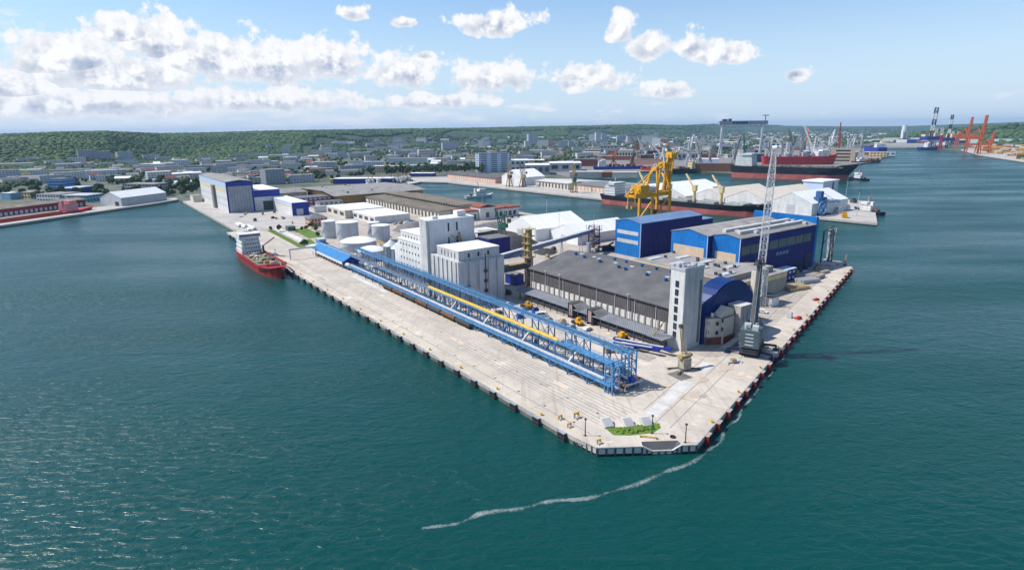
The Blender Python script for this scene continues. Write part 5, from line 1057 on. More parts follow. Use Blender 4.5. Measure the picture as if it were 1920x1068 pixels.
shed_bays('long_warehouse', 'long brown-roofed warehouse with raised clerestory and brick end', 372, 540, 168, 232, 8.2, M_cream, M_roofb, M_dgrey, 3.4)
T = qthing('gate_building', 'red brick end building with white loading fronts on the basin side', 'building', 352, 182)
part('wall', M_white, T, lambda b: (b.box(0, 62, 0, 18, 0, 8), b.box(16, 32, -3, 14, 0, 11))); part('roof', M_brick, T, lambda b: (b.box(-.5, 16, -.5, 18.5, 8, 9.2), b.profile_y([(15.5, 11), (24, 13), (32.5, 11), (32.5, 12), (24, 14), (15.5, 12)], -3.5, 14), b.box(32, 62.5, -.5, 18.5, 8, 9.2)))
instances(MB().box(-1.6, 1.6, -.12, .02, 1, 5.5).mesh('window', M_glass), 'window', [(3 + 4.4 * k, -.02, 0) for k in range(3)] + [(24, -3.02, 1)] + [(36 + 5.2 * k, -.02, 0) for k in range(5)], T)
T = qthing('yellow_warehouse', 'wide grey-roofed warehouse with ochre yellow side', 'warehouse', 548, 140)
part('wall', M_ochre, T, lambda b: b.box(0, 105, 0, 110, 0, 10.4)); part('roof', M_roofl, T, lambda b: b.profile_x([(-6, 10.6), (30, 13.8), (112, 12.0), (112, 12.5), (30, 14.4), (-6, 11.1)], -7, 107)); part('front_doors', M_dgrey, T, lambda b: [b.box(-.2, -.02, 4 + 12 * k, 11 + 12 * k, 0, 6) for k in range(9)]); instances(MB().box(-1, 1, -1, 1, 0, 1.4).mesh('roof_vent', M_dgrey), 'roof_vent', [(14 + 16 * (k % 2) * 2, 8 + 7 * k, 12.4) for k in range(14)], T)
T = qthing('grey_warehouse', 'grey warehouse with canopy roof beside the brick offices', 'warehouse', 640, 84); part('wall', M_conc, T, lambda b: b.box(0, 50, 0, 60, 0, 9)); part('roof', M_roofl, T, lambda b: b.profile_x([(-3, 8.8), (30, 11.5), (63, 8.8), (63, 9.3), (30, 12), (-3, 9.3)], -3, 53))
block('brick_office', 'red brick office between the grey and yellow warehouses', 'office', L(560, 100), QROT, 36, 26, 9.5, M_brick, M_roofs, winm=M_bluegrey, rows=3, cols=5, colsx=7)
block('brick_office', 'small brick annex with grey front below the yellow warehouse', 'office', L(530, 112), QROT, 26, 14, 7, M_lgrey, M_roofs, winm=M_glass, rows=2, cols=3, colsx=5)
block('white_store', 'low white warehouse with flat pale roof behind the grey tanks', 'warehouse', L(388, 113), QROT, 34, 52, 6.5, M_white, M_whiteroof, winm=M_dgrey, rows=1, cols=4); block('white_store', 'cream low store with white roof beside the brick annex', 'warehouse', L(441, 106), QROT, 40, 50, 7.5, M_cream, M_whiteroof, winm=M_dgrey, rows=1, cols=3)
block('white_store', 'small white garage below the yellow warehouse', 'garage', L(504, 98), QROT, 14, 14, 5, M_white, M_roofl)
# the big white, blue and yellow hall and its neighbours
T = qthing('shipbuilding_hall', 'huge white and blue shipbuilding hall with grey sliding gate', 'hall', 561, 28.5)
part('wall', M_white, T, lambda b: b.box(0, 25.5, .3, 150, 0, 24)); part('upper_wall', M_bluegrey, T, lambda b: b.box(-.05, 25.5, .3, 150, 24, 31)); part('yellow_band', M_palyel, T, lambda b: b.box(-.14, -.05, .3, 150, 20.5, 23.5)); part('front_frame', M_royal, T, lambda b: (b.box(-.2, 1.4, -.3, .3, 0, 31.2), b.box(24.2, 25.8, -.3, .3, 0, 31.2), b.box(1.4, 24.2, -.3, .3, 26.8, 31.2)))
gt = part('sliding_gate', M_grey, T, lambda b: b.box(1.4, 24.2, -.1, .3, 0, 26.8)); instances(MB().box(-.08, .08, -.06, .0, 0, 26.6).mesh('gate_joint', M_dgrey), 'gate_joint', [(4.2 + 2.85 * k, -.1, 0) for k in range(7)], gt)
part('roof', M_roofl, T, lambda b: b.profile_y([(-.3, 31.2), (12.8, 32.6), (25.9, 31.2), (25.9, 31.6), (12.8, 33.1), (-.3, 31.6)], -.4, 150)); part('side_tower', mat('tower_brown_grey', (.24, .21, .19)), T, lambda b: b.box(-2.6, 0, 58, 68, 0, 25)); part('side_band', M_lgrey, T, lambda b: [b.box(-.1, -.02, .4, 150, z, z + 1.6) for z in (6, 13)])
T = qthing('blue_annex', 'white hall with deep blue upper band beside the sliding gate', 'hall', 563, 54.2); part('wall', M_white, T, lambda b: b.box(0, 27, 0, 70, 0, 14)); part('upper_wall', M_royal, T, lambda b: b.box(-.1, 27.1, -.1, 70, 14, 21)); part('roof', M_whiteroof, T, lambda b: b.box(-.2, 27.2, -.2, 70, 21, 21.5)); part('gate', M_dgrey, T, lambda b: b.box(9, 19, -.2, .0, 0, 9.5))
T = qthing('painted_hall', 'low white hall with blue gable and pale yellow stripe', 'hall', 495, 73.3); part('wall', M_white, T, lambda b: b.box(0, 16, .2, 76, 0, 9.0)); part('upper_wall', M_bluegrey, T, lambda b: b.box(-.06, 16, .2, 76, 9, 12.6)); part('stripe', M_palyel, T, lambda b: b.box(-.12, -.06, .2, 76, 8.2, 9.2)); part('gable', M_royal, T, lambda b: b.box(-.1, 16.1, -.1, .2, 0, 12.8)); part('roof', M_whiteroof, T, lambda b: b.box(-.2, 16.2, -.2, 76, 12.6, 13)); part('door', M_lgrey, T, lambda b: b.box(4, 10.5, -.25, -.1, 0, 6.5))
block('quay_hut', 'pale low hut on the quay beside the shipbuilding hall', 'hut', L(700, 17), QROT, 9, 22, 7, M_cream, M_roofl)
T = qthing('pink_villa', 'salmon two-storey villa with grey hipped roof beside the lawn', 'house', 412, 64); part('wall', M_pink, T, lambda b: b.box(0, 15, 0, 15, 0, 7)); part('roof', M_roofs, T, lambda b: b.add([(-.7, -.7, 7), (15.7, -.7, 7), (15.7, 15.7, 7), (-.7, 15.7, 7), (5.5, 7.5, 10.4), (9.5, 7.5, 10.4)], [(0, 1, 5, 4), (1, 2, 5), (2, 3, 4, 5), (3, 0, 4), (0, 3, 2, 1)]))
for r in range(2): instances(MB().box(-.6, .6, -.1, .02, 0, 1.7).mesh('window', M_glass), 'window', [(2 + 2.75 * k, -.02, 1.2 + 3.2 * r) for k in range(5)], T)
for r in range(2): instances(MB().box(-.1, .02, -.6, .6, 0, 1.7).mesh('window', M_glass), 'window', [(-.02, 2 + 2.75 * k, 1.2 + 3.2 * r) for k in range(5)], T)
block('blue_kiosk', 'little bright blue kiosk on the lawn by the domed tank', 'hut', L(325, 42), QROT, 5, 8, 3.2, M_blue, M_lgrey); block('green_shed', 'small green shed among the hedges near the villa', 'shed', L(402, 42), QROT, 6, 8, 3.2, M_green, M_roofs)
for k, (s0, s1, t0, t1) in enumerate(((318, 420, 26, 31), (355, 410, 44, 56), (330, 352, 36, 41))): sheet('lawn', [LP(s0, t0), LP(s1, t0 + 3), LP(s1, t1 + 3), LP(s0, t1)], GZ + .03, M_grass, GZ - .02)
sheet('pale_road', [LP(300, 33), LP(425, 36), LP(425, 41), LP(300, 39)], GZ + .012, M_concl)
for k, (s, t, ln, rz) in enumerate(((440, 17.5, 26, 0), (425, 21, 22, .05), (452, 15.6, 16, -.03), (420, 16, 9, .02))):
    T = qthing('pipe_bundle', ('long bundle of white pipes on the quay behind the red ship', 'second bundle of white pipes beside the lawn edge', 'white pipe bundle next to the step in the quay', 'short bundle of pale pipes behind the ship bridge')[k], 'pipes', s, t, rz=rz); part('bearer', M_dgrey, T, lambda b: [b.box(-1.6, 1.6, y, y + .4, 0, .4) for y in (1, ln / 2, ln - 1.4)]); part('pipe', M_white, T, lambda b: [b.cyl((x, 0, z), (x, ln, z), .6, 8) for x, z in ((-1.2, 1), (0, 1), (1.2, 1), (-.6, 2.05), (.6, 2.05))])

# ================================================================== vehicles on the pier
def car(p, rz, col, label, van=False):
    T = thing('van' if van else 'car', label, 'van' if van else 'car', p, rz, 'vehicles parked about the pier'); ln = 5.4 if van else 4.3; h = 2.2 if van else 1.45
    part('body', col, T, lambda b: b.profile_x([(-ln / 2, .35), (ln / 2, .35), (ln / 2, .85), (ln * .3, .95), (ln * .16, h), (-ln * .42, h), (-ln / 2, .95)] if not van else [(-ln / 2, .35), (ln / 2, .35), (ln / 2, 1.1), (ln * .34, h), (-ln / 2, h)], -.88, .88))
    part('glass', M_glass, T, lambda b: b.profile_x([(ln * .27, 1.0), (ln * .15, h - .12), (-ln * .38, h - .12), (-ln * .44, 1.0)], -.9, .9))
    for x in (-.8, .8):
        for y in (-ln * .3, ln * .3): part('wheel', M_black, T, lambda b: b.cyl((x - .12, y, .32), (x + .12, y, .32), .32, 8))
CC = [(M_white, 'white'), (M_dgrey, 'dark grey'), (M_red, 'red'), (M_lgrey, 'silver'), (M_royal, 'blue')]
for k, (s, t, c, v, w) in enumerate(((100, 61, 1, 0, 'beside the warehouse dock'), (88, 60, 0, 1, 'parked before the warehouse canopy'), (128, 70, 1, 1, 'in the shade by the silo'), (62, 63, 0, 0, 'between warehouse and conveyor bridge'), (330, 33, 0, 1, 'on the pale road'), (480, 60, 1, 0, 'before the painted hall'), (488, 62, 3, 0, 'next to another before the painted hall'), (486, 55, 2, 0, 'on the open yard before the blue annex'), (230, 190, 0, 1, 'beside the tents'), (180, 182, 3, 0, 'near the transfer tower'), (185, 190, 1, 0, 'under the tall blue hall gable'), (32, 140, 0, 0, 'near the service tower'))):
    car(L(s, t), random.uniform(0, 6), CC[c][0], f'{CC[c][1]} {"van" if v else "car"} {w}', bool(v))
def forklift(p, rz, label):
    T = thing('wheel_loader', label, 'loader', p, rz); part('body', M_yel2, T, lambda b: (b.box(-1, 1, -2.4, 1.2, .7, 1.8), b.box(-.8, .8, -.8, .6, 1.8, 3))); part('bucket', M_dgrey, T, lambda b: b.box(-1.4, 1.4, 2.2, 3.2, .2, 1.3)); part('arm', M_yel2, T, lambda b: (b.beam((-.6, .8, 1.5), (-.6, 2.4, .8), .3), b.beam((.6, .8, 1.5), (.6, 2.4, .8), .3)))
    for x in (-1.05, 1.05):
        for y in (-1.6, 1): part('wheel', M_black, T, lambda b: b.cyl((x - .25, y, .65), (x + .25, y, .65), .65, 8))
forklift(L(70, 65), .5, 'yellow wheel loader parked by the warehouse entrance'); forklift(L(46, 66), 2.2, 'yellow loader under the warehouse canopy edge'); forklift(L(103, 63.5), 1.0, 'rusty orange loader before the first canopy')

# ================================================================== ships
def hull(T, ln, bm, zb, zt, sheer, m_up, m_low, zsplit, bowrake=.06, stern=.75):
    """lofted hull, y from stern (0) to bow (ln)"""
    U = [0, .03, .1, .25, .5, .72, .84, .92, .97, 1.0]; hb = [stern, .88, .97, 1, 1, 1, .88, .62, .32, .03]
    def ring(z, k):
        out = []
        for u, w in zip(U, hb):
            ww = w * (.80 + .20 * k) if u > .75 else w * (.93 + .07 * k); y = u * ln * (1 - bowrake * (1 - k)) + .02 * ln * (1 - k)
            out.append((ww * bm / 2, y, z + (sheer * max(0, (u - .8) / .2) ** 1.5 + sheer * .3 * max(0, (.12 - u) / .12)) * k))
        return out
    def loft(b, z0, z1, k0, k1, cap):
        A = ring(z0, k0); B = ring(z1, k1); n = len(A); P = A + B + [(-x, y, z) for x, y, z in A] + [(-x, y, z) for x, y, z in B]
        F = []
        for i in range(n - 1): F += [(i, i + 1, n + i + 1, n + i), (2 * n + i + 1, 2 * n + i, 3 * n + i, 3 * n + i + 1)]
        F += [(0, n, 3 * n, 2 * n), (n - 1, 3 * n - 1, 4 * n - 1, 2 * n - 1)]
        if cap: F += [(n + i, n + i + 1, 3 * n + i + 1, 3 * n + i) for i in range(n - 1)]
        b.add(P, F)
    lo = part('hull_bottom', m_low, T, lambda b: loft(b, zb, zsplit, 0, .3, False)); hi = part('hull', m_up, T, lambda b: loft(b, zsplit, zt, .3, 1, True))
    return hi
def superstructure(T, y0, y1, w, z0, floors, m=M_white, fh=2.7):
    for f in range(floors):
        i = f * .25; part('deckhouse', m, T, lambda b: (b.box(-w / 2 + i, w / 2 - i, y0 + i, y1 - i * 1.4, z0 + f * fh, z0 + (f + 1) * fh - .12), b.box(-w / 2 + i - .3, w / 2 - i + .3, y0 + i - .3, y1 - i * 1.4 + .3, z0 + (f + 1) * fh - .12, z0 + (f + 1) * fh)))
        part('window_band', M_glass, T, lambda b: [b.box(-w / 2 + i + .8 + 1.6 * k, -w / 2 + i + 1.7 + 1.6 * k, y1 - i * 1.4 - .02, y1 - i * 1.4 + .06, z0 + f * fh + 1.0, z0 + f * fh + 1.8) for k in range(int((w - 2 * i - 1.4) / 1.6))], kind='stuff')
    zt = z0 + floors * fh; part('wheelhouse', m, T, lambda b: b.box(-w / 2 - .4, w / 2 + .4, y0 + (y1 - y0) * .35, y1 - floors * .3, zt, zt + 2.6)); part('bridge_window', M_glass, T, lambda b: b.box(-w / 2 - .2, w / 2 + .2, y1 - floors * .3, y1 - floors * .3 + .08, zt + 1.0, zt + 2.0))
    part('mast', M_white, T, lambda b: (b.beam((0, (y0 + y1) / 2, zt + 2.6), (0, (y0 + y1) / 2, zt + 8), .35), b.beam((-1.8, (y0 + y1) / 2, zt + 6), (1.8, (y0 + y1) / 2, zt + 6), .2), b.box(-.9, .9, (y0 + y1) / 2 - .1, (y0 + y1) / 2 + .1, zt + 7, zt + 7.4))); part('funnel', m, T, lambda b: b.prism([(-1.3, y0 - .5), (1.3, y0 - .5), (1.1, y0 + 2.6), (-1.1, y0 + 2.6)], zt - 2, zt + 3.2))
    return zt
# red and white supply ship at the long quay, bow towards the camera
T = thing('supply_ship', 'red-hulled supply ship with white bridge moored at the long quay', 'ship', L(333, -8.2, 0), QROT + math.pi)
hull(T, 92, 14, -2, 4.6, 3.0, mat('ship_dark_red', (.36, .018, .02), .5, .25, .2), M_red, 1.0); superstructure(T, 8, 24, 12.5, 4.4, 4); part('deck_cover', mat('deck_green', (.16, .20, .15), .85, .3), T, lambda b: b.box(-6.6, 6.6, 26, 74, 4.62, 4.9))
rr = random.Random(9)
for k in range(26): part('deck_cargo', rr.choice((M_oldyel, M_lgrey, M_dgrey, M_wood, M_rust2, M_concl)), T, lambda b: b.cbox(rr.uniform(-5, 5), rr.uniform(30, 70), 4.9, rr.uniform(1, 3.4), rr.uniform(1, 4), rr.uniform(.6, 2.2), rr.uniform(0, .4)))
part('deck_crane', M_dgrey, T, lambda b: (b.cyl((-6.5, 27, 4.8), (-6.5, 27, 10), .7, 8), b.beam((-6.5, 27, 9.6), (-12.5, 34, 15.5), .6), b.beam((-5, 40, 6), (-9.5, 66, 8.5), .5))); part('foremast', M_white, T, lambda b: (b.beam((0, 82, 6), (0, 82, 17), .4), b.beam((-1.5, 82, 12), (1.5, 82, 12), .2))); part('bulwark', M_red, T, lambda b: [b.beam((sd * 7.7, 24, 5.3), (sd * 7.7, 72, 5.3), .25, 1.4) for sd in (-1, 1)])
part('bulwark', M_red, T, lambda b: [b.beam((sd * 7.6, 72, 5.6), (sd * 5.5, 83, 7.6), .3, 1.6) for sd in (-1, 1)] + [b.beam((sd * 5.5, 83, 7.6), (sd * .6, 91.5, 9.0), .3, 1.6) for sd in (-1, 1)])
# black and red bulk carrier at the second pier
A = L(388, 393, 0); B = L(197, 417.5, 0); d = B - A
T = thing('bulk_carrier', 'black and red bulk carrier with four cream deck cranes behind the unloader', 'ship', A, math.atan2(d.y, d.x) - math.pi / 2)
hull(T, d.length, 24, -3, 9.6, 3.4, M_hull, M_redd, 4.6); superstructure(T, 7, 22, 20, 9.2, 4, fh=3.0)
for k in range(5):
    y = 34 + 29 * k; part('hatch_cover', mat('hatch_green_grey', (.40, .43, .38), .8, .2), T, lambda b: (b.box(-8.5, 8.5, y, y + 19, 9.6, 11.4), *[b.box(-8.7, 8.7, y + 3 + 5 * q, y + 3.4 + 5 * q, 11.4, 11.7) for q in range(4)]))
for k in range(4):
    y = 57 + 29 * k - 1.6; part('deck_crane', M_palyel, T, lambda b: (b.cyl((0, y, 9.6), (0, y, 25), 1.6, 10), b.box(-2, 2, y - 2, y + 2, 20, 26), b.beam((.8, y, 21), (-7, y - 15, 36), .7), b.beam((-.8, y, 21), (-8.4, y - 15, 36), .7), b.beam((0, y, 26), (-7.7, y - 15, 36), .2)))
part('deck_gear', M_dgrey, T, lambda b: [b.cbox(rr.uniform(-8, 8), rr.uniform(172, 186), 10.4, 2, 2, 1.4) for _ in range(12)]); part('hull_name_patch', M_white, T, lambda b: b.box(-.1, .1, .02, .05, 6, 7))

# ================================================================== second pier
for k, (s0, t0, w, l, he, hr, lab, rm) in enumerate(((300, 425, 44, 62, 9, 17, 'pale tent hall behind the bulk carrier nearest its bridge', M_whiteroof), (214, 437, 46, 100, 10, 19, 'wide cream-roofed tent hall facing the blue bulk loader', mat('cream_membrane', (.66, .58, .48), .6, .06, .05)), (262, 438, 40, 92, 9, 17, 'cream tent hall in the middle of the second pier', mat('cream_membrane', (.66, .58, .48))), (172, 441, 40, 66, 11, 20, 'white tent hall with shaded gable at the pier head', M_whiteroof), (345, 440, 48, 110, 9, 16, 'long white tent hall along the shipyard water', M_whiteroof))):
    tent(L(s0, t0), QROT, w, l, he, hr, lab, M_white, rm)
T = qthing('storage_tank', 'white flat-topped storage tank building behind the tent halls', 'storage tank', 225, 560); part('wall', M_bluegrey, T, lambda b: b.box(0, 34, 0, 22, 0, 20)); part('roof', M_whiteroof, T, lambda b: b.box(-1, 35, -1, 23, 20, 21.4)); part('pilaster', M_white, T, lambda b: [b.box(4 * k, 4 * k + .8, -.5, 0, 0, 20) for k in range(9)]); part('door_strip', M_dgrey, T, lambda b: b.box(20, 23, -.6, -.5, 0, 19))
shed_bays('quay_warehouse', 'long low grey-roofed warehouse with pink doors on the second pier', 405, 500, 446, 500, 8, M_cream, M_roofs, M_pink); shed_bays('quay_warehouse', 'cream low warehouse beneath the brown harbour cranes', 505, 575, 440, 478, 8.5, M_cream, M_concl, M_dgrey)
shed_bays('quay_warehouse', 'far low warehouse with salmon fronts at the basin head', 655, 800, 425, 468, 8, M_pink, M_roofg, M_cream); tent(L(596, 432), QROT, 52, 42, 12, 22, 'big white hall with steep gable beside the brown cranes', M_white, M_whiteroof)
portal_crane(G(955, 350), QROT, 37, 'brown harbour crane beside the steep white hall', M_oldyel, M_rust2, .55, 1.35); portal_crane(G(980, 350.5), QROT + .3, 38, 'second brown harbour crane on the second pier', M_rust2, M_oldyel, .55, 1.4); portal_crane(G(1076, 361), QROT - .4, 44, 'tall yellowed harbour crane beside the pink-doored warehouse', M_oldyel, M_green, .5, 1.3)
T = thing('bulk_loader', 'bright blue bulk loader with round wheel and boom on pier head', 'loader', L(166, 448), QROT)
part('wheel', M_blue, T, lambda b: [b.beam((7 * math.cos(a), 0, 7.5 + 6 * math.sin(a)), (7 * math.cos(a + .4), 0, 7.5 + 6 * math.sin(a + .4)), .8) for a in [k * .4 for k in range(16)]] + [b.beam((7 * math.cos(a), 0, 7.5 + 6 * math.sin(a)), (0, 0, 7.5), .4) for a in [k * .8 for k in range(8)]]); part('frame', M_blue2, T, lambda b: (b.lattice((8, 6, 0), (8, 6, 16), 6, 6, 4, .8, .4), b.cbox(10, 8, 9, 9, 8, 7), b.cbox(12, 10, 16, 5, 5, 5))); part('boom', M_blue, T, lambda b: (b.lattice((10, 6, 13), (34, 2, 11), 2.2, 1.6, 8, .4, .2), b.beam((12, 10, 21), (30, 4, 12), .3))); part('base', M_navy, T, lambda b: b.box(3, 16, 0, 14, 0, 1.6))
for k, (x, y, m, lab) in enumerate(((1552, 395, M_rust, 'orange machine parked beside the blue bulk loader'), (1572, 398, M_lgrey, 'grey mobile hopper on the second pier head'), (1588, 393, M_white, 'white truck on the second pier head'), (1583, 408, M_yel2, 'pair of yellow containers near the pier edge'), (1600, 380, M_dgrey, 'dark grey skip stack on the pier head'))): debris('pier_machine', lab, 'machine', G(x, y), m, 7, 4, 3, .4 * k)
def mast(p, h, label, m=M_lgrey):
    T = thing('light_mast', label, 'mast', p); part('pole', m, T, lambda b: b.cyl((0, 0, 0), (0, 0, h), .25, 6, .14)); part('lamp_ring', M_dgrey, T, lambda b: b.cyl((0, 0, h), (0, 0, h + .8), 1.1, 8)); part('foot', M_conc, T, lambda b: b.cbox(0, 0, 0, 1.2, 1.2, .5))
for x, y, h, w in ((1606, 404, 22, 'near the edge of the second pier head'), (1585, 376, 24, 'behind the second pier head'), (948, 436, 20, 'in front of the larger tent gable'), (1048, 450, 22, 'between the two tent halls'), (1025, 420, 22, 'behind the larger tent hall'), (905, 405, 22, 'beside the gate building'), (540, 375, 24, 'beside the blue annex'), (556, 375, 24, 'next to the blue annex'), (566, 376, 24, 'near the brick office')): mast(G(x, y), h, f'tall light mast {w}')
# tugs and boats
def tug(p, rz, label, m, ln=28):
    T = thing('tugboat', label, 'tugboat', p, rz); hull(T, ln, 9, -1.5, 2.6, 2, m, m, .6); superstructure(T, ln * .35, ln * .72, 6, 2.6, 2); part('fire_monitor_mast', M_rust, T, lambda b: (b.beam((0, ln * .5, 10), (0, ln * .45, 19), .4), b.beam((-2, ln * .5, 15), (2, ln * .5, 15), .3))); part('towing_gear', M_rust2, T, lambda b: (b.cbox(0, ln * .2, 2.8, 3, 3, 2), b.beam((-3, ln * .3, 3), (3, ln * .3, 5), .5)))
tug(G(1655, 404, 0), .25, 'tug with red deck gear moored at the second pier head', M_hull, 34); tug(G(1627, 339, 0), .1, 'dark blue tug with white wheelhouse beside the great hull', M_navy, 40)
tug(G(1600, 338, 0), 1.2, 'cluttered work barge under the great hull bow', M_rust2, 26); tug(G(872, 372, 0), -1.0, 'low grey motor barge moored on the basin quay', M_lgrey, 40)
rr = random.Random(21)
for k in range(11): tug(G(700 + 7.5 * k + rr.uniform(-2, 2), 350.5 - .7 * k + rr.uniform(-1.2, 1.2), 0), rr.uniform(.6, 1.0), ('small fishing boat rafted up in the basin corner', 'small white service boat rafted up in the basin corner')[k % 2], (M_navy, M_white, M_rust2, M_royal)[k % 4], rr.uniform(14, 22))
for o in bpy.data.objects:
    if o.get('label', '').endswith('rafted up in the basin corner'): o['group'] = 'small boats rafted in the basin corner'
# ================================================================== odds and ends lying about the yard
ry = random.Random(91); PM = [(M_wood, 'timber'), (M_lgrey, 'grey'), (M_royal, 'blue'), (M_rust2, 'rust brown'), (M_white, 'white'), (M_dgrey, 'dark'), (M_oldyel, 'yellowed')]
ZON = [(20, 70, 40, 58, 'on the yard behind the conveyor bridge'), (70, 120, 42, 62, 'between silo and warehouse dock'), (125, 200, 66, 110, 'in the yard behind the silo'), (130, 230, 112, 170, 'in the yard by the inclined gallery'), (240, 380, 120, 165, 'beside the bulk heaps'), (440, 555, 30, 70, 'on the open yard before the big hall'), (20, 60, 110, 145, 'beside the arched hall'), (57, 64, 212, 240, 'by the site cabins'), (270, 370, 200, 250, 'on the back quay')]
for k in range(72):
    z = ZON[k % 9]; s, t = ry.uniform(z[0], z[1]), ry.uniform(z[2], z[3]); m, w = PM[ry.randrange(7)]; T = qthing('cargo_pallet', f'{w} pallet of goods {z[4]}', 'pallet', s, t, f'pallets {z[4]}', rz=ry.uniform(-.3, .3)); a_, b_, h_ = ry.uniform(1.2, 4.5), ry.uniform(1.2, 3), ry.uniform(.6, 2.4)
    part('load', m, T, lambda b: (b.cbox(0, 0, .16, a_, b_, h_), b.cbox(a_ * .1, 0, h_ + .16, a_ * .6, b_ * .7, h_ * .3))); part('pallet_base', M_wood, T, lambda b: [b.cbox(0, q * b_ * .4, 0, a_, .2, .15) for q in (-1, 0, 1)])

# ================================================================== left shore
SHR = R_(74.9) - math.pi / 2
a = G(-70, 416); d = G(207, 388.5) - a
T = thing('red_shed', 'long dark red quay shed with white doors on the left shore', 'shed', a, SHR); ln = d.length
part('wall', mat('dark_red_cladding', (.20, .025, .035), .7, .15, .2), T, lambda b: b.box(-24, 0, 0, ln, 0, 7.2)); part('roof', M_roofb, T, lambda b: b.profile_y([(-25, 7.1), (-12, 9.2), (.8, 7.1), (.8, 7.6), (-12, 9.7), (-25, 7.6)], -1, ln + 1)); instances(MB().box(-.02, .12, -1.5, 1.5, 0, 3.6).mesh('door', M_lgrey), 'door', [(0, 4 + 5.2 * k, .3) for k in range(int(ln / 5.2))], T)
a = G(229, 386.5); d = G(292, 374.5) - a; ln = d.length
T = thing('white_hall', 'white hall with pale pitched roof on the left shore', 'hall', a, SHR); part('wall', M_lgrey, T, lambda b: b.profile_y([(-30, 0), (0, 0), (0, 9), (-15, 15.5), (-30, 9)], 0, ln)); part('roof', M_whiteroof, T, lambda b: b.profile_y([(-30.4, 8.9), (-15, 15.6), (.4, 8.9), (.4, 9.3), (-15, 16), (-30.4, 9.3)], -.3, ln + .3)); part('gable', M_white, T, lambda b: b.profile_y([(-30, 0), (0, 0), (0, 9), (-15, 15.5), (-30, 9)], -.15, 0)); part('door', M_dgrey, T, lambda b: b.box(-9, -4, -.3, -.15, 0, 5))
block('glass_office', 'bright blue four-storey office block on the left shore', 'office', G(92, 358), SHR + .2, 22, 26, 17, M_hall, M_roofs, winm=M_bluegrey, rows=4, cols=6, colsx=6); block('glass_office', 'low deep blue hall in front of the blue office block', 'hall', G(108, 364), SHR + .1, 26, 34, 8, M_royal, M_bluegrey); block('glass_office', 'pale turquoise low building behind the white hall', 'building', G(118, 379), SHR + .1, 34, 28, 8, mat('turquoise', (.20, .42, .55)), M_lgrey, winm=M_glass, rows=2, cols=6, colsx=8)
block('grey_block', 'plain grey block rising behind the white shore hall', 'building', G(236, 366), SHR, 50, 22, 15, M_grey, M_roofl, winm=M_glass, rows=4, cols=5, colsx=10)
block('quay_store', 'white sheds huddled behind the red quay shed', 'building', G(70, 378), SHR, 36, 30, 9, M_white, M_roofl, winm=M_glass, rows=2, cols=5, colsx=8); block('quay_store', 'yellowish store at the edge of the left shore', 'building', G(25, 372), SHR, 30, 20, 8, M_palyel, M_roofl, winm=M_glass, rows=2, cols=4, colsx=6); block('quay_store', 'turquoise hut beside the yellowish store', 'building', G(3, 374), SHR, 16, 18, 8, mat('turquoise', (.2, .42, .55)), M_white)
a = G(-75, 431, 0); T = thing('red_ship', 'red-hulled vessel with pink superstructure moored at the left shore', 'ship', a + Vector((6, 0, 0)), SHR); hull(T, 128, 13, -1.5, 4.5, 2, M_red, M_hull, 1.2); superstructure(T, 92, 106, 10, 4.5, 3, mat('ship_pink', (.66, .28, .28), .6)); part('deck', M_rust2, T, lambda b: b.box(-5, 5, 6, 88, 4.6, 5.6))
# ================================================================== shipyard
A = G(1372, 331, 0); B = G(1606, 339.5, 0); d = B - A
T = thing('great_ship', 'great black-hulled ship with red bottom fitting out at the shipyard', 'ship', A, math.atan2(d.y, d.x) - math.pi / 2); hull(T, d.length, 32, -3, 19, 4, M_hull, M_redd, 8, bowrake=.10); superstructure(T, 8, 36, 28, 19, 6, fh=2.9)
rr = random.Random(31); part('deck_piping', mat('deck_clutter', (.30, .26, .22), .85, .4, .5), T, lambda b: [b.cbox(rr.uniform(-12, 12), rr.uniform(44, d.length * .9), 19, rr.uniform(2, 7), rr.uniform(2, 7), rr.uniform(.8, 2.6)) for _ in range(110)], kind='stuff'); part('gangway', M_lgrey, T, lambda b: b.box(-15.5, -14.5, 44, d.length * .86, 19, 20.4)); part('bow_bulwark', M_hull, T, lambda b: [b.beam((sd * 12.5, d.length * .86, 20.5), (sd * 1, d.length * .995, 24), .5, 3) for sd in (-1, 1)])
A = G(1428, 309, GZ); B = G(1568, 308, GZ); d = B - A
T = thing('red_ship', 'bright red hull with white foreship standing in the shipyard', 'ship', A, math.atan2(d.y, d.x) - math.pi / 2); hull(T, d.length, 24, .5, 17, 5, M_red, M_red, 4); superstructure(T, d.length * .72, d.length * .86, 20, 17, 4); part('deck_clutter', M_grey, T, lambda b: [b.cbox(rr.uniform(-9, 9), rr.uniform(8, d.length * .7), 17, rr.uniform(3, 9), rr.uniform(3, 9), rr.uniform(2, 8)) for _ in range(30)], kind='stuff'); part('keel_block', M_dgrey, T, lambda b: b.box(-6, 6, 4, d.length * .8, 0, 1))
T = thing('gantry_crane', 'giant shipyard gantry crane with grey legs and long lettered girder', 'crane', G(1350, 293), -.02)
W_ = (G(1424, 292) - G(1350, 293)).length
for sx, x in ((0, 0), (1, W_)):
    for y in (-14, 14): part('leg', M_lgrey, T, lambda b: (b.beam((x - 8 + 16 * (y > 0), y, 0), (x, y * .3, 84), 4.2), b.cbox(x - 8 + 16 * (y > 0), y, 0, 9, 9, 4)))
    part('leg_head', M_grey, T, lambda b: b.cbox(x, 0, 78, 9, 12, 8))
part('girder', mat('girder_grey', (.26, .29, .36)), T, lambda b: (b.box(-9, W_ + 12, -5, 5, 85, 95), )); part('trolley', M_dgrey, T, lambda b: (b.cbox(6, 0, 95, 12, 9, 5), b.cbox(20, 0, 95, 8, 6, 6))); part('mast_head', M_dgrey, T, lambda b: (b.beam((W_ + 6, 0, 95), (W_ + 6, 0, 109), 1.6), b.cbox(W_ + 6, 0, 108, 16, 4, 2)))
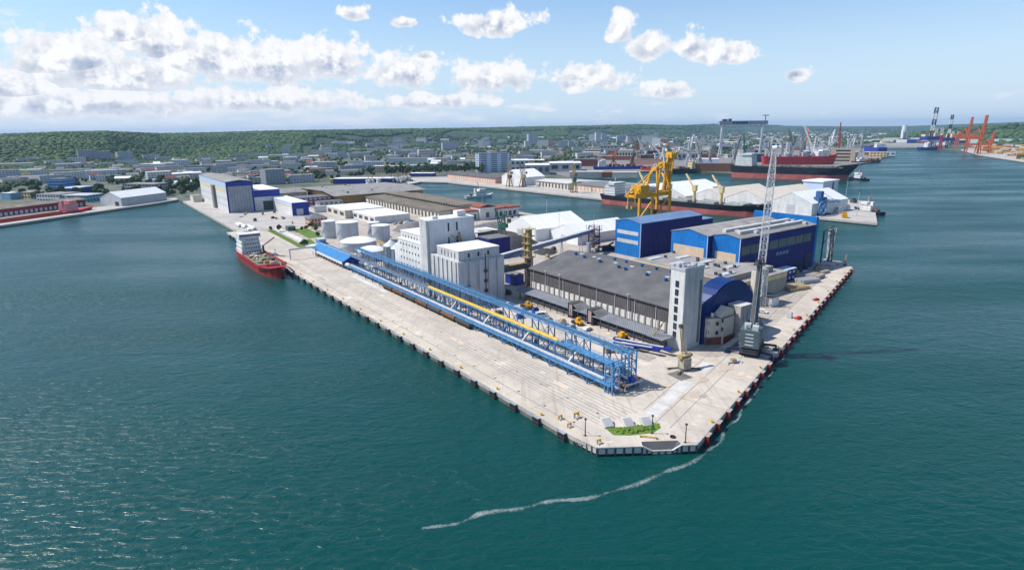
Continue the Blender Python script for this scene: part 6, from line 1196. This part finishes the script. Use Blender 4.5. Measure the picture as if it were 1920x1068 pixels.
instances(MB().box(-2.6, 2.6, -.4, 0, 0, 6).mesh('letter_panel', M_navy), 'letter_panel', [(30 + 7 * k, -5.0, 87) for k in range(6)], T)
rr = random.Random(8)
SHC = [(1500, 305, 243, M_lgrey, .95), (1524, 304, 246, M_white, 1.15), (1552, 303, 247, M_white, .9), (1540, 306, 262, M_lgrey, .75), (1592, 302, 258, M_lgrey, .8), (1612, 300, 252, M_grey, .85), (1480, 305, 262, M_grey, 1.2), (1290, 312, 258, M_lgrey, .95), (1310, 314, 262, M_grey, 1.1), (1375, 316, 258, M_grey, .9), (1395, 318, 262, M_green, 1.2), (1255, 312, 272, M_green, .9), (1570, 297, 240, M_orange, 1.15), (1210, 300, 262, M_grey, .9), (1440, 300, 258, M_grey, 1.0), (1465, 302, 265, M_lgrey, .85), (1150, 312, 285, M_rust, 1.2), (1185, 314, 288, M_rust2, 1.2), (1330, 316, 270, M_grey, .8)]
ADJ = ['white', 'pale', 'grey', 'green', 'rust red', 'dark']
def col_word(m): return {'white_paint': 'white', 'light_grey_metal': 'pale grey', 'grey_paint': 'grey', 'green_paint': 'green', 'crane_orange': 'orange', 'rusty_orange': 'rusty orange', 'rust_brown': 'rust brown'}.get(m.name, 'grey')
for k, (x, yb, yt, m, ang) in enumerate(SHC):
    p = G(x, yb); h = (yb - yt) * scl(p) * 1.02
    portal_crane(p, rr.uniform(-.9, .9) + (math.pi if k % 3 == 0 else 0), h * 1.0, f'{col_word(m)} luffing crane among the shipyard slipways', m, m, .85, ang, 'luffing cranes in the shipyard', 12, 'shipyard_crane', 2.4)
def far_block(x, y, wpx, hpx, dep, wm, rm, label, cat='building', rz=0, rows=0, cols=0, name='building', z=GZ, group=None):
    p = G(x, y, z); k = scl(p); w = wpx * k; h = hpx * k * 1.03; rz0 = -math.atan2(p.x, p.y) + rz
    return block(name, label, cat, p, rz0, w, dep, h, wm, rm, group, winm=M_glass if rows else None, rows=rows, cols=max(1, cols // 2), colsx=cols)
far_block(1556, 304, 40, 23, 50, M_beige, M_roofl, 'tall striped beige assembly block between shipyard cranes', rows=4, cols=1)
far_block(1155, 298, 48, 14, 40, M_cream, M_roofb, 'long cream shipyard hall with row of white piers', rows=1, cols=9); far_block(1075, 312, 60, 12, 50, M_brick, M_roofg, 'low brick shipyard workshop behind the white hall'); far_block(1235, 300, 66, 12, 60, M_grey, M_roofl, 'grey shipyard hall behind the yellow unloader', rows=1, cols=8); far_block(1305, 312, 40, 13, 40, M_bluegrey, M_whiteroof, 'pale shipyard hall with white roof near the dock')
far_block(1440, 296, 60, 12, 60, M_cream, M_roofl, 'cream workshop behind the red ship'); far_block(1400, 304, 30, 14, 40, M_navy, M_roofg, 'dark workshop beneath the gantry crane'); far_block(1180, 309, 60, 9, 30, M_pink, M_roofb, 'pinkish floating dock wall beside the blue ship', 'dock'); far_block(1300, 322, 92, 14, 26, M_rust2, M_rust2, 'rusty dock wall behind the moored black ship', 'dock'); far_block(1068, 332, 62, 9, 20, M_cream, M_concl, 'pale floating dock wall at the inlet head', 'dock'); far_block(1148, 333, 46, 9, 18, M_cream, M_concl, 'second pale dock wall beside the rusty gate', 'dock'); far_block(1128, 333, 20, 9, 22, M_rust2, M_rust, 'rusty dock gate between two pale dock walls', 'dock gate')
def moored(x0, y0, x1, y1, bm, zt, up, lowm, label, z=0, fl=4, at=.1, sup=M_white):
    A = G(x0, y0, z); B = G(x1, y1, z); d = B - A; T = thing('moored_ship', label, 'ship', A, math.atan2(d.y, d.x) - math.pi / 2); l = d.length; hull(T, l, bm, -1, zt, 2, up, lowm, zt * .3); superstructure(T, l * at, l * (at + .16), bm * .8, zt, fl, sup); part('deck_cargo', M_rust2, T, lambda b: [b.cbox(rr.uniform(-bm * .35, bm * .35), l * rr.uniform(.32, .85), zt, bm * .25, bm * .3, rr.uniform(1, 5)) for _ in range(14)], kind='stuff')
moored(1112, 320, 1205, 319, 18, 8, M_royal, M_redd, 'blue-hulled ship with tall white bridge in the shipyard'); moored(1305, 324, 1256, 326, 16, 8, M_navy, M_hull, 'black ship with yellow upperworks at the rusty dock', sup=M_palyel); moored(1654, 289, 1622, 285, 30, 18, M_royal, M_navy, 'big blue ship moored at the far shipyard quay'); moored(1600, 307, 1652, 304, 16, 5, M_rust2, M_hull, 'cluttered work barge off the shipyard quay', fl=2); moored(1722, 281.5, 1762, 281, 26, 9, M_royal, M_navy, 'white and blue ferry moored on the far shore', fl=5, at=.3); moored(1235, 322, 1200, 321, 14, 6, M_red, M_redd, 'red tug ship between the shipyard docks', fl=2)
far_block(898, 324, 60, 34, 24, M_bluegrey, M_roofs, 'tall glazed office block with white frame beside the trees', 'office', .25, rows=9, cols=3); far_block(958, 322, 34, 20, 50, M_white, M_whiteroof, 'white cubic terminal building beside the glazed office', rows=2, cols=4); far_block(985, 328, 46, 17, 60, M_grey, M_whiteroof, 'grey terminal hall with dark gates', rows=1, cols=4); far_block(1030, 322, 60, 15, 60, M_lgrey, M_whiteroof, 'curved-roof pale hall behind the terminal', rows=1, cols=3)
# basin head and lorry park
far_block(625, 345, 112, 9, 26, M_royal, M_whiteroof, 'long low white-roofed store with blue front at the basin head', 'warehouse', -.35); far_block(768, 330.5, 46, 5, 18, M_royal, M_whiteroof, 'white-roofed blue store at the end of the basin', 'warehouse', -.3); far_block(620, 344, 18, 7, 14, M_yellow, M_yellow, 'bright yellow gable end behind the ochre warehouse', 'warehouse')
# ================================================================== container terminal and the far right shore
def sts(x, yb, yt, label, boom):
    p = G(x, yb); h = (yb - yt) * scl(p) * .92; T = thing('container_crane', label, 'crane', p, R_(-25)); g = 16
    for xx in (-g, g):
        for y in (-12, 12): part('leg', M_orange, T, lambda b: b.beam((xx, y, 0), (xx * .8, y, h * .42), 2.5))
    part('portal', M_orange, T, lambda b: [b.beam((-g, y, z), (g, y, z), 2.8) for y in (-12, 12) for z in (h * .18, h * .41)] + [b.beam((xx, -12, h * .2), (xx, 12, h * .2), 2.4) for xx in (-g, g)])
    part('girder', M_orange, T, lambda b: b.box(-g - (26 if boom else 6), g, -4, 4, h * .40, h * .46)); part('apex', M_orange, T, lambda b: (b.beam((g * .8, -6, h * .44), (g * .4, 0, h * .66), 2.4), b.beam((g * .8, 6, h * .44), (g * .4, 0, h * .66), 2.4), b.beam((-g, 0, h * .45), (g * .4, 0, h * .66), 1.4))); part('raised_boom', M_orange, T, lambda b: b.lattice((g, 0, h * .44), (g + 3, 0, h), 5.5, 4, 8, 1.5, .7)); part('machinery_house', M_rust, T, lambda b: b.cbox(-4, 0, h * .46, 14, 8, 6))
sts(1800, 280, 217, 'slender orange container crane farthest along the terminal quay', False); sts(1822, 289, 213, 'tall orange container crane with raised boom at the terminal', True); sts(1842, 287, 246, 'lower orange container crane with boom over the stacks', True)
for k, (x, yb, yt, lab) in enumerate(((1742, 278, 205, 'striped jack-up leg rising over the far shore'), (1774, 277, 218, 'thin striped jack-up leg on the far shore'))):
    p = G(x, yb); h = (yb - yt) * scl(p); T = thing('jack_up_rig', lab, 'rig', p); n = 7
    for i in range(n): part('leg_section', (M_navy, M_white)[i % 2], T, lambda b: b.lattice((h * .04 * i / n, 0, h * i / n), (h * .04 * (i + 1) / n, 0, h * (i + 1) / n), 9 - 3 * k, 9 - 3 * k, 3, 1.6, .9))
    part('platform', M_royal, T, lambda b: b.cbox(0, 0, h * .22, 50, 40, 10)); part('deckhouse', M_palyel, T, lambda b: (b.cbox(14, 0, h * .22 + 10, 22, 30, 12), b.cbox(-18, 4, h * .22 + 10, 12, 20, 7))); part('leg', M_white, T, lambda b: [b.lattice((x2, y2, 0), (x2, y2, h * .5), 6, 6, 6, 1.2, .6) for x2, y2 in ((26, 14), (26, -14))])
T = thing('white_tower', 'white twin-legged silo tower on the far shore', 'tower', G(1693, 266)); h = 30 * scl(T.location); part('shaft', M_white, T, lambda b: (b.box(-10, -3, -8, 8, 0, h * .75), b.box(4, 11, -8, 8, 0, h * .75), b.cyl((0, 0, h * .6), (0, 0, h), 11, 14))); part('base', M_navy, T, lambda b: b.box(-16, 16, -12, 12, 0, h * .2))
T = thing('red_beacon', 'red and white beacon tower beside the far ferry', 'beacon', G(1762, 280)); h = 26 * scl(T.location); part('tower', M_red, T, lambda b: b.lattice((0, 0, 0), (0, 0, h), 7, 4, 5, 2, 1)); part('lantern', M_white, T, lambda b: b.cyl((0, 0, h), (0, 0, h + 4), 4, 8))
for k, (x, y, w, h, m, lab) in enumerate(((1655, 266, 60, 7, M_white, 'long white shed on the far shore beside the white tower'), (1655, 276, 90, 5, M_concl, 'pale low quay shed along the far shore'), (1700, 268, 50, 6, M_royal, 'blue and white shed right of the white tower'), (1770, 270, 40, 8, M_lgrey, 'grey terminal shed behind the orange cranes'), (1850, 268, 70, 7, M_white, 'long pale terminal shed behind the container stacks'), (1720, 262, 40, 8, M_palyel, 'yellowish hall behind the jack-up rig'), (1880, 262, 45, 6, M_roofs, 'dark low warehouse under the wooded spur'))): far_block(x, y, w, h, 40, m, M_whiteroof if k % 2 else M_roofl, lab, 'shed')
# containers: every stack piece its own box
cm = [mat('container_yellow', (.62, .34, .04)), mat('container_orange', (.55, .16, .03)), M_white, M_rust2, mat('container_green', (.06, .16, .09)), mat('container_pale', (.55, .50, .42))]
cn = ['yellow', 'orange', 'white', 'brown', 'green', 'pale']; rr = random.Random(77); cme = [MB().box(-6.1, 6.1, -1.25, 1.25, 0, 2.6).mesh('container', m) for m in cm]
for k in range(165):
    x = rr.uniform(1846, 1935); y = rr.uniform(273, 284 + (x - 1846) * .21); i = rr.choice((0, 0, 0, 1, 1, 2, 2, 3, 4, 5)); p = G(x, y)
    o = bpy.data.objects.new('shipping_container', cme[i]); COL.objects.link(o); o.scale = (1.25, 1.6, 1.25); lv = rr.choice((0, 0, 1, 2)); single(o, f'{cn[i]} shipping container stacked in the far terminal', 'container', p + Vector((0, 0, 3.25 * lv)), R_(-25), f'{cn[i]} containers in the far terminal')
    for q in range(lv):
        o2 = bpy.data.objects.new('shipping_container', cme[(i + q) % 6]); COL.objects.link(o2); o2.scale = (1.25, 1.6, 1.25); single(o2, f'{cn[(i + q) % 6]} shipping container stacked in the far terminal', 'container', p + Vector((0, 0, 3.25 * q)), R_(-25), f'{cn[(i + q) % 6]} containers in the far terminal')

# more of the shipyard: sheds, halls and stacks between the cranes
rs = random.Random(55); SW = [(M_cream, 'cream'), (M_grey, 'grey'), (M_brick, 'brick'), (M_white, 'white'), (M_bluegrey, 'pale blue'), (M_rust2, 'rust brown'), (M_navy, 'dark blue'), (M_palyel, 'yellow')]
for k in range(46):
    x = rs.uniform(1085, 1640); y = rs.uniform(279 + max(0, 1300 - x) * .03, 301 if x < 1400 else 296); m, w = SW[rs.randrange(8)]
    far_block(x, y, rs.uniform(14, 52), rs.uniform(5, 12), rs.uniform(20, 50), m, (M_roofl, M_roofs, M_whiteroof, M_roofb)[k % 4], f'{w} shipyard shed between the slipways', 'shed', rs.uniform(-.3, .5), rows=rs.choice((0, 1, 2)), cols=5, group=f'{w} shipyard sheds')
for k in range(18):
    x = rs.uniform(1180, 1640); y = rs.uniform(284, 304); m = (M_lgrey, M_white, M_grey, M_orange, M_green)[k % 5]
    p = G(x, y); portal_crane(p, rs.uniform(0, 6), rs.uniform(22, 42) * scl(p), f'{col_word(m)} luffing crane among the shipyard slipways', m, m, .8, rs.uniform(.7, 1.25), 'luffing cranes in the shipyard', 12, 'shipyard_crane', 2.4)
for k in range(26):
    x = rs.uniform(1650, 1840); y = rs.uniform(256, 274); m, w = SW[rs.randrange(8)]
    far_block(x, y, rs.uniform(8, 34), rs.uniform(3, 8), 40, m, (M_roofl, M_whiteroof)[k % 2], f'{w} shed in the far industrial shore', 'shed', rs.uniform(-.3, .3), group=f'{w} sheds on the far shore')
# ================================================================== the town below the hills
M_winfar = mat('far_window', (.17, .20, .25), .3, .2, .3)
_rs = np.concatenate([np.arange(500, 4000, 10.0), np.arange(4000, 9000, 25.0)])
def Gh(x, y):
    """where the sight line of a pixel meets the ground or the hillside"""
    d = ray(x, y); h = math.hypot(d.x, d.y); z = np.where(_rs > 1400, np.maximum(hill(np.full(_rs.shape, math.atan2(d.x, d.y)), _rs), GZ), GZ)
    hit = np.nonzero(CAMH + _rs * (d.z / h) <= z)[0]
    if len(hit) == 0: return None
    i = hit[0]; r = float(_rs[i])
    return Vector((r * d.x / h, r * d.y / h, float(z[i])))
WALLS = [(M_white, 'white'), (M_lgrey, 'pale grey'), (M_cream, 'cream'), (M_grey, 'grey'), (M_palyel, 'yellow'), (M_pink, 'pink'), (M_bluegrey, 'pale blue')]
ROOFS = [(M_roofl, 'flat grey'), (M_roofs, 'slate'), (M_whiteroof, 'white'), (mat('tile_red', (.26, .10, .07), .9, .2, .3), 'red tiled'), (M_roofb, 'brown')]
TOWNPTS = []
def town(x, yb, wpx, hpx, wall=0, roof=0, dep=14, kind='apartment block', rows=None, rz=None, where='in the town below the wooded hills', rr=random.Random(5)):
    p = Gh(x, yb)
    if p is None: return
    k = scl(p); w = wpx * k; h = max(4.5, hpx * k); rows = rows or max(1, int(h / 3.1)); rz = rr.uniform(-.45, .45) if rz is None else rz
    TOWNPTS.append((p.x, p.y, max(w, dep) * .6))
    wm, wn_ = WALLS[wall]; rm, rn = ROOFS[roof]; lab = f'{wn_} {rows}-storey {kind} with {rn} roof {where}' if kind == 'apartment block' else f'{wn_} {kind} with {rn} roof {where}'
    p = p + Vector((0, 0, -.5)); base = -math.atan2(p.x, p.y) + rz; grp = f'{wn_} {kind}s in the town'
    if kind == 'apartment block': return block('apartment_block', lab, kind, p, base, w, dep, h, wm, rm, grp, winm=M_winfar, rows=rows, cols=3, colsx=max(2, int(w / 4.5)))
    if kind == 'house':
        T = gable_hall('house', lab, kind, p, base, w, dep * .8, h, h * 1.45, wm, rm, grp, ridge='x')
        b = MB(); n = max(2, int(w / 4))
        for i in range(n): b.box((i + .3) * w / n, (i + .7) * w / n, -.1, .02, h * .35, h * .75)
        b.build('window_row', M_glass, T, kind='stuff'); return T
    return gable_hall('low_hall', lab, 'hall', p, base, w, dep, h, h * 1.2, wm, rm, grp, ridge='x')
B_ = 'apartment block'
NAMED = [(149, 303, 28, 20, 3, 0, 14), (178, 304, 28, 19, 3, 0, 14), (223, 306, 26, 20, 1, 0, 16), (210, 306, 12, 9, 5, 0, 14), (88, 315, 29, 12, 0, 0, 14), (103, 338, 57, 13, 0, 0, 14), (31, 328, 39, 9, 0, 2, 16), (0, 340, 31, 20, 1, 0, 16), (192, 333, 43, 12, 1, 0, 14), (270, 303, 27, 12, 1, 0, 14), (184, 317, 30, 10, 2, 0, 14), (160, 331, 14, 9, 0, 0, 14),
 (407, 318, 26, 16, 1, 2, 14), (462, 314, 43, 13, 0, 0, 14), (532, 308, 26, 12, 1, 0, 14), (500, 283, 9, 11, 1, 0, 14), (530, 291, 12, 18, 0, 0, 14), (582, 291, 38, 9, 0, 0, 14), (478, 345, 22, 12, 1, 0, 16), (500, 347, 37, 28, 3, 0, 18), (545, 344, 45, 15, 1, 0, 14), (350, 320, 50, 9, 3, 0, 14), (310, 318, 26, 8, 0, 0, 14),
 (633, 298, 15, 14, 1, 0, 14), (655, 297, 26, 9, 1, 0, 14), (737, 265, 16, 7, 0, 0, 14), (780, 266, 20, 7, 0, 0, 14), (830, 281, 33, 13, 1, 0, 14), (896, 273, 10, 10, 0, 0, 14), (906, 273, 13, 9, 1, 0, 14), (991, 272, 17, 20, 1, 0, 18), (985, 277, 9, 12, 0, 0, 14), (1008, 275, 17, 12, 0, 0, 14), (1027, 273, 15, 9, 5, 0, 14), (1050, 277, 14, 13, 1, 0, 14), (1066, 276, 10, 12, 1, 0, 14), (1104, 266, 16, 14, 1, 0, 14), (1117, 267, 10, 18, 0, 0, 14), (1128, 266, 10, 16, 1, 0, 14), (1157, 266, 16, 11, 1, 0, 14), (1176, 267, 22, 11, 0, 0, 14), (1200, 268, 30, 12, 1, 0, 14), (1226, 262, 8, 13, 3, 0, 14), (1222, 272, 16, 13, 0, 0, 14)]
for t_ in NAMED: town(*t_[:6], dep=t_[6] * 1.2, rows=None)
town(727, 306, 115, 8, 1, 1, 40, 'low hall', where='among the trees behind the basin'); town(700, 318, 60, 7, 0, 4, 30, 'low hall', where='among the trees behind the basin'); town(610, 330, 60, 9, 2, 1, 30, 'low hall', where='among the trees behind the basin'); town(330, 348, 60, 6, 1, 2, 30, 'low hall', where='behind the left shore trees'); town(270, 344, 50, 6, 0, 0, 30, 'low hall', where='behind the left shore trees')
rt = random.Random(12)
def ymax(x): return float(np.interp(x, [0, 150, 300, 340, 470, 600, 760, 890, 1000, 1100, 1250, 1450, 1640, 1900], [352, 340, 345, 356, 350, 332, 322, 318, 305, 296, 290, 286, 266, 262]))
def ymin(x): return float(np.interp(x, [0, 300, 560, 620, 760, 1000, 1300, 1500, 1900], [308, 302, 294, 268, 262, 258, 252, 247, 246]))
cnt = 0
while cnt < 540:
    x = rt.uniform(-30, 1650); y0, y1 = ymin(x), ymax(x); y = y0 + (y1 - y0) * rt.random() ** 1.2
    p = Gh(x, y)
    if p is None or any((p.x - a) ** 2 + (p.y - b_) ** 2 < (c + 12) ** 2 for a, b_, c in TOWNPTS): cnt += .15; continue
    k = scl(p); kind = rt.choices(['house', B_, 'low hall'], [5, 4, 2])[0]
    w = {'house': rt.uniform(12, 26), B_: rt.uniform(20, 60), 'low hall': rt.uniform(30, 80)}[kind]; h = {'house': rt.uniform(6, 10), B_: rt.uniform(10, 17), 'low hall': rt.uniform(6, 9)}[kind]
    town(x, y, w / k, h / k, rt.choices(range(7), [10, 4, 5, 1, 1, 1, 1])[0], rt.choices(range(5), [4, 3, 3, 1.6, 1])[0], rt.uniform(11, 18), kind, rr=rt); cnt += 1
# ------------------------------------------------------------------ trees
def crown_mesh(seed, h, r, tall):
    g = np.random.default_rng(seed); b = MB(); n = 210
    lob = [(g.normal(0, r * .38), g.normal(0, r * .38), h * g.uniform(.45, .8), r * g.uniform(.45, .7)) for _ in range(6)]
    for i in range(n):
        lx, ly, lz, lr = lob[g.integers(0, 6)]; v = g.normal(0, 1, 3); v /= np.linalg.norm(v); rad = lr * g.uniform(.55, 1.05)
        c = np.array([lx, ly, lz]) + v * rad * np.array([1, 1, tall]); s = r * g.uniform(.16, .30); t1 = np.cross(v, g.normal(0, 1, 3)); t1 /= np.linalg.norm(t1) + 1e-6; t2 = np.cross(v, t1) + v * g.uniform(-.4, .4)
        b.add([c - s * t1 - s * t2 * .7, c + s * t1 - s * t2 * .6, c + s * t1 * .6 + s * t2, c - s * t1 * .7 + s * t2 * .8], [(0, 1, 2, 3)])
    return b.mesh('crown', M_leaf)
VAR = [(crown_mesh(1, 13, 4.6, .8), 13), (crown_mesh(2, 11, 5.2, .7), 11), (crown_mesh(3, 18, 3.4, 1.7), 18), (crown_mesh(4, 14, 5.6, .9), 14)]
TRK = [MB().cyl((0, 0, 0), (0, 0, h * .6), .32, 6, .14).mesh('trunk', M_bark) for _, h in VAR]
KN = ['rounded green tree', 'low spreading tree', 'tall poplar-like tree', 'broad dark green tree']
def tree(p, i, s, where, grp):
    T = thing('tree', f'{KN[i]} {where}', 'tree', p, random.uniform(0, 6), grp); T.scale = (s, s, s)
    for nm, me in (('trunk', TRK[i]), ('crown', VAR[i][0])): o = bpy.data.objects.new(nm, me); COL.objects.link(o); o.parent = T
# in two rows and clumps where single trees can be told apart
spots = []
for k in range(62): spots.append((727 + 2.9 * k + rt.uniform(-2, 2), 329 - .055 * k + rt.uniform(-6, 1.5), 2 if rt.random() < .5 else 3, 'in the belt behind the basin'))
for k in range(60): spots.append((rt.uniform(230, 372), rt.uniform(345, 371), rt.choice((0, 1, 3)), 'behind the left shore'))
for k in range(40): spots.append((rt.uniform(440, 640), rt.uniform(322, 342), rt.choice((0, 1, 3, 2)), 'among the grey slabs near the warehouses'))
for k in range(40): spots.append((rt.uniform(0, 235), rt.uniform(340, 375), rt.choice((0, 1, 3)), 'between the shore buildings'))
for k in range(45): spots.append((rt.uniform(600, 760), rt.uniform(312, 331), rt.choice((0, 2, 3)), 'below the terraces'))
for k in range(22): spots.append((rt.uniform(862, 900), rt.uniform(305, 322), rt.choice((0, 1)), 'beside the glazed office'))
for x, y, i, wh in spots:
    p = Gh(x, y)
    if p is None or any((p.x - a) ** 2 + (p.y - b_) ** 2 < (c * .8) ** 2 for a, b_, c in TOWNPTS): continue
    tree(p, i, rt.uniform(.75, 1.15), wh, f'trees {wh}')
for k, (s, t) in enumerate(((395, 44), (392, 50), (398, 56), (388, 60), (402, 62), (380, 58), (320, 30), (352, 50), (405, 36), (410, 30))): tree(L(s, t), (1, 0)[k % 2], rt.uniform(.35, .55), 'in the hedge beside the salmon villa', 'hedge trees by the villa')
# the countless rest of the town's trees
C = []; Rr = []
while len(C) < 11000:
    x = rt.uniform(-60, 1700); y0, y1 = ymin(x) - 4, ymax(x) + 2; y = y0 + (y1 - y0) * rt.random(); d = ray(x, y)
    if d.z > -.012 and rt.random() < .6: continue
    p = Gh(x, y)
    if p is None: C.append((0, 0, -50)); Rr.append(.1); continue
    if vnoise(np.array([p.x / 75]), np.array([p.y / 75]))[0] < .33: 
        if rt.random() < .8: C.append((p.x, p.y, -50)); Rr.append(.1); continue
    if any(abs(p.x - a) < c and abs(p.y - b_) < c for a, b_, c in TOWNPTS): continue
    r = rt.uniform(2.0, 4.0) * (1 + p.length / 6000); C.append((p.x, p.y, p.z + r * .9)); Rr.append(r)
C = np.array(C); Rr = np.array(Rr); ok = C[:, 2] > -10
ow = blobs('town_trees', C[ok], Rr[ok], M_leaf, .95); ow['label'] = 'green mass of street and garden trees filling the town'; ow['category'] = 'trees'
# ------------------------------------------------------------------ haze
hm_ = bpy.data.materials.new('haze'); hm_.use_nodes = True; n = hm_.node_tree.nodes; n.clear(); pv = n.new('ShaderNodeVolumePrincipled'); mo = n.new('ShaderNodeOutputMaterial')
pv.inputs['Color'].default_value = (.45, .70, 1, 1); pv.inputs['Density'].default_value = 5.0e-5; pv.inputs['Anisotropy'].default_value = .1; hm_.node_tree.links.new(pv.outputs[0], mo.inputs['Volume'])
o = MB().box(-19900, 19900, -2900, 19900, -22, 225).build('haze', hm_); o['kind'] = 'stuff'; o['label'] = 'thin blue summer haze over harbour and hills'; o['category'] = 'haze'
